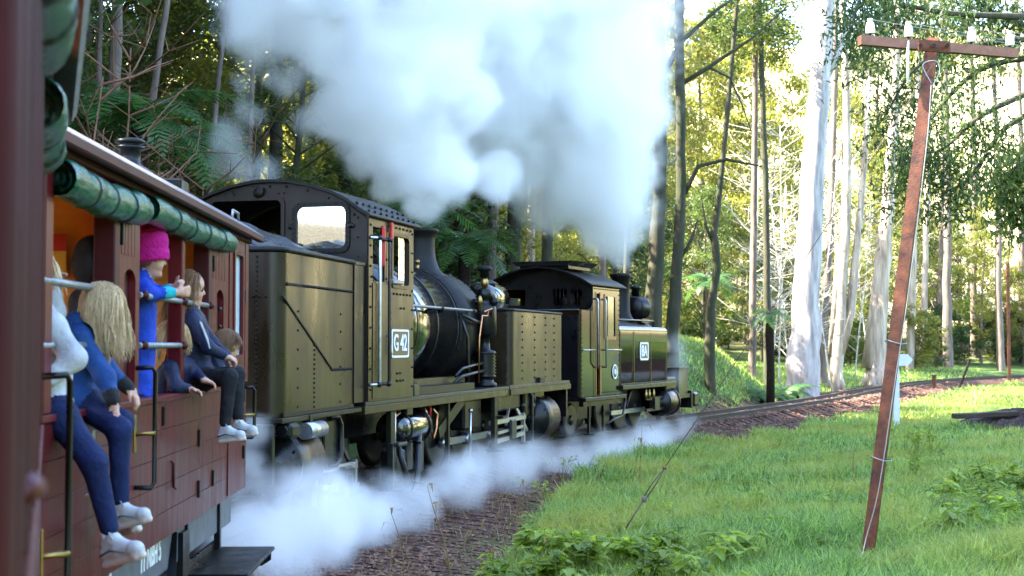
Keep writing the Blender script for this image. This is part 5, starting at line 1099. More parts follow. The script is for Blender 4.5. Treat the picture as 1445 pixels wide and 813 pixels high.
def mix_mesh(name, V, F4, F3):
    me = bpy.data.meshes.new(name); lv = np.concatenate([F4.ravel(), F3.ravel()]).astype(np.int32); n4, n3 = len(F4), len(F3)
    me.vertices.add(len(V)); me.vertices.foreach_set('co', V.astype(np.float32).ravel()); me.loops.add(len(lv)); me.loops.foreach_set('vertex_index', lv); me.polygons.add(n4 + n3)
    me.polygons.foreach_set('loop_start', np.concatenate([np.arange(n4) * 4, n4 * 4 + np.arange(n3) * 3]).astype(np.int32)); me.polygons.foreach_set('loop_total', np.concatenate([np.full(n4, 4), np.full(n3, 3)]).astype(np.int32))
    me.polygons.foreach_set('use_smooth', np.ones(n4 + n3, bool)); me.update(calc_edges=True); return me
rg = np.random.default_rng(31); XS, YS, HS, WS_ = [], [], [], []
def sow(n, y0, y1, x0f, x1f, dmin, dmax, h0, h1, w_, side=1):
    y = rg.uniform(y0, y1, n); x = rg.uniform(0, 1, n) * (x1f(y) - x0f(y)) + x0f(y)
    d, nyy = off_line(x, y); dn = d + .5 * wob(x, y, 2.3, 6)
    k = (dn > dmin) & (dn < dmax); cl = .55 + .45 * wob(x, y, 3.1, 8) + .35 * wob(x, y, .9, 12)
    k &= rg.uniform(0, 1, n) < np.clip(.45 + cl * .6, .12, 1)
    x, y, cl = x[k], y[k], cl[k]; XS.append(x); YS.append(y); HS.append(rg.uniform(h0, h1, len(x)) * np.clip(.4 + .85 * cl, .3, 1.9)); WS_.append(rg.uniform(.6, 1.3, len(x)) * w_)
f0 = lambda y: -.3 + .12 * (y - 10); f1 = lambda y: .40 * y + .8
sow(110000, 10.5, 17, f0, f1, 1.8, 40, .16, .38, .013)
sow(80000, 17, 27, f0, f1, 1.85, 40, .14, .36, .017)
sow(70000, 27, 45, lambda y: .1 * y, f1, 2.2, 60, .14, .32, .026)
sow(60000, 45, 84, lambda y: .15 * y, lambda y: .42 * y + 2, 2.2, 80, .16, .34, .045)
sow(60000, 26, 50, lambda y: .02 * y, lambda y: .26 * y, -9, -1.75, .1, .24, .024)
sow(26000, 48, 84, lambda y: .14 * y, lambda y: .33 * y, -30, -2.2, .12, .28, .035)
x, y, h, w_ = map(np.concatenate, (XS, YS, HS, WS_))
V, F4, F3 = grass_blades(x, y, h, w_, 9, 1.0)
me = mix_mesh('grass', V, F4, F3)
LF['grass'] = leafmat('fresh_grass_blades', (.02, .065, .01), (.25, .39, .1), .42, .32, .0, (.26, .28, .06), .55)
me.materials.append(LF['grass']); o = bpy.data.objects.new('grass', me); col.objects.link(o); tag(o, 'lush green grass of the verge and bank', 'grass', kind='stuff')
# dry grass fringe along the ballast
XS, YS, HS, WS_ = [], [], [], []
sow(26000, 10.5, 32, lambda y: -1.2 + 0 * y, f1, 1.55, 3.3, .06, .26, .009)
x, y, h, w_ = map(np.concatenate, (XS, YS, HS, WS_)); kk = rg.uniform(0, 1, len(x)) < .5; V, F4, F3 = grass_blades(x[kk], y[kk], h[kk], w_[kk], 10, 1.1)
me = mix_mesh('dry_grass', V, F4, F3); me.materials.append(leafmat('dry_grass_blades', (.14, .085, .03), (.22, .17, .06), .3, .6, 0)); o = bpy.data.objects.new('dry_grass', me); col.objects.link(o); tag(o, 'dry brown grass fringe between ballast and verge', 'grass', kind='stuff')
# ballast stones, bark chips
n_ = 34000; ys = 10 + 56 * rg.uniform(0, 1, n_) ** 1.7; ii_ = np.searchsorted(LINE[60:, 1], ys) + 60; ii_ = np.clip(ii_, 0, len(LINE) - 1); dd_ = rg.uniform(-2.1, 3.0, n_)
hd_ = np.arctan2(_seg[np.clip(ii_, 0, len(_seg) - 1), 0], _seg[np.clip(ii_, 0, len(_seg) - 1), 1])
dd_ = np.where(abs(abs(dd_) - .395) < .14, dd_ + .55, dd_); xs = LINE[ii_, 0] + dd_ * np.cos(hd_); ys = LINE[ii_, 1] - dd_ * np.sin(hd_)
sz = rg.uniform(.012, .04, n_) * np.where(ys > 28, 1.6, 1.); oc = np.array([(1, 0, 0), (0, 1, 0), (-1, 0, 0), (0, -1, 0), (0, 0, 1), (0, 0, -1)], float); of = np.array([(0, 1, 4), (1, 2, 4), (2, 3, 4), (3, 0, 4), (1, 0, 5), (2, 1, 5), (3, 2, 5), (0, 3, 5)])
sc3 = rg.uniform(.5, 1.4, (n_, 1, 3)); sc3[:, :, 2] *= .6; P_ = oc[None] * sc3 * sz[:, None, None] * rg.uniform(.7, 1.3, (n_, 6, 1)); an = rg.uniform(0, 6.28, n_)
P2_ = P_.copy(); P2_[:, :, 0] = P_[:, :, 0] * np.cos(an)[:, None] - P_[:, :, 1] * np.sin(an)[:, None]; P2_[:, :, 1] = P_[:, :, 0] * np.sin(an)[:, None] + P_[:, :, 1] * np.cos(an)[:, None]
V = P2_ + np.stack([xs, ys, gz(xs, ys) + sz * .25], 1)[:, None, :]; Fq = of[None] + (np.arange(n_) * 6)[:, None, None]
me = np_mesh('ballast', V.reshape(-1, 3), Fq.reshape(-1, 3), False); me.materials.append(leafmat('ballast_stone', (.038, .018, .011), (.16, .08, .05), 0., .75, 0)); o = bpy.data.objects.new('ballast', me); col.objects.link(o); tag(o, 'red brown ballast stones and chips beside the rails', 'ballast', kind='stuff')
n_ = 5000; ys = 10 + 24 * rg.uniform(0, 1, n_) ** 1.5; ii_ = np.clip(np.searchsorted(LINE[60:, 1], ys) + 60, 0, len(LINE) - 1); dd_ = rg.uniform(.9, 3.2, n_); xs = LINE[ii_, 0] + dd_
C = np.stack([xs, ys, gz(xs, ys) + .015], 1); V, Fq = leaf_quads(C, .085, .28, 0, rg); V[:, 2] = np.repeat(C[:, 2], 4) + (V[:, 2] - np.repeat(C[:, 2], 4)) * .25
me = np_mesh('leaf_litter', V, Fq, False); me.materials.append(leafmat('dead_gum_leaves', (.07, .03, .018), (.26, .15, .1), .1, .6, 0)); o = bpy.data.objects.new('leaf_litter', me); col.objects.link(o); tag(o, 'dead leaves and bark strips on the trackside soil', 'leaf litter', kind='stuff')

# broad-leaved weeds
def weed_mesh(seed, h, nl, ls):
    rg = np.random.default_rng(seed); sm_ = MB(); C = []; A_ = []
    for s_ in range(4):
        ax, ay = rg.normal(size=2) * .12; pts = [(0, 0, -.03), (ax * .4, ay * .4, h * .5), (ax, ay, h * rg.uniform(.75, 1.1))]; sm_.tube(pts, [.006, .005, .003], 5, False)
        for k in range(nl):
            t = rg.uniform(.25, 1); p = np.array(pts[1]) * (1 - t) + np.array(pts[2]) * t; C.append(p); A_.append((k * 2.4 + rg.uniform(-.3, .3), rg.uniform(-.45, .25)))
    V = []; Fc = []
    for p, (a, e) in zip(C, A_):
        l = ls * rg.uniform(.6, 1.2); w_ = l * .3; d = np.array([math.cos(a) * math.cos(e), math.sin(a) * math.cos(e), math.sin(e)]); s_ = np.array([-math.sin(a), math.cos(a), 0]); u = np.array([0, 0, 1.])
        b = len(V); V += [p, p + d * l * .4 + s_ * w_ + u * l * .06, p + d * l * .4 - u * l * .03, p + d * l * .4 - s_ * w_ + u * l * .06, p + d * l - u * l * .18]; Fc += [[b, b + 2, b + 1], [b, b + 3, b + 2], [b + 1, b + 2, b + 4], [b + 2, b + 3, b + 4]]
    a = sm_.build('stems', LF['weed'], None, None, 0, False); am = a.data; bpy.data.objects.remove(a)
    lm = MB().add([tuple(v) for v in V], Fc, True).build('leaves', LF['weed'], None, None, 0, False); lme = lm.data; bpy.data.objects.remove(lm)
    return am, lme
WD = [weed_mesh(1, .34, 9, .13), weed_mesh(2, .28, 8, .11), weed_mesh(3, .5, 8, .1)]
def weed(px, py, k, s, label, group, dp=None):
    r = ray(px, py); t = (-.38 - EYE) / r.z; x, y = r.x * t, r.y * t
    e = empty('weed_plant', (x, y, float(gz(x, y)[0])), random.uniform(0, 6.28)); e.scale = (s, s, s); tag(e, label, 'weed', group)
    for nm, me in zip(('stems', 'leaves'), WD[k]):
        o = bpy.data.objects.new(nm, me); col.objects.link(o); o.parent = e
for k in range(44): weed(random.uniform(700, 1040), random.uniform(800, 875), k % 2, random.uniform(.8, 1.25), 'broad leaved bright green weed in the patch before the guy wire anchor', 'weeds by the guy wire anchor')
for k in range(30): weed(random.uniform(1320, 1470), random.uniform(700, 775), k % 2, random.uniform(.8, 1.3), 'leafy green weed in the patch right of the rusty pole foot', 'weeds right of the rusty pole')
for k in range(12): weed(random.uniform(1235, 1330), random.uniform(640, 700), 2, random.uniform(.7, 1.2), 'tall leafy weed growing behind the rusty pole', 'weeds behind the rusty pole')
for k in range(70): weed(random.uniform(700, 1440), random.uniform(600, 800), k % 3, random.uniform(.35, .7), 'small scattered weed among the grass of the verge', 'scattered weeds in the grass')
for k in range(10): weed(random.uniform(1020, 1210), random.uniform(690, 800), k % 3, random.uniform(.6, 1.), 'small leafy weed in the grass left of the rusty pole', 'weeds left of the rusty pole')
M['drystem'] = mat('dry_weed_stem', (.19, .12, .045), .8, 0, .2, .3, 9)
def stalk(px, py, h, lean, label, seed, leaves=7, m='drystem'):
    rd = random.Random(seed); r = ray(px, py); t = (-.3 - EYE) / r.z; x, y = r.x * t, r.y * t; z = float(gz(x, y)[0]); th = Thing('dry_weed', (x, y, z), label, 'weed'); b = Vector((x, y, z - .03))
    P = [b + Vector((lean * u * h + .02 * math.sin(5 * u + seed), 0, h * u)) for u in np.linspace(0, 1, 7)]
    th.part(MB().tube(P, [.006, .006, .005, .005, .004, .003, .002], 5), 'stem', M[m]); mb = MB()
    for k in range(leaves):
        p = P[rd.randrange(2, 7)]; a = rd.uniform(0, 6.28); l = rd.uniform(.05, .12); q = p + Vector((math.cos(a) * l, math.sin(a) * l, .03)); e = q + Vector((math.cos(a) * l * .3, math.sin(a) * l * .3, -l * .9)); s_ = Vector((-math.sin(a), math.cos(a), 0)) * .012
        mb.add([p, q + s_, q - s_, e], [(0, 1, 2), (1, 3, 2)], True)
    th.part(mb, 'leaves', M[m] if leaves < 9 else LF['dryleaf'])
LF['dryleaf'] = leafmat('withered_leaves', (.16, .07, .025), (.2, .2, .05), .3, .6, 0)
stalk(722, 790, .75, .12, 'withered weed with curled brown leaves near the steam edge', 1, 11); stalk(768, 735, .55, .02, 'short withered weed stem on the red soil', 2, 8)
stalk(906, 700, .95, -.02, 'tall green brown weed stalk before the tank locomotive', 3, 12); stalk(893, 690, .7, .08, 'dark dead stick standing by the tank locomotive step', 4, 0)
stalk(575, 830, .6, -.2, 'leaning dry grass stem beside the steam', 5, 5); stalk(640, 830, .85, -.22, 'thin seed headed grass stem over the steam', 6, 6); stalk(680, 820, .8, .25, 'bent straw coloured grass stem at the ballast edge', 7, 6)
stalk(1206, 690, .7, .01, 'pale upright seed stalk left of the rusty pole', 8, 9); stalk(1442, 650, .7, -.05, 'pale dry stalk in the grass near the dark mound', 9, 3); stalk(745, 810, .5, .5, 'arched straw coloured stem in the grass edge', 10, 4); stalk(840, 690, .4, .1, 'small seed headed weed on the soil fringe', 11, 8)

# ------------------------------------------------------------------ pole, sign, posts
base = at(1224, 790, 12.7); base.z = float(gz(base.x, base.y)[0]); top = at(1318, 55, 12.7)
pl = Thing('telegraph_pole', base, 'leaning rusty rail telegraph pole with wooden cross arm in the grass', 'pole')
ax = (top - base).normalized(); side = Vector((1, 0, 0)); side = (side - ax * side.dot(ax)).normalized(); fw = ax.cross(side)
PX = Matrix(((side.x, fw.x, ax.x, base.x), (side.y, fw.y, ax.y, base.y), (side.z, fw.z, ax.z, base.z), (0, 0, 0, 1))) @ Matrix.Rotation(R(-32), 4, 'Z')
Lp = (top - base).length
sec = [(1.0 * a_, 1.0 * b_) for a_, b_ in [(-.055, -.05), (.055, -.05), (.055, -.038), (.012, -.025), (.012, .03), (.034, .036), (.034, .055), (-.034, .055), (-.034, .036), (-.012, .03), (-.012, -.025), (-.055, -.038)]]
post = pl.part(MB().prism(sec, 'z', -.3, Lp), 'post', M['rust'], PX)
arm0 = at(1213, 57, 12.6); arm1 = at(1434, 76, 12.95); ad = (arm1 - arm0).normalized()
am_ = pl.part(MB().bar(arm0, arm1, .075, .085), 'cross_arm', M['arm'])
pl.part(MB().bar(at(1296, 64, 12.55), at(1340, 67, 12.6), .03, .1), 'arm_clamp', M['rust'], None, am_)
for px in (1299, 1318, 1337): pl.part(MB().cyl(at(px, 64, 12.45), at(px, 64, 12.62), .018, n=8), 'bolt', M['rail'], None, am_)
ins = []
for px, py in ((1228, 46), (1282, 51), (1371, 58), (1425, 63)):
    c = at(px, py, 12.6 + (px - 1213) / 221 * .35); q = MB().cyl(c + Vector((0, 0, -.09)), c + Vector((0, 0, .02)), .012, n=8); stem = pl.part(q, 'insulator_pin', M['dsteel'])
    pl.part(MB().lathe([(.016, -.01), (.038, -.012), (.04, 0), (.038, .065), (.032, .09), (.024, .095), (.021, .102), (.028, .11), (.024, .125), (.0001, .13)], c, 'z', 18), 'insulator', M['porcelain'], None, stem); ins.append(c + Vector((0, -.035, .11)))
for k, (a, b) in enumerate(((ins[0], (30, 70, 9.5)), (ins[1], (32, 70, 9.3)), (ins[2], (36, 72, 9.4)), (ins[3], (38, 72, 9.2)))):
    a = Vector(a); b = Vector((a.x + 14, a.y + 45, a.z + .3)) if False else a + Vector((60, 30, 1.0))
    P = [a.lerp(b, t) - Vector((0, 0, 4 * .9 * t * (1 - t))) for t in np.linspace(0, 1, 16)]
    wv = MB().tube(P, .0028, 4).build('telegraph_wire', M['wire']); tag(wv, 'thin telegraph wire leaving the rusty pole cross arm', 'wire', 'telegraph wires')
pl.part(MB().tube([at(1282, 58, 12.5), at(1281, 75, 12.48), at(1281, 118, 12.48)], [.006, .014, .012], 8), 'lead_cable', M['porcelain'])
# white conduit cord down the pole, with ties
cp = [at(1314, 120, 12.55), at(1308, 200, 12.55), at(1285, 390, 12.55), at(1262, 545, 12.52), at(1240, 690, 12.5), at(1222, 760, 12.48), at(1214, 800, 12.4)]
pl.part(MB().tube([tuple(q) for q in catmull([tuple(c) for c in cp], 5)], .0048, 6), 'cord', M['wire'])
for t in (.2, .42): p = PX @ Vector((0, 0, Lp * t)); pl.part(MB().tube([PX @ Vector((.095 * math.cos(a), .095 * math.sin(a), Lp * t + .01 * math.sin(2 * a))) for a in np.linspace(0, 6.28, 13)], .005, 5, False), 'tie', M['wire'])
loop = [(at(1314, 118, 12.5)), at(1302, 92, 12.5), at(1320, 86, 12.5), at(1326, 100, 12.5), at(1316, 122, 12.5)]
pl.part(MB().tube([tuple(q) for q in catmull([tuple(c) for c in loop], 5)], .006, 5, False), 'wire_loop', M['wire'])
# guy wire
an = at(868, 765, 14.2); an.z = float(gz(an.x, an.y)[0]) - .03; k1 = at(909, 704, 14.05); k2 = at(938, 660, 13.95); tp = at(1316, 92, 12.6)
gw = Thing('guy_wire', an, 'long thin guy wire with knotted strainer running up to the rusty pole top', 'wire')
gw.part(MB().tube([an, k1], .008, 6), 'anchor_rod', M['guy']); gw.part(MB().tube([k2, k2.lerp(tp, .5) - Vector((0, 0, .02)), tp], .004, 6), 'wire', M['guy'])
dlt = Vector((.02, 0, .006)); gw.part(MB().tube([k1 - dlt, k1.lerp(k2, .5) - dlt * 1.3, k2], .006, 6).tube([k1 + dlt, k1.lerp(k2, .5) + dlt * 1.3, k2], .006, 6), 'wire_loop', M['guy'])
gw.part(MB().ball(k1, .028, 10, 8, 0, (1, 1, 1.3)), 'strain_insulator', M['bark_brown']); gw.part(MB().ball(k2, .02, 8, 6), 'clamp', M['guy'])
# white arrow sign
sg = at(1265, 598, 33.2); sg.z = float(gz(sg.x, sg.y)[0]); zt = at(1265, 501, 33.2).z
ws = Thing('arrow_sign', sg, 'white wooden post with white arrow shaped board beside the track', 'sign')
ws.part(MB().box(-.07, .07, -.04, .04, -.2, zt - sg.z, ch=.01), 'post', M['whitepost'], Matrix.Translation(sg))
hb = .135; zc = zt - sg.z - hb + .02
ws.part(MB().prism([(-.03, zc - hb), (.26, zc - hb), (.385, zc), (.26, zc + hb), (-.03, zc + hb)], 'y', -.075, -.042), 'arrow_board', M['whitepost'], Matrix.Translation(sg))
# far rusty post and leaning stake
fp_ = at(1424, 533, 70); fp_.z = float(gz(fp_.x, fp_.y)[0]); ft_ = at(1425, 372, 70)
rp2 = Thing('rusty_post', fp_, 'far upright rusty rail post near the wood', 'post'); rp2.part(MB().prism([(p[0] * 1.35, p[1] * 1.35) for p in sec], 'z', -.2, ft_.z - fp_.z), 'post', M['rust'], Matrix.Translation(fp_)); rp2.part(MB().box(-.08, .08, -.14, .14, ft_.z - fp_.z - .6, ft_.z - fp_.z - .5), 'clamp', M['rust'], Matrix.Translation(fp_))
s0 = at(1354, 537, 62); s0.z = float(gz(s0.x, s0.y)[0]); s1 = at(1369, 507, 62)
sk = Thing('leaning_stake', s0, 'dark leaning iron stake at the end of the visible track', 'stake'); sk.part(MB().bar(s0 - (s1 - s0) * .2, s1, .09, .09), 'stake', M['rail'], None); sk.part(MB().obox(s0.lerp(s1, .97), (.07, .07, .04), Matrix.Identity(3)), 'cap', M['rail'])
m0 = at(1318, 540, 60); m0.z = float(gz(m0.x, m0.y)[0]); mk = MB().box(-.08, .08, -.06, .06, -.1, .5, ch=.015).box(-.1, .1, -.08, .08, .5, .54, ch=.01).build('marker_peg', M['rust']); mk.location = m0; tag(mk, 'short rusty peg beside the far rails', 'peg')
# dark mound with old sleepers
mc = at(1415, 590, 33.0); mz = float(gz(mc.x, mc.y)[0]); mm = MB(); nn = 22
V = []
for j in range(nn + 1):
    for i in range(nn + 1):
        u, v = i / nn * 2 - 1, j / nn * 2 - 1; V.append((u * 1.9, v * 1.1, .55 * max(0, 1 - u * u) ** .7 * max(0, 1 - v * v) ** .7 + random.uniform(-.09, .09) - .08))
mm.add(V, [(j * (nn + 1) + i, j * (nn + 1) + i + 1, (j + 1) * (nn + 1) + i + 1, (j + 1) * (nn + 1) + i) for j in range(nn) for i in range(nn)], False)
mo = mm.build('spoil_heap', mat('dark_spoil_soil', (.05, .035, .035), .95, 0, .2, .5, 5, .9, 12)); mo.location = (mc.x + .6, mc.y, mz); tag(mo, 'dark heap of spoil with old sleepers in the grass', 'heap')
for k, (dx, dy, rz, z_) in enumerate(((-.9, -.6, .1, .35), (.7, -.7, -.08, .38), (1.6, -.2, .3, .42))):
    o = sm.copy(); col.objects.link(o); o.parent = None; o.name = 'old_sleeper'; o.location = (mc.x + .3 + dx, mc.y + dy, mz + z_ + .22); o.rotation_euler = (.05, -.04, rz); tag(o, 'old timber sleeper dumped on the dark spoil heap', 'sleeper', 'old sleepers on the heap')

# ------------------------------------------------------------------ people
def surf(prims, vox, kk=(.03, .008)):
    """one continuous skin round tapered limbs: smooth-union distance field, surface nets. prim = (p0, p1, r0, r1, material, group)"""
    pts = np.array([p for q in prims for p in (q[0], q[1])]); rm = max(max(q[2], q[3]) for q in prims) + .05
    lo = pts.min(0) - rm; hi = pts.max(0) + rm; dim = np.ceil((hi - lo) / vox).astype(int) + 1
    Ds = [np.full(dim, .2), np.full(dim, .2)]; best = np.full(dim, 1e9); mt = np.zeros(dim, np.int16)
    for p0, p1, r0, r1, m_, g_ in prims:
        p0 = np.array(p0, float); p1 = np.array(p1, float); mg = max(r0, r1) + .07
        a = np.maximum(((np.minimum(p0, p1) - mg - lo) / vox).astype(int), 0); b = np.minimum(((np.maximum(p0, p1) + mg - lo) / vox).astype(int) + 2, dim)
        sl = tuple(slice(i, j) for i, j in zip(a, b))
        g = np.stack(np.meshgrid(*[lo[k] + vox * np.arange(a[k], b[k]) for k in range(3)], indexing='ij'), -1)
        ba = p1 - p0; t = np.clip(((g - p0) @ ba) / (ba @ ba + 1e-12), 0, 1); d = np.linalg.norm(g - p0 - t[..., None] * ba, axis=-1) - (r0 + (r1 - r0) * t)
        Dg = Ds[g_][sl]; k = kk[g_]; h = np.clip(.5 + .5 * (Dg - d) / k, 0, 1); Ds[g_][sl] = Dg * (1 - h) + d * h - k * h * (1 - h)
        bb = best[sl]; up = d < bb; bb[up] = d[up]; mt[sl][up] = m_
    Df = np.minimum(Ds[0], Ds[1]); ins = Df < 0
    c8 = sum(ins[i:dim[0] - 1 + i, j:dim[1] - 1 + j, k:dim[2] - 1 + k].astype(np.int8) for i in (0, 1) for j in (0, 1) for k in (0, 1))
    act = (c8 > 0) & (c8 < 8); idx = np.full(act.shape, -1); ci = np.argwhere(act); idx[act] = np.arange(len(ci))
    acc = np.zeros((len(ci), 3)); cnt = np.zeros(len(ci)); cor = [(i, j, k) for i in (0, 1) for j in (0, 1) for k in (0, 1)]
    for x in cor:
        for ax_ in range(3):
            if x[ax_]: continue
            y = list(x); y[ax_] = 1; A_ = Df[tuple((ci + x).T)]; B_ = Df[tuple((ci + y).T)]; cr = (A_ < 0) != (B_ < 0)
            t = np.where(cr, A_ / np.where(cr, A_ - B_, 1), 0); p = np.array(x, float)[None] + np.zeros((len(ci), 3)); p[:, ax_] += t; acc += p * cr[:, None]; cnt += cr
    V = lo + vox * (ci + acc / cnt[:, None]); Fq = []
    for ax_ in range(3):
        A_ = ins; s0 = [slice(None)] * 3; s1 = [slice(None)] * 3; s0[ax_] = slice(0, -1); s1[ax_] = slice(1, None)
        ed = np.argwhere(ins[tuple(s0)] != ins[tuple(s1)]); u, v = [(1, 2), (2, 0), (0, 1)][ax_]
        ed = ed[(ed[:, u] > 0) & (ed[:, v] > 0)]; fl = ins[tuple(ed.T)]
        def cell(du, dv): q = ed.copy(); q[:, u] += du; q[:, v] += dv; return idx[tuple(q.T)]
        q = np.stack([cell(-1, -1), cell(0, -1), cell(0, 0), cell(-1, 0)], 1); q[~fl] = q[~fl][:, ::-1]; Fq.append(q)
    Fq = np.concatenate(Fq); fc = V[Fq].mean(1); gi = np.clip(np.round((fc - lo) / vox).astype(int), 0, dim - 1); return V, Fq, mt[tuple(gi.T)]
M['skin'] = mat('fair_skin', (.5, .27, .19), .5, 0, .35, .06, 20); M['skin'].node_tree.nodes['Principled BSDF'].inputs['Subsurface Weight'].default_value = .15; M['skin'].node_tree.nodes['Principled BSDF'].inputs['Subsurface Radius'].default_value = (.02, .008, .004)
M['lips'] = mat('lips', (.5, .18, .16), .45); M['eye'] = mat('dark_eye', (.02, .014, .012), .2)
cloth = lambda n, c, r=.8: mat(n, c, r, 0, .25, .2, 10, .9, 16)
M['white_fleece'] = cloth('white_quilted_jacket', (.42, .42, .44)); M['blue_jacket'] = cloth('blue_rain_jacket', (.007, .042, .16), .7); M['royal_jacket'] = cloth('bright_royal_blue_jacket', (.008, .04, .36), .7)
M['navy'] = cloth('navy_jacket', (.008, .012, .04), .6); M['jeans'] = cloth('dark_blue_jeans', (.005, .012, .055), .8); M['blacktrousers'] = cloth('black_trousers', (.008, .008, .01), .8); M['charcoal'] = cloth('charcoal_coat', (.012, .012, .014))
M['beanie'] = mat('magenta_knit_beanie', (.4, .006, .16), .85, 0, .2, .12, 30, .6, 60); M['teal'] = cloth('teal_cuff', (.02, .35, .4))
M['blond'] = leafmat('blond_hair', (.42, .27, .12), (.85, .66, .4), .15, .35, 0); M['brownhair'] = leafmat('light_brown_hair', (.1, .045, .018), (.27, .14, .06), .1, .35, 0)
M['sneaker'] = mat('white_sneaker_leather', (.42, .42, .41), .5, 0, .4, .08, 20, .1, 40); M['sole'] = mat('pale_pink_sole', (.5, .41, .36), .7); M['pink'] = mat('pink_sneaker_trim', (.6, .2, .25), .6); M['sock'] = mat('white_sock', (.7, .7, .75), .9)
def V3(v): return Vector(v)
def hand_prims(wr, d, nrm, side, s=1., curl=.6, m=0):
    """palm, four unequal jointed fingers and a thumb from the side of the palm; side points to the thumb"""
    wr = V3(wr); d = V3(d).normalized(); side = V3(side); side = (side - d * side.dot(d)).normalized(); n_ = d.cross(side); n_ = n_ if n_.dot(V3(nrm)) > 0 else -n_
    P = [(wr, wr + d * .03 * s, .019 * s, .019 * s, m, 1)]
    for k in (-1, 0, 1): P.append((wr + d * .025 * s + side * k * .012 * s, wr + d * .062 * s + side * k * .017 * s, .012 * s, .011 * s, m, 1))
    for k, ln in zip((-1.5, -.5, .5, 1.5), (.043, .056, .06, .053)):
        b = wr + d * .062 * s + side * k * .0145 * s; q = (d * math.cos(curl * .5) + n_ * math.sin(curl * .5) + side * k * .06).normalized(); e = b + q * ln * .55 * s; q2 = (d * math.cos(curl * 1.5) + n_ * math.sin(curl * 1.5)).normalized(); f = e + q2 * ln * .5 * s
        P += [(b, e, .0078 * s, .0073 * s, m, 1), (e, f, .0073 * s, .006 * s, m, 1)]
    b = wr + d * .022 * s + side * .02 * s; e = b + (d * .6 + side * .75 + n_ * .25).normalized() * .032 * s; P += [(b, e, .011 * s, .009 * s, m, 1), (e, e + (d * .85 + side * .25 + n_ * .4).normalized() * .026 * s, .009 * s, .007 * s, m, 1)]
    return P
def head_prims(c, f, u, s=1., hm=4):
    c = V3(c); f = V3(f).normalized(); u = V3(u); u = (u - f * u.dot(f)).normalized(); r = f.cross(u); K = lambda a, b, d: c + f * a * s + u * b * s + r * d * s
    P = [(K(-.018, .022, 0), K(.012, .028, 0), .083 * s, .08 * s, hm, 1), (K(.02, -.012, 0), K(.032, -.07, 0), .066 * s, .042 * s, 0, 1), (K(.03, .03, -.028), K(.03, .03, .028), .056 * s, .056 * s, 0, 1), (K(.046, -.034, -.024), K(.046, -.034, .024), .036 * s, .036 * s, 0, 1),
         (K(.084, -.002, 0), K(.092, -.026, 0), .007 * s, .0105 * s, 0, 1), (K(.074, -.055, -.014), K(.074, -.055, .014), .0075 * s, .0075 * s, 5, 1), (K(.06, -.086, 0), K(.055, -.086, 0), .022 * s, .022 * s, 0, 1)]
    for k in (-1, 1): P += [(K(-.005, -.012, k * .078), K(-.012, .018, k * .082), .013 * s, .015 * s, 0, 1), (K(.077, .004, k * .031), K(.0775, .004, k * .033), .0105 * s, .0105 * s, 6, 1)]
    return P, r
def sneaker(th, ank, toe, up, s=1., trim='sneaker'):
    """built pointing along ank->toe; sole, toe cap, tongue, collar, laces"""
    ank = V3(ank); d = (V3(toe) - ank); up = V3(up).normalized(); d = (d - up * d.dot(up)).normalized(); r = d.cross(up)
    K = lambda a, b, c: ank + d * a * s + r * b * s + up * c * s
    pr = [(K(-.035, 0, -.045), K(.03, 0, -.045), .036 * s, .036 * s, 0, 0), (K(.03, -.004, -.05), K(.115, .0, -.056), .036 * s, .031 * s, 0, 0), (K(-.02, 0, -.01), K(.01, 0, 0), .033 * s, .031 * s, 0, 0), (K(.01, 0, -.005), K(.075, 0, -.045), .029 * s, .027 * s, 0, 0), (K(.115, .006, -.058), K(.13, .006, -.058), .029 * s, .026 * s, 0, 0)]
    for b, a0, a1 in ((-.024, -.045, .115), (-.008, -.055, .14), (.008, -.055, .145), (.024, -.045, .125)): pr.append((K(a0, b, -.086), K(a1, b * .85, -.086), .0125 * s, .0125 * s, 1, 0))
    pr.append((K(-.01, 0, .0), K(-.012, 0, .03), .027 * s, .027 * s, 2, 1))
    V, Fq, mi = surf(pr, .005, (.012, .01)); mb = MB(); mb.v = [tuple(v) for v in V]; mb.f = [list(map(int, f)) for f in Fq]; mb.sm = [True] * len(Fq); mb.mi = [int(i) for i in mi]
    o = th.part(mb, 'sneaker', [M[trim] if trim != 'sneaker' else M['sneaker'], M['sole'], M['sock']])
    lc = MB()
    for k in range(5): a = .018 + k * .014; z = .018 - k * .0105; lc.tube([K(a, -.024, z - .012), K(a, 0, z + .006), K(a, .024, z - .012)], .0035, 5)
    lc.tube([K(.02, .0, .02), K(.03, .03, .03), K(.05, .04, .005), K(.03, .015, .012)], .003, 5)
    th.part(lc, 'laces', M['sneaker'], None, o); th.part(MB().tube([K(-.05, -.033, -.05), K(.02, -.041, -.035), K(.09, -.034, -.055)], .004, 5).tube([K(-.05, .033, -.05), K(.02, .041, -.035), K(.09, .034, -.055)], .004, 5), 'trim_stripe', M['pink' if trim == 'sneaker2' else 'solebar'], None, o)
    return o
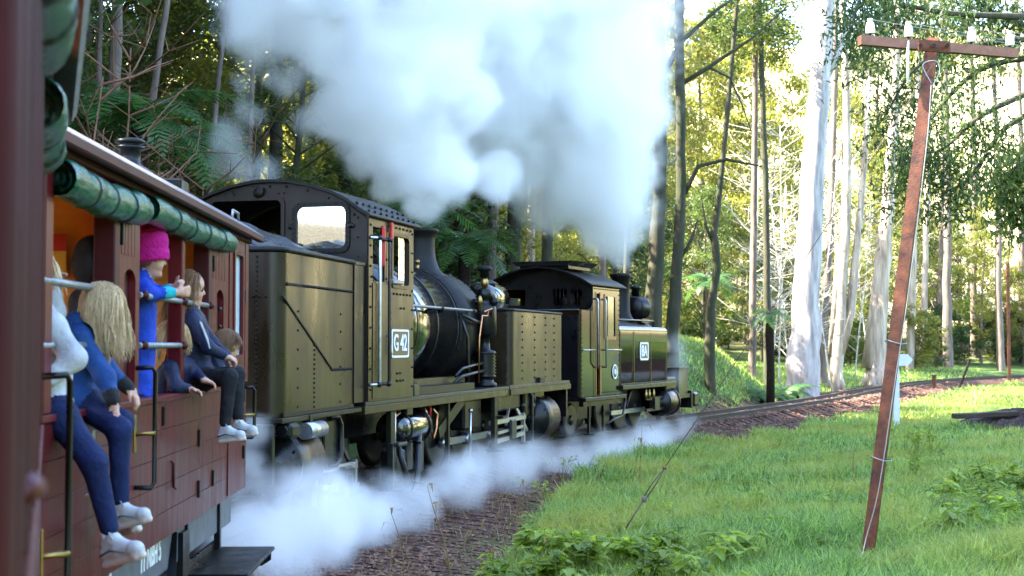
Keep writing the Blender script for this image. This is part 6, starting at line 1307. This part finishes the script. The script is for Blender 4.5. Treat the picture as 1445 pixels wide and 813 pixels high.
def hair_part(th, c, f, u, r, n, length, m, seed, back=.25, wind=(0, 0, 0), spread=.5, grav=.16, body=(), wd=.0045, fringe=.62):
    rg = np.random.default_rng(seed); c = np.array(c); f = np.array(V3(f).normalized()); u = np.array(u, float); u -= f * (u @ f); u /= np.linalg.norm(u); mb = MB(); G_ = np.array([0, 0, -1.]) + np.array(wind); cc = c - f * .004 + u * .022; k = 0
    while k < n:
        d = rg.normal(size=3); d /= np.linalg.norm(d)
        fd, ud = d @ f, d @ u
        if ud < -.55 or (fd > .2 and ud < fringe): continue
        k += 1; p = cc + d * r; rt_ = np.cross(f, u); sd = np.sign(d @ rt_) or 1
        v = -u * .35 - f * back + rt_ * sd * .5; v = v - d * (v @ d); v /= np.linalg.norm(v) + 1e-6; L = length * rg.uniform(.45, 1.15); ns = 11; P = [p]; jit = rg.normal(size=3) * .18; ph = rg.uniform(0, 6.28)
        for i in range(ns):
            v = v * (1 - grav) + G_ * grav + jit * .14 + np.array([math.sin(ph + i * .9), math.cos(ph + i * .9), 0]) * (.05 + .018 * i) * spread; v /= np.linalg.norm(v); p = p + v * L / ns
            q = p - cc; l = np.linalg.norm(q)
            if l < r + .006: p = cc + q / l * (r + .006 + rg.uniform(0, .01))
            for (b0, b1, br) in body:
                b0_ = np.array(b0); b1_ = np.array(b1); t = np.clip(((p - b0_) @ (b1_ - b0_)) / ((b1_ - b0_) @ (b1_ - b0_)), 0, 1); q = p - b0_ - t * (b1_ - b0_); l = np.linalg.norm(q)
                if l < br: p = b0_ + t * (b1_ - b0_) + q / l * br
            P.append(p.copy())
        w_ = wd * rg.uniform(.7, 1.3); mb.tube([tuple(q) for q in P], [w_ * (.8 + .4 * math.sin(math.pi * i / ns)) * (1 if i < ns - 2 else .5) for i in range(ns + 1)], 3, False)
    return th.part(mb, 'hair', M[m])
def person(label, J, top, legs, hm, vox=.009, s=1., bulk=1., extra=(), group=None, cuff=None):
    """J: joints in world space"""
    q = {k: V3(v) for k, v in J.items() if k != 'hs'}; base = Vector((q['pelvis'].x, q['pelvis'].y, min(v.z for v in q.values())))
    th = Thing('person', base, label, 'person', group)
    pr = []; a = pr.append; bl = bulk
    mid = q['pelvis'].lerp(q['chest'], .5); sr, sl_ = q['sr'], q['sl']; rt_ = (sr - sl_).normalized()
    for k in (-1, 1):
        a((q['pelvis'] + rt_ * k * .05 * s, mid + rt_ * k * .045 * s, .088 * s * bl, .082 * s * bl, 1, 0)); a((mid + rt_ * k * .045 * s, q['chest'] + rt_ * k * .05 * s, .085 * s * bl, .092 * s * bl, 1, 0))
    a((sr, sl_, .056 * s * bl, .056 * s * bl, 1, 0)); a((q['chest'], q['neck'], .08 * s * bl, .055 * s, 1, 0))
    a((q['neck'], q['neck'] + (q['head'] - q['neck']) * .6, .04 * s, .04 * s, 0, 1)); a((q['neck'] + rt_ * .03, q['neck'] - rt_ * .03, .05 * s, .05 * s, 1, 0))
    for sh, el, wr in (('sr', 'er', 'wr'), ('sl', 'el', 'wl')):
        if el not in q: continue
        a((q[sh], q[el], .05 * s * bl, .042 * s * bl, 1, 0)); a((q[el], q[wr], .042 * s * bl, .031 * s * bl, 1, 0)); w2 = q[wr] + (q[wr] - q[el]).normalized() * .012
        a((q[wr] - (q[wr] - q[el]).normalized() * .02, w2, .036 * s * bl, .033 * s, 7, 1)); a((w2, w2 + (q[wr] - q[el]).normalized() * .03, .02 * s, .019 * s, 0, 1))
    for hp, kn, an in (('hr', 'kr', 'ar'), ('hl', 'kl', 'al')):
        if kn not in q: continue
        a((q['pelvis'], q[hp], .076 * s, .07 * s, 2, 0)); a((q[hp], q[kn], .066 * s, .05 * s, 2, 0)); a((q[kn], q[an], .049 * s, .037 * s, 2, 0)); a((q[an], q[an] + (q[an] - q[kn]).normalized() * .03, .025, .024, 8, 1))
    hp_, r_ = head_prims(q['head'], J['face'], J.get('up', (0, 0, 1)), J.get('hs', .94), 4); pr += hp_; pr += list(extra)
    V, Fq, mi = surf(pr, vox); mb = MB(); mb.v = [tuple(v) for v in V]; mb.f = [list(map(int, f)) for f in Fq]; mb.sm = [True] * len(Fq); mb.mi = [int(i) for i in mi]
    th.part(mb, 'body', [M['skin'], M[top], M[legs], M['sneaker'], M[hm], M['lips'], M['eye'], M[cuff or top], M['sock']])
    return th
A6 = at
# blond girl in the blue jacket, sitting on the sill and looking down
J = dict(pelvis=at(112, 553, 6.08), chest=at(112, 486, 6.08), neck=at(124, 450, 6.08), head=at(141, 434, 6.06), face=(.80, -.12, -.62), up=(.62, 0, .8), sr=at(112, 478, 5.96), sl=at(118, 474, 6.24), er=at(148, 532, 5.93), wr=at(158, 562, 5.9), el=at(150, 520, 6.32), wl=at(178, 545, 6.32),
         hr=at(122, 572, 6.0), hl=at(124, 568, 6.15), kr=at(168, 606, 5.86), kl=at(172, 596, 6.1), ar=at(170, 704, 5.88), al=at(166, 716, 6.1))
hx = hand_prims(at(159.5, 570, 5.9), (.08, 0, -1), (-1, 0, 0), (.6, -.6, 0), 1.0, .45) + hand_prims(at(181, 547, 6.32), (.6, 0, -.8), (-1, 0, -.5), (0, -1, 0), .95, .7)
nk = V3(J['neck']); hx += [(nk + Vector((-.035, -.06, -.02)), nk + Vector((-.035, .06, -.02)), .05, .05, 1, 0), (V3(J['pelvis']) + Vector((.0, -.09, -.02)), V3(J['pelvis']) + Vector((.0, .09, -.02)), .085, .085, 1, 0)]
g2 = person('blond child in blue jacket and jeans sitting on the sill, head bent down', J, 'blue_jacket', 'jeans', 'blond', .008, .96, 1.0, hx, cuff='charcoal')
hair_part(g2, J['head'], J['face'], J['up'], .081, 3000, .23, 'blond', 4, .02, (.12, 0, 0), .9, .42, [(J['sr'], J['sl'], .075), (J['pelvis'], J['chest'], .11)], fringe=.4, wd=.0013)
sneaker(g2, at(171, 716, 5.88), at(198, 740, 5.85), (-.28, 0, 1), .88); sneaker(g2, at(167, 728, 6.1), at(188, 752, 6.05), (-.3, 0, 1), .88)
# child in white, mostly hidden by the near carriage post
J = dict(pelvis=at(66, 565, 5.66), chest=at(64, 490, 5.66), neck=at(52, 432, 5.66), head=at(40, 388, 5.66), face=(.7, .5, -.2), sr=at(72, 462, 5.52), sl=at(60, 455, 5.8), er=at(105, 506, 5.5), wr=at(74, 532, 5.45), el=at(76, 440, 5.92), wl=at(75, 418, 5.93),
         hr=at(84, 588, 5.55), hl=at(80, 590, 5.74), kr=at(132, 652, 5.5), kl=at(108, 622, 5.9), ar=at(154, 744, 5.52), al=at(113, 668, 6.02))
hx = hand_prims(at(75, 416, 5.93), (.1, .1, 1), (1, 0, 0), (0, -1, .2), 1.0, 1.0) + hand_prims(at(70, 535, 5.45), (-1, .2, -.2), (0, 0, -1), (0, -1, 0), .95, .9)
g1 = person('child in white jacket and jeans sitting on the sill with legs dangling', J, 'white_fleece', 'jeans', 'blond', .008, 1.0, 1.06, hx)
hair_part(g1, J['head'], J['face'], (0, 0, 1), .088, 500, .2, 'blond', 5, wd=.003)
sneaker(g1, at(157, 762, 5.52), at(198, 796, 5.46), (-.3, 0, 1), 1.0); sneaker(g1, at(116, 684, 6.02), at(96, 716, 5.9), (.25, .2, 1), .98)
# child in the magenta beanie leaning on the upper bar
J = dict(pelvis=at(196, 545, 7.4), chest=at(198, 432, 7.38), neck=at(200, 392, 7.36), head=at(209, 364, 7.34), face=(.93, .36, -.05), sr=at(199, 406, 7.24), sl=at(203, 404, 7.48), er=at(206, 411, 7.2), wr=at(226, 409, 7.22), el=at(214, 410, 7.5), wl=at(230, 406, 7.38),
         hr=at(192, 560, 7.34), hl=at(196, 560, 7.46), kr=at(186, 640, 7.4), kl=at(192, 640, 7.5), ar=at(180, 712, 7.4), al=at(186, 712, 7.5))
J['er'] = J['sr'] + Vector((.05, -.07, -.035)); J['el'] = J['sl'] + Vector((.05, .07, -.035)); J['wr'] = J['er'] + Vector((.085, .09, .01)); J['wl'] = J['el'] + Vector((.085, -.09, .015))
hx = hand_prims(J['wr'] + Vector((.03, .02, 0)), (.75, .6, .12), (0, .3, -1), (0, -.2, 1), .95, .9) + hand_prims(J['wl'] + Vector((.03, -.02, .012)), (.75, -.6, .1), (0, -.3, -1), (0, .2, 1), .95, .8)
nk = V3(J['neck']); hx += [(nk + Vector((-.04, -.05, -.02)), nk + Vector((-.04, .05, -.02)), .05, .05, 1, 0)]
g3 = person('child in bright blue jacket and magenta beanie leaning on the upper bar', J, 'royal_jacket', 'charcoal', 'brownhair', .008, .96, .95, hx, cuff='teal')
hd_ = J['head']; bx_ = Matrix.Translation(hd_) @ Vector((.93, .36, -.05)).to_track_quat('Y', 'Z').to_matrix().to_4x4() @ Matrix.Rotation(R(10), 4, 'X')
bp_ = [(.104, -.018), (.111, -.008), (.113, .036), (.108, .043), (.111, .05), (.116, .085), (.109, .118), (.09, .15), (.06, .17), (.025, .18), (.0001, .181)]
bn = MB().lathe(bp_, (0, -.002, -.003), 'z', 40); g3.part(bn, 'beanie', M['beanie'], bx_)
# brown haired girl sitting outwards in navy
J = dict(pelvis=at(280, 526, 8.32), chest=at(272, 462, 8.34), neck=at(268, 434, 8.32), head=at(267, 408, 8.3), face=(.96, .22, -.03), sr=at(270, 452, 8.2), sl=at(276, 450, 8.45), er=at(292, 490, 8.16), wr=at(313, 500, 8.25), el=at(300, 486, 8.5), wl=at(318, 500, 8.42),
         hr=at(288, 535, 8.24), hl=at(292, 533, 8.42), kr=at(324, 532, 8.1), kl=at(334, 528, 8.38), ar=at(318, 596, 8.1), al=at(336, 588, 8.34))
hx = hand_prims(at(316, 503, 8.25), (.6, .5, -.3), (0, 0, -1), (.6, -.6, 0), .9, 1.) + hand_prims(at(320, 502, 8.42), (.5, -.6, -.3), (0, 0, -1), (.6, .6, 0), .9, 1.)
g4 = person('brown haired girl in navy jacket and black trousers sitting with feet outside', J, 'navy', 'blacktrousers', 'brownhair', .009, .92, 1.0, hx)
hair_part(g4, J['head'], J['face'], (0, 0, 1), .081, 2200, .28, 'brownhair', 6, .5, (-.05, 0, 0), .35, .26, [(J['sr'], J['sl'], .07), (J['pelvis'], J['chest'], .105)], fringe=.7, wd=.0015)
g4.part(MB().tube([at(273, 446, 8.2), at(283, 456, 8.17), at(292, 478, 8.1), at(296, 492, 8.08)], [.006, .008, .007, .004], 6), 'scarf_edge', M['white_fleece'])
sneaker(g4, at(318, 605, 8.1), at(342, 624, 8.06), (-.15, 0, 1), .82); sneaker(g4, at(337, 598, 8.34), at(356, 614, 8.3), (-.15, 0, 1), .82)
# small blond child peering under the lower bar
J = dict(pelvis=at(232, 590, 8.1), chest=at(244, 530, 8.06), neck=at(248, 505, 8.04), head=at(243, 480, 8.02), face=(.72, -.62, -.25), sr=at(240, 520, 7.9), sl=at(262, 516, 8.1), er=at(248, 545, 7.86), wr=at(262, 548, 7.9), el=at(275, 528, 8.12), wl=at(284, 534, 8.05),
         hr=at(228, 600, 8.05), hl=at(236, 600, 8.16), kr=at(222, 640, 8.1), kl=at(232, 640, 8.2), ar=at(218, 672, 8.1), al=at(228, 672, 8.2))
hx = hand_prims(at(265, 549, 7.9), (.9, .1, -.2), (0, 0, -1), (0, -.8, .3), .85, .8) + hand_prims(at(287, 536, 8.05), (.8, 0, -.3), (0, 0, -1), (0, -.8, .3), .85, .8)
g5 = person('small blond child in navy peering out beneath the lower bar', J, 'navy', 'charcoal', 'blond', .009, .86, 1., hx)
hair_part(g5, J['head'], J['face'], (0, 0, 1), .082, 2000, .12, 'blond', 7, .05, (0, 0, 0), .3, .25, fringe=.42, wd=.0016)
# child beyond, only the hair shows
J = dict(pelvis=at(282, 540, 8.66), chest=at(300, 520, 8.64), neck=at(314, 505, 8.62), hs=.84, head=at(319, 490, 8.66), face=(.8, .55, -.2), sr=at(302, 515, 8.55), sl=at(308, 512, 8.75), er=at(312, 530, 8.55), wr=at(318, 540, 8.55), el=at(316, 528, 8.72), wl=at(322, 538, 8.7))
hx = hand_prims(at(320, 544, 8.55), (.5, 0, -.8), (-1, 0, 0), (0, -1, 0), .85, .6) + hand_prims(at(324, 542, 8.7), (.5, 0, -.8), (-1, 0, 0), (0, -1, 0), .85, .6)
g6 = person('child leaning out beyond the brown haired girl, back of fair head showing', J, 'navy', 'charcoal', 'brownhair', .011, .84, 1., hx)
hair_part(g6, J['head'], J['face'], (0, 0, 1), .078, 1500, .1, 'brownhair', 8, .3, wd=.0018)
# dark coated passenger just inside the post
J = dict(pelvis=at(150, 520, 6.5), chest=at(146, 430, 6.5), neck=at(148, 395, 6.5), head=at(152, 372, 6.5), face=(.3, .95, 0), hs=.85, sr=at(160, 425, 6.48), sl=at(132, 424, 6.54), er=at(166, 470, 6.47), wr=at(170, 500, 6.5), el=at(124, 470, 6.54), wl=at(134, 500, 6.56), hr=at(154, 540, 6.46), hl=at(140, 540, 6.54))
for k_ in J:
    if k_ not in ('face', 'hs'): J[k_] = V3(J[k_]) + Vector((-.05, 0, 0))
hx = hand_prims(J['wr'] + Vector((0, 0, -.02)), (.1, .2, -1), (-1, 0, 0), (0, -1, 0), .9, .6) + hand_prims(J['wl'] + Vector((0, 0, -.02)), (.1, .2, -1), (-1, 0, 0), (0, -1, 0), .9, .6)
hx += [(J['head'] + Vector((-.01, -.025, .0)), J['head'] + Vector((-.01, -.02, .04)), .098, .09, 1, 0), (J['head'] + Vector((-.01, -.03, -.02)), J['neck'], .085, .07, 1, 0), (J['hr'], J['hr'] + Vector((0, .02, -.5)), .075, .06, 2, 0), (J['hl'], J['hl'] + Vector((0, .02, -.5)), .075, .06, 2, 0)]
person('dark hooded passenger standing inside behind the near compartment post', J, 'charcoal', 'charcoal', 'charcoal', .011, .85, 1., hx)

# ------------------------------------------------------------------ steam
def steam(name, label, puffs, lo, hi, vox, dens, namp=1.5, nscale=.55, gain=2.4, blend=.3, stretch=None, aniso=.15):
    me = bpy.data.meshes.new(name); me.from_pydata([lo, hi], [], []); o = bpy.data.objects.new(name, me); col.objects.link(o); tag(o, label, 'steam', kind='stuff')
    ng = bpy.data.node_groups.new(name, 'GeometryNodeTree'); ng.interface.new_socket('Geometry', in_out='INPUT', socket_type='NodeSocketGeometry'); ng.interface.new_socket('Geometry', in_out='OUTPUT', socket_type='NodeSocketGeometry')
    N = ng.nodes.new; K = ng.links.new; out = N('NodeGroupOutput'); vc = N('GeometryNodeVolumeCube'); sm_ = N('GeometryNodeSetMaterial'); vc.inputs['Min'].default_value = lo; vc.inputs['Max'].default_value = hi
    for i, ax_ in enumerate('XYZ'): vc.inputs['Resolution ' + ax_].default_value = max(int((hi[i] - lo[i]) / vox), 4)
    pos = N('GeometryNodeInputPosition').outputs[0]
    def Mt(op, a, b=None, c=None):
        m = N('ShaderNodeMath'); m.operation = op
        for i, v in enumerate((a, b, c)):
            if v is None: continue
            if isinstance(v, (int, float)): m.inputs[i].default_value = v
            else: K(v, m.inputs[i])
        return m.outputs[0]
    def noise(sc_, det, off):
        n_ = N('ShaderNodeTexNoise'); n_.inputs['Scale'].default_value = sc_; n_.inputs['Detail'].default_value = det; n_.inputs['Roughness'].default_value = .6
        v = N('ShaderNodeVectorMath'); v.operation = 'ADD'; K(pos, v.inputs[0]); v.inputs[1].default_value = (off, off * 1.7, -off); K(v.outputs[0], n_.inputs['Vector']); return n_
    wn = noise(nscale * .8, 2, 3.1); ws_ = N('ShaderNodeVectorMath'); ws_.operation = 'SUBTRACT'; K(wn.outputs['Color'], ws_.inputs[0]); ws_.inputs[1].default_value = (.5, .5, .5)
    wm = N('ShaderNodeVectorMath'); wm.operation = 'SCALE'; K(ws_.outputs[0], wm.inputs[0]); wm.inputs['Scale'].default_value = .55 / nscale
    wp = N('ShaderNodeVectorMath'); wp.operation = 'ADD'; K(pos, wp.inputs[0]); K(wm.outputs[0], wp.inputs[1]); acc = None
    for (x, y, z, r, *st) in puffs:
        d = N('ShaderNodeVectorMath'); d.operation = 'DISTANCE'; K(wp.outputs[0], d.inputs[0]); d.inputs[1].default_value = (x, y, z)
        f = Mt('SUBTRACT', 1., Mt('DIVIDE', d.outputs['Value'], r)); 
        acc = f if acc is None else Mt('SMOOTH_MAX', acc, f, blend)
    nz = Mt('MULTIPLY', Mt('SUBTRACT', noise(nscale, 6, 0.).outputs[0], .5), namp)
    v = Mt('MULTIPLY', Mt('ADD', acc, nz), gain); v = Mt('MINIMUM', Mt('MAXIMUM', v, 0.), 1.); v = Mt('MULTIPLY', Mt('POWER', v, 1.3), dens); K(v, vc.inputs['Density'])
    m = bpy.data.materials.new(name); m.use_nodes = True; t = m.node_tree; t.nodes.clear(); mo = t.nodes.new('ShaderNodeOutputMaterial'); pv = t.nodes.new('ShaderNodeVolumePrincipled')
    pv.inputs['Color'].default_value = (.995, .995, 1, 1); pv.inputs['Density'].default_value = 1.; pv.inputs['Anisotropy'].default_value = aniso; t.links.new(pv.outputs[0], mo.inputs['Volume'])
    sm_.inputs['Material'].default_value = m; K(vc.outputs[0], sm_.inputs[0]); K(sm_.outputs[0], out.inputs[0]); md = o.modifiers.new('steam', 'NODES'); md.node_group = ng; me.materials.append(m); return o
def pf(px, py, y, rpx): p = at(px, py, y); return (p.x, p.y, p.z, rpx * y / F)
def bounds(P, pad=.0, zmin=-9): 
    a = np.array(P); lo = (a[:, :3] - a[:, 3:4] * 1.15).min(0) - pad; hi = (a[:, :3] + a[:, 3:4] * 1.15).max(0) + pad; lo[2] = max(lo[2], zmin); return tuple(map(float, lo)), tuple(map(float, hi))
# big plume: from the two chimneys, drifting up and back over the train
P = [pf(873, 372, 28.3, 14), pf(866, 345, 28.2, 30), pf(850, 300, 28, 62), pf(815, 240, 27.5, 100), pf(800, 150, 27, 140), pf(800, 40, 26.5, 150), pf(840, -60, 26, 150), pf(880, 60, 28.5, 70), pf(880, 160, 28.5, 70), pf(880, 240, 28.5, 50), pf(720, 220, 26, 70), pf(735, 60, 26, 130), pf(705, 120, 25, 90), pf(700, 10, 24, 110), pf(895, 20, 28.5, 60), pf(895, 110, 28.5, 50)]
lo, hi = bounds(P); steam('steam_plume', 'tall blue white steam plume rising from the leading tank locomotive', P, lo, hi, .07, 1.9, 2.5, .7, 3.2, .3)
P = [pf(602, 300, 19.3, 28), pf(640, 255, 19.8, 42), pf(600, 215, 19.5, 70), pf(560, 150, 19.2, 105), pf(600, 70, 19, 120), pf(520, 60, 18.8, 110), pf(440, 40, 18.4, 90), pf(390, 0, 18, 90), pf(480, -60, 18, 140), pf(640, -40, 18.5, 120), pf(540, 215, 19.4, 55), pf(690, 250, 20.5, 40), pf(700, 270, 21, 22), pf(660, 150, 19.6, 60), pf(545, 265, 19.5, 30), pf(505, 235, 19.5, 34), pf(470, 150, 19, 60), pf(410, 110, 18.6, 45)]
lo, hi = bounds(P); steam('steam_cloud', 'white steam cloud drifting back over the articulated locomotive cab', P, lo, hi, .05, 2.4, 2.7, .95, 3.2, .3)
P = [pf(340, 235, 17.5, 40), pf(320, 200, 17.5, 34), pf(355, 160, 17.5, 26), pf(345, 120, 17.5, 22), pf(380, 240, 17.2, 28), pf(310, 240, 17.3, 28)]
lo, hi = bounds(P); steam('steam_wisp', 'thin grey steam wisp rising left of the olive cab roof', P, lo, hi, .06, 1.2, 1.9, 1.3, 1.6, .4)
# low steam from the drain cocks
rs_ = random.Random(3)
def trail(pts, n, jit):
    """many overlapping puffs along a line of (px, py, depth, radius px)"""
    out = []
    for k in range(n):
        t = k / (n - 1) * (len(pts) - 1); i = min(int(t), len(pts) - 2); u = t - i; a, b = pts[i], pts[i + 1]; q = [a[j] * (1 - u) + b[j] * u for j in range(4)]
        out.append(pf(q[0] + rs_.uniform(-1, 1) * jit, q[1] + rs_.uniform(-.7, .7) * jit, q[2] + rs_.uniform(-.15, .15), q[3] * rs_.uniform(.75, 1.3)))
    return out
P = trail([(330, 800, 10.9, 70), (370, 745, 11.3, 68), (430, 780, 11.6, 74), (440, 725, 12.1, 58), (510, 730, 12.9, 42)], 13, 16) + [pf(345, 650, 11.0, 42), pf(352, 610, 11.2, 30), pf(330, 690, 10.9, 40), pf(400, 830, 11.1, 80), pf(480, 760, 12.2, 40)]
lo, hi = bounds(P, 0, -.24); steam('ground_steam', 'thick low steam billowing beside the carriage footstep and bunker', P, lo, hi, .035, 2.0, 2.7, 1.5, 2.0, .4)
P = trail([(500, 725, 12.8, 38), (560, 712, 13.7, 40), (620, 690, 14.8, 38), (665, 662, 15.9, 28), (692, 635, 16.6, 14)], 12, 7)
lo, hi = bounds(P, 0, -.24); steam('ground_steam', 'bright drain steam jet blowing back under the running plate', P, lo, hi, .035, 1.9, 2.8, 1.9, 2.0, .4)
P = trail([(690, 665, 17.2, 34), (740, 652, 18.6, 40), (800, 645, 20.5, 42), (860, 637, 23, 38), (915, 630, 25, 36), (965, 612, 27, 26)], 14, 8)
lo, hi = bounds(P, 0, -.24); steam('ground_steam', 'thin bluish steam spreading along the tank locomotive wheels', P, lo, hi, .045, 1.2, 2.6, 1.4, 1.8, .4)
P = [pf(958, 510, 29.5, 22), pf(950, 535, 29, 20), pf(955, 485, 30, 18)]
lo, hi = bounds(P); steam('steam_wisp', 'small steam wisp beside the tank locomotive tool box', P, lo, hi, .06, .9, 1.4, 1.6, 1.5, .4)
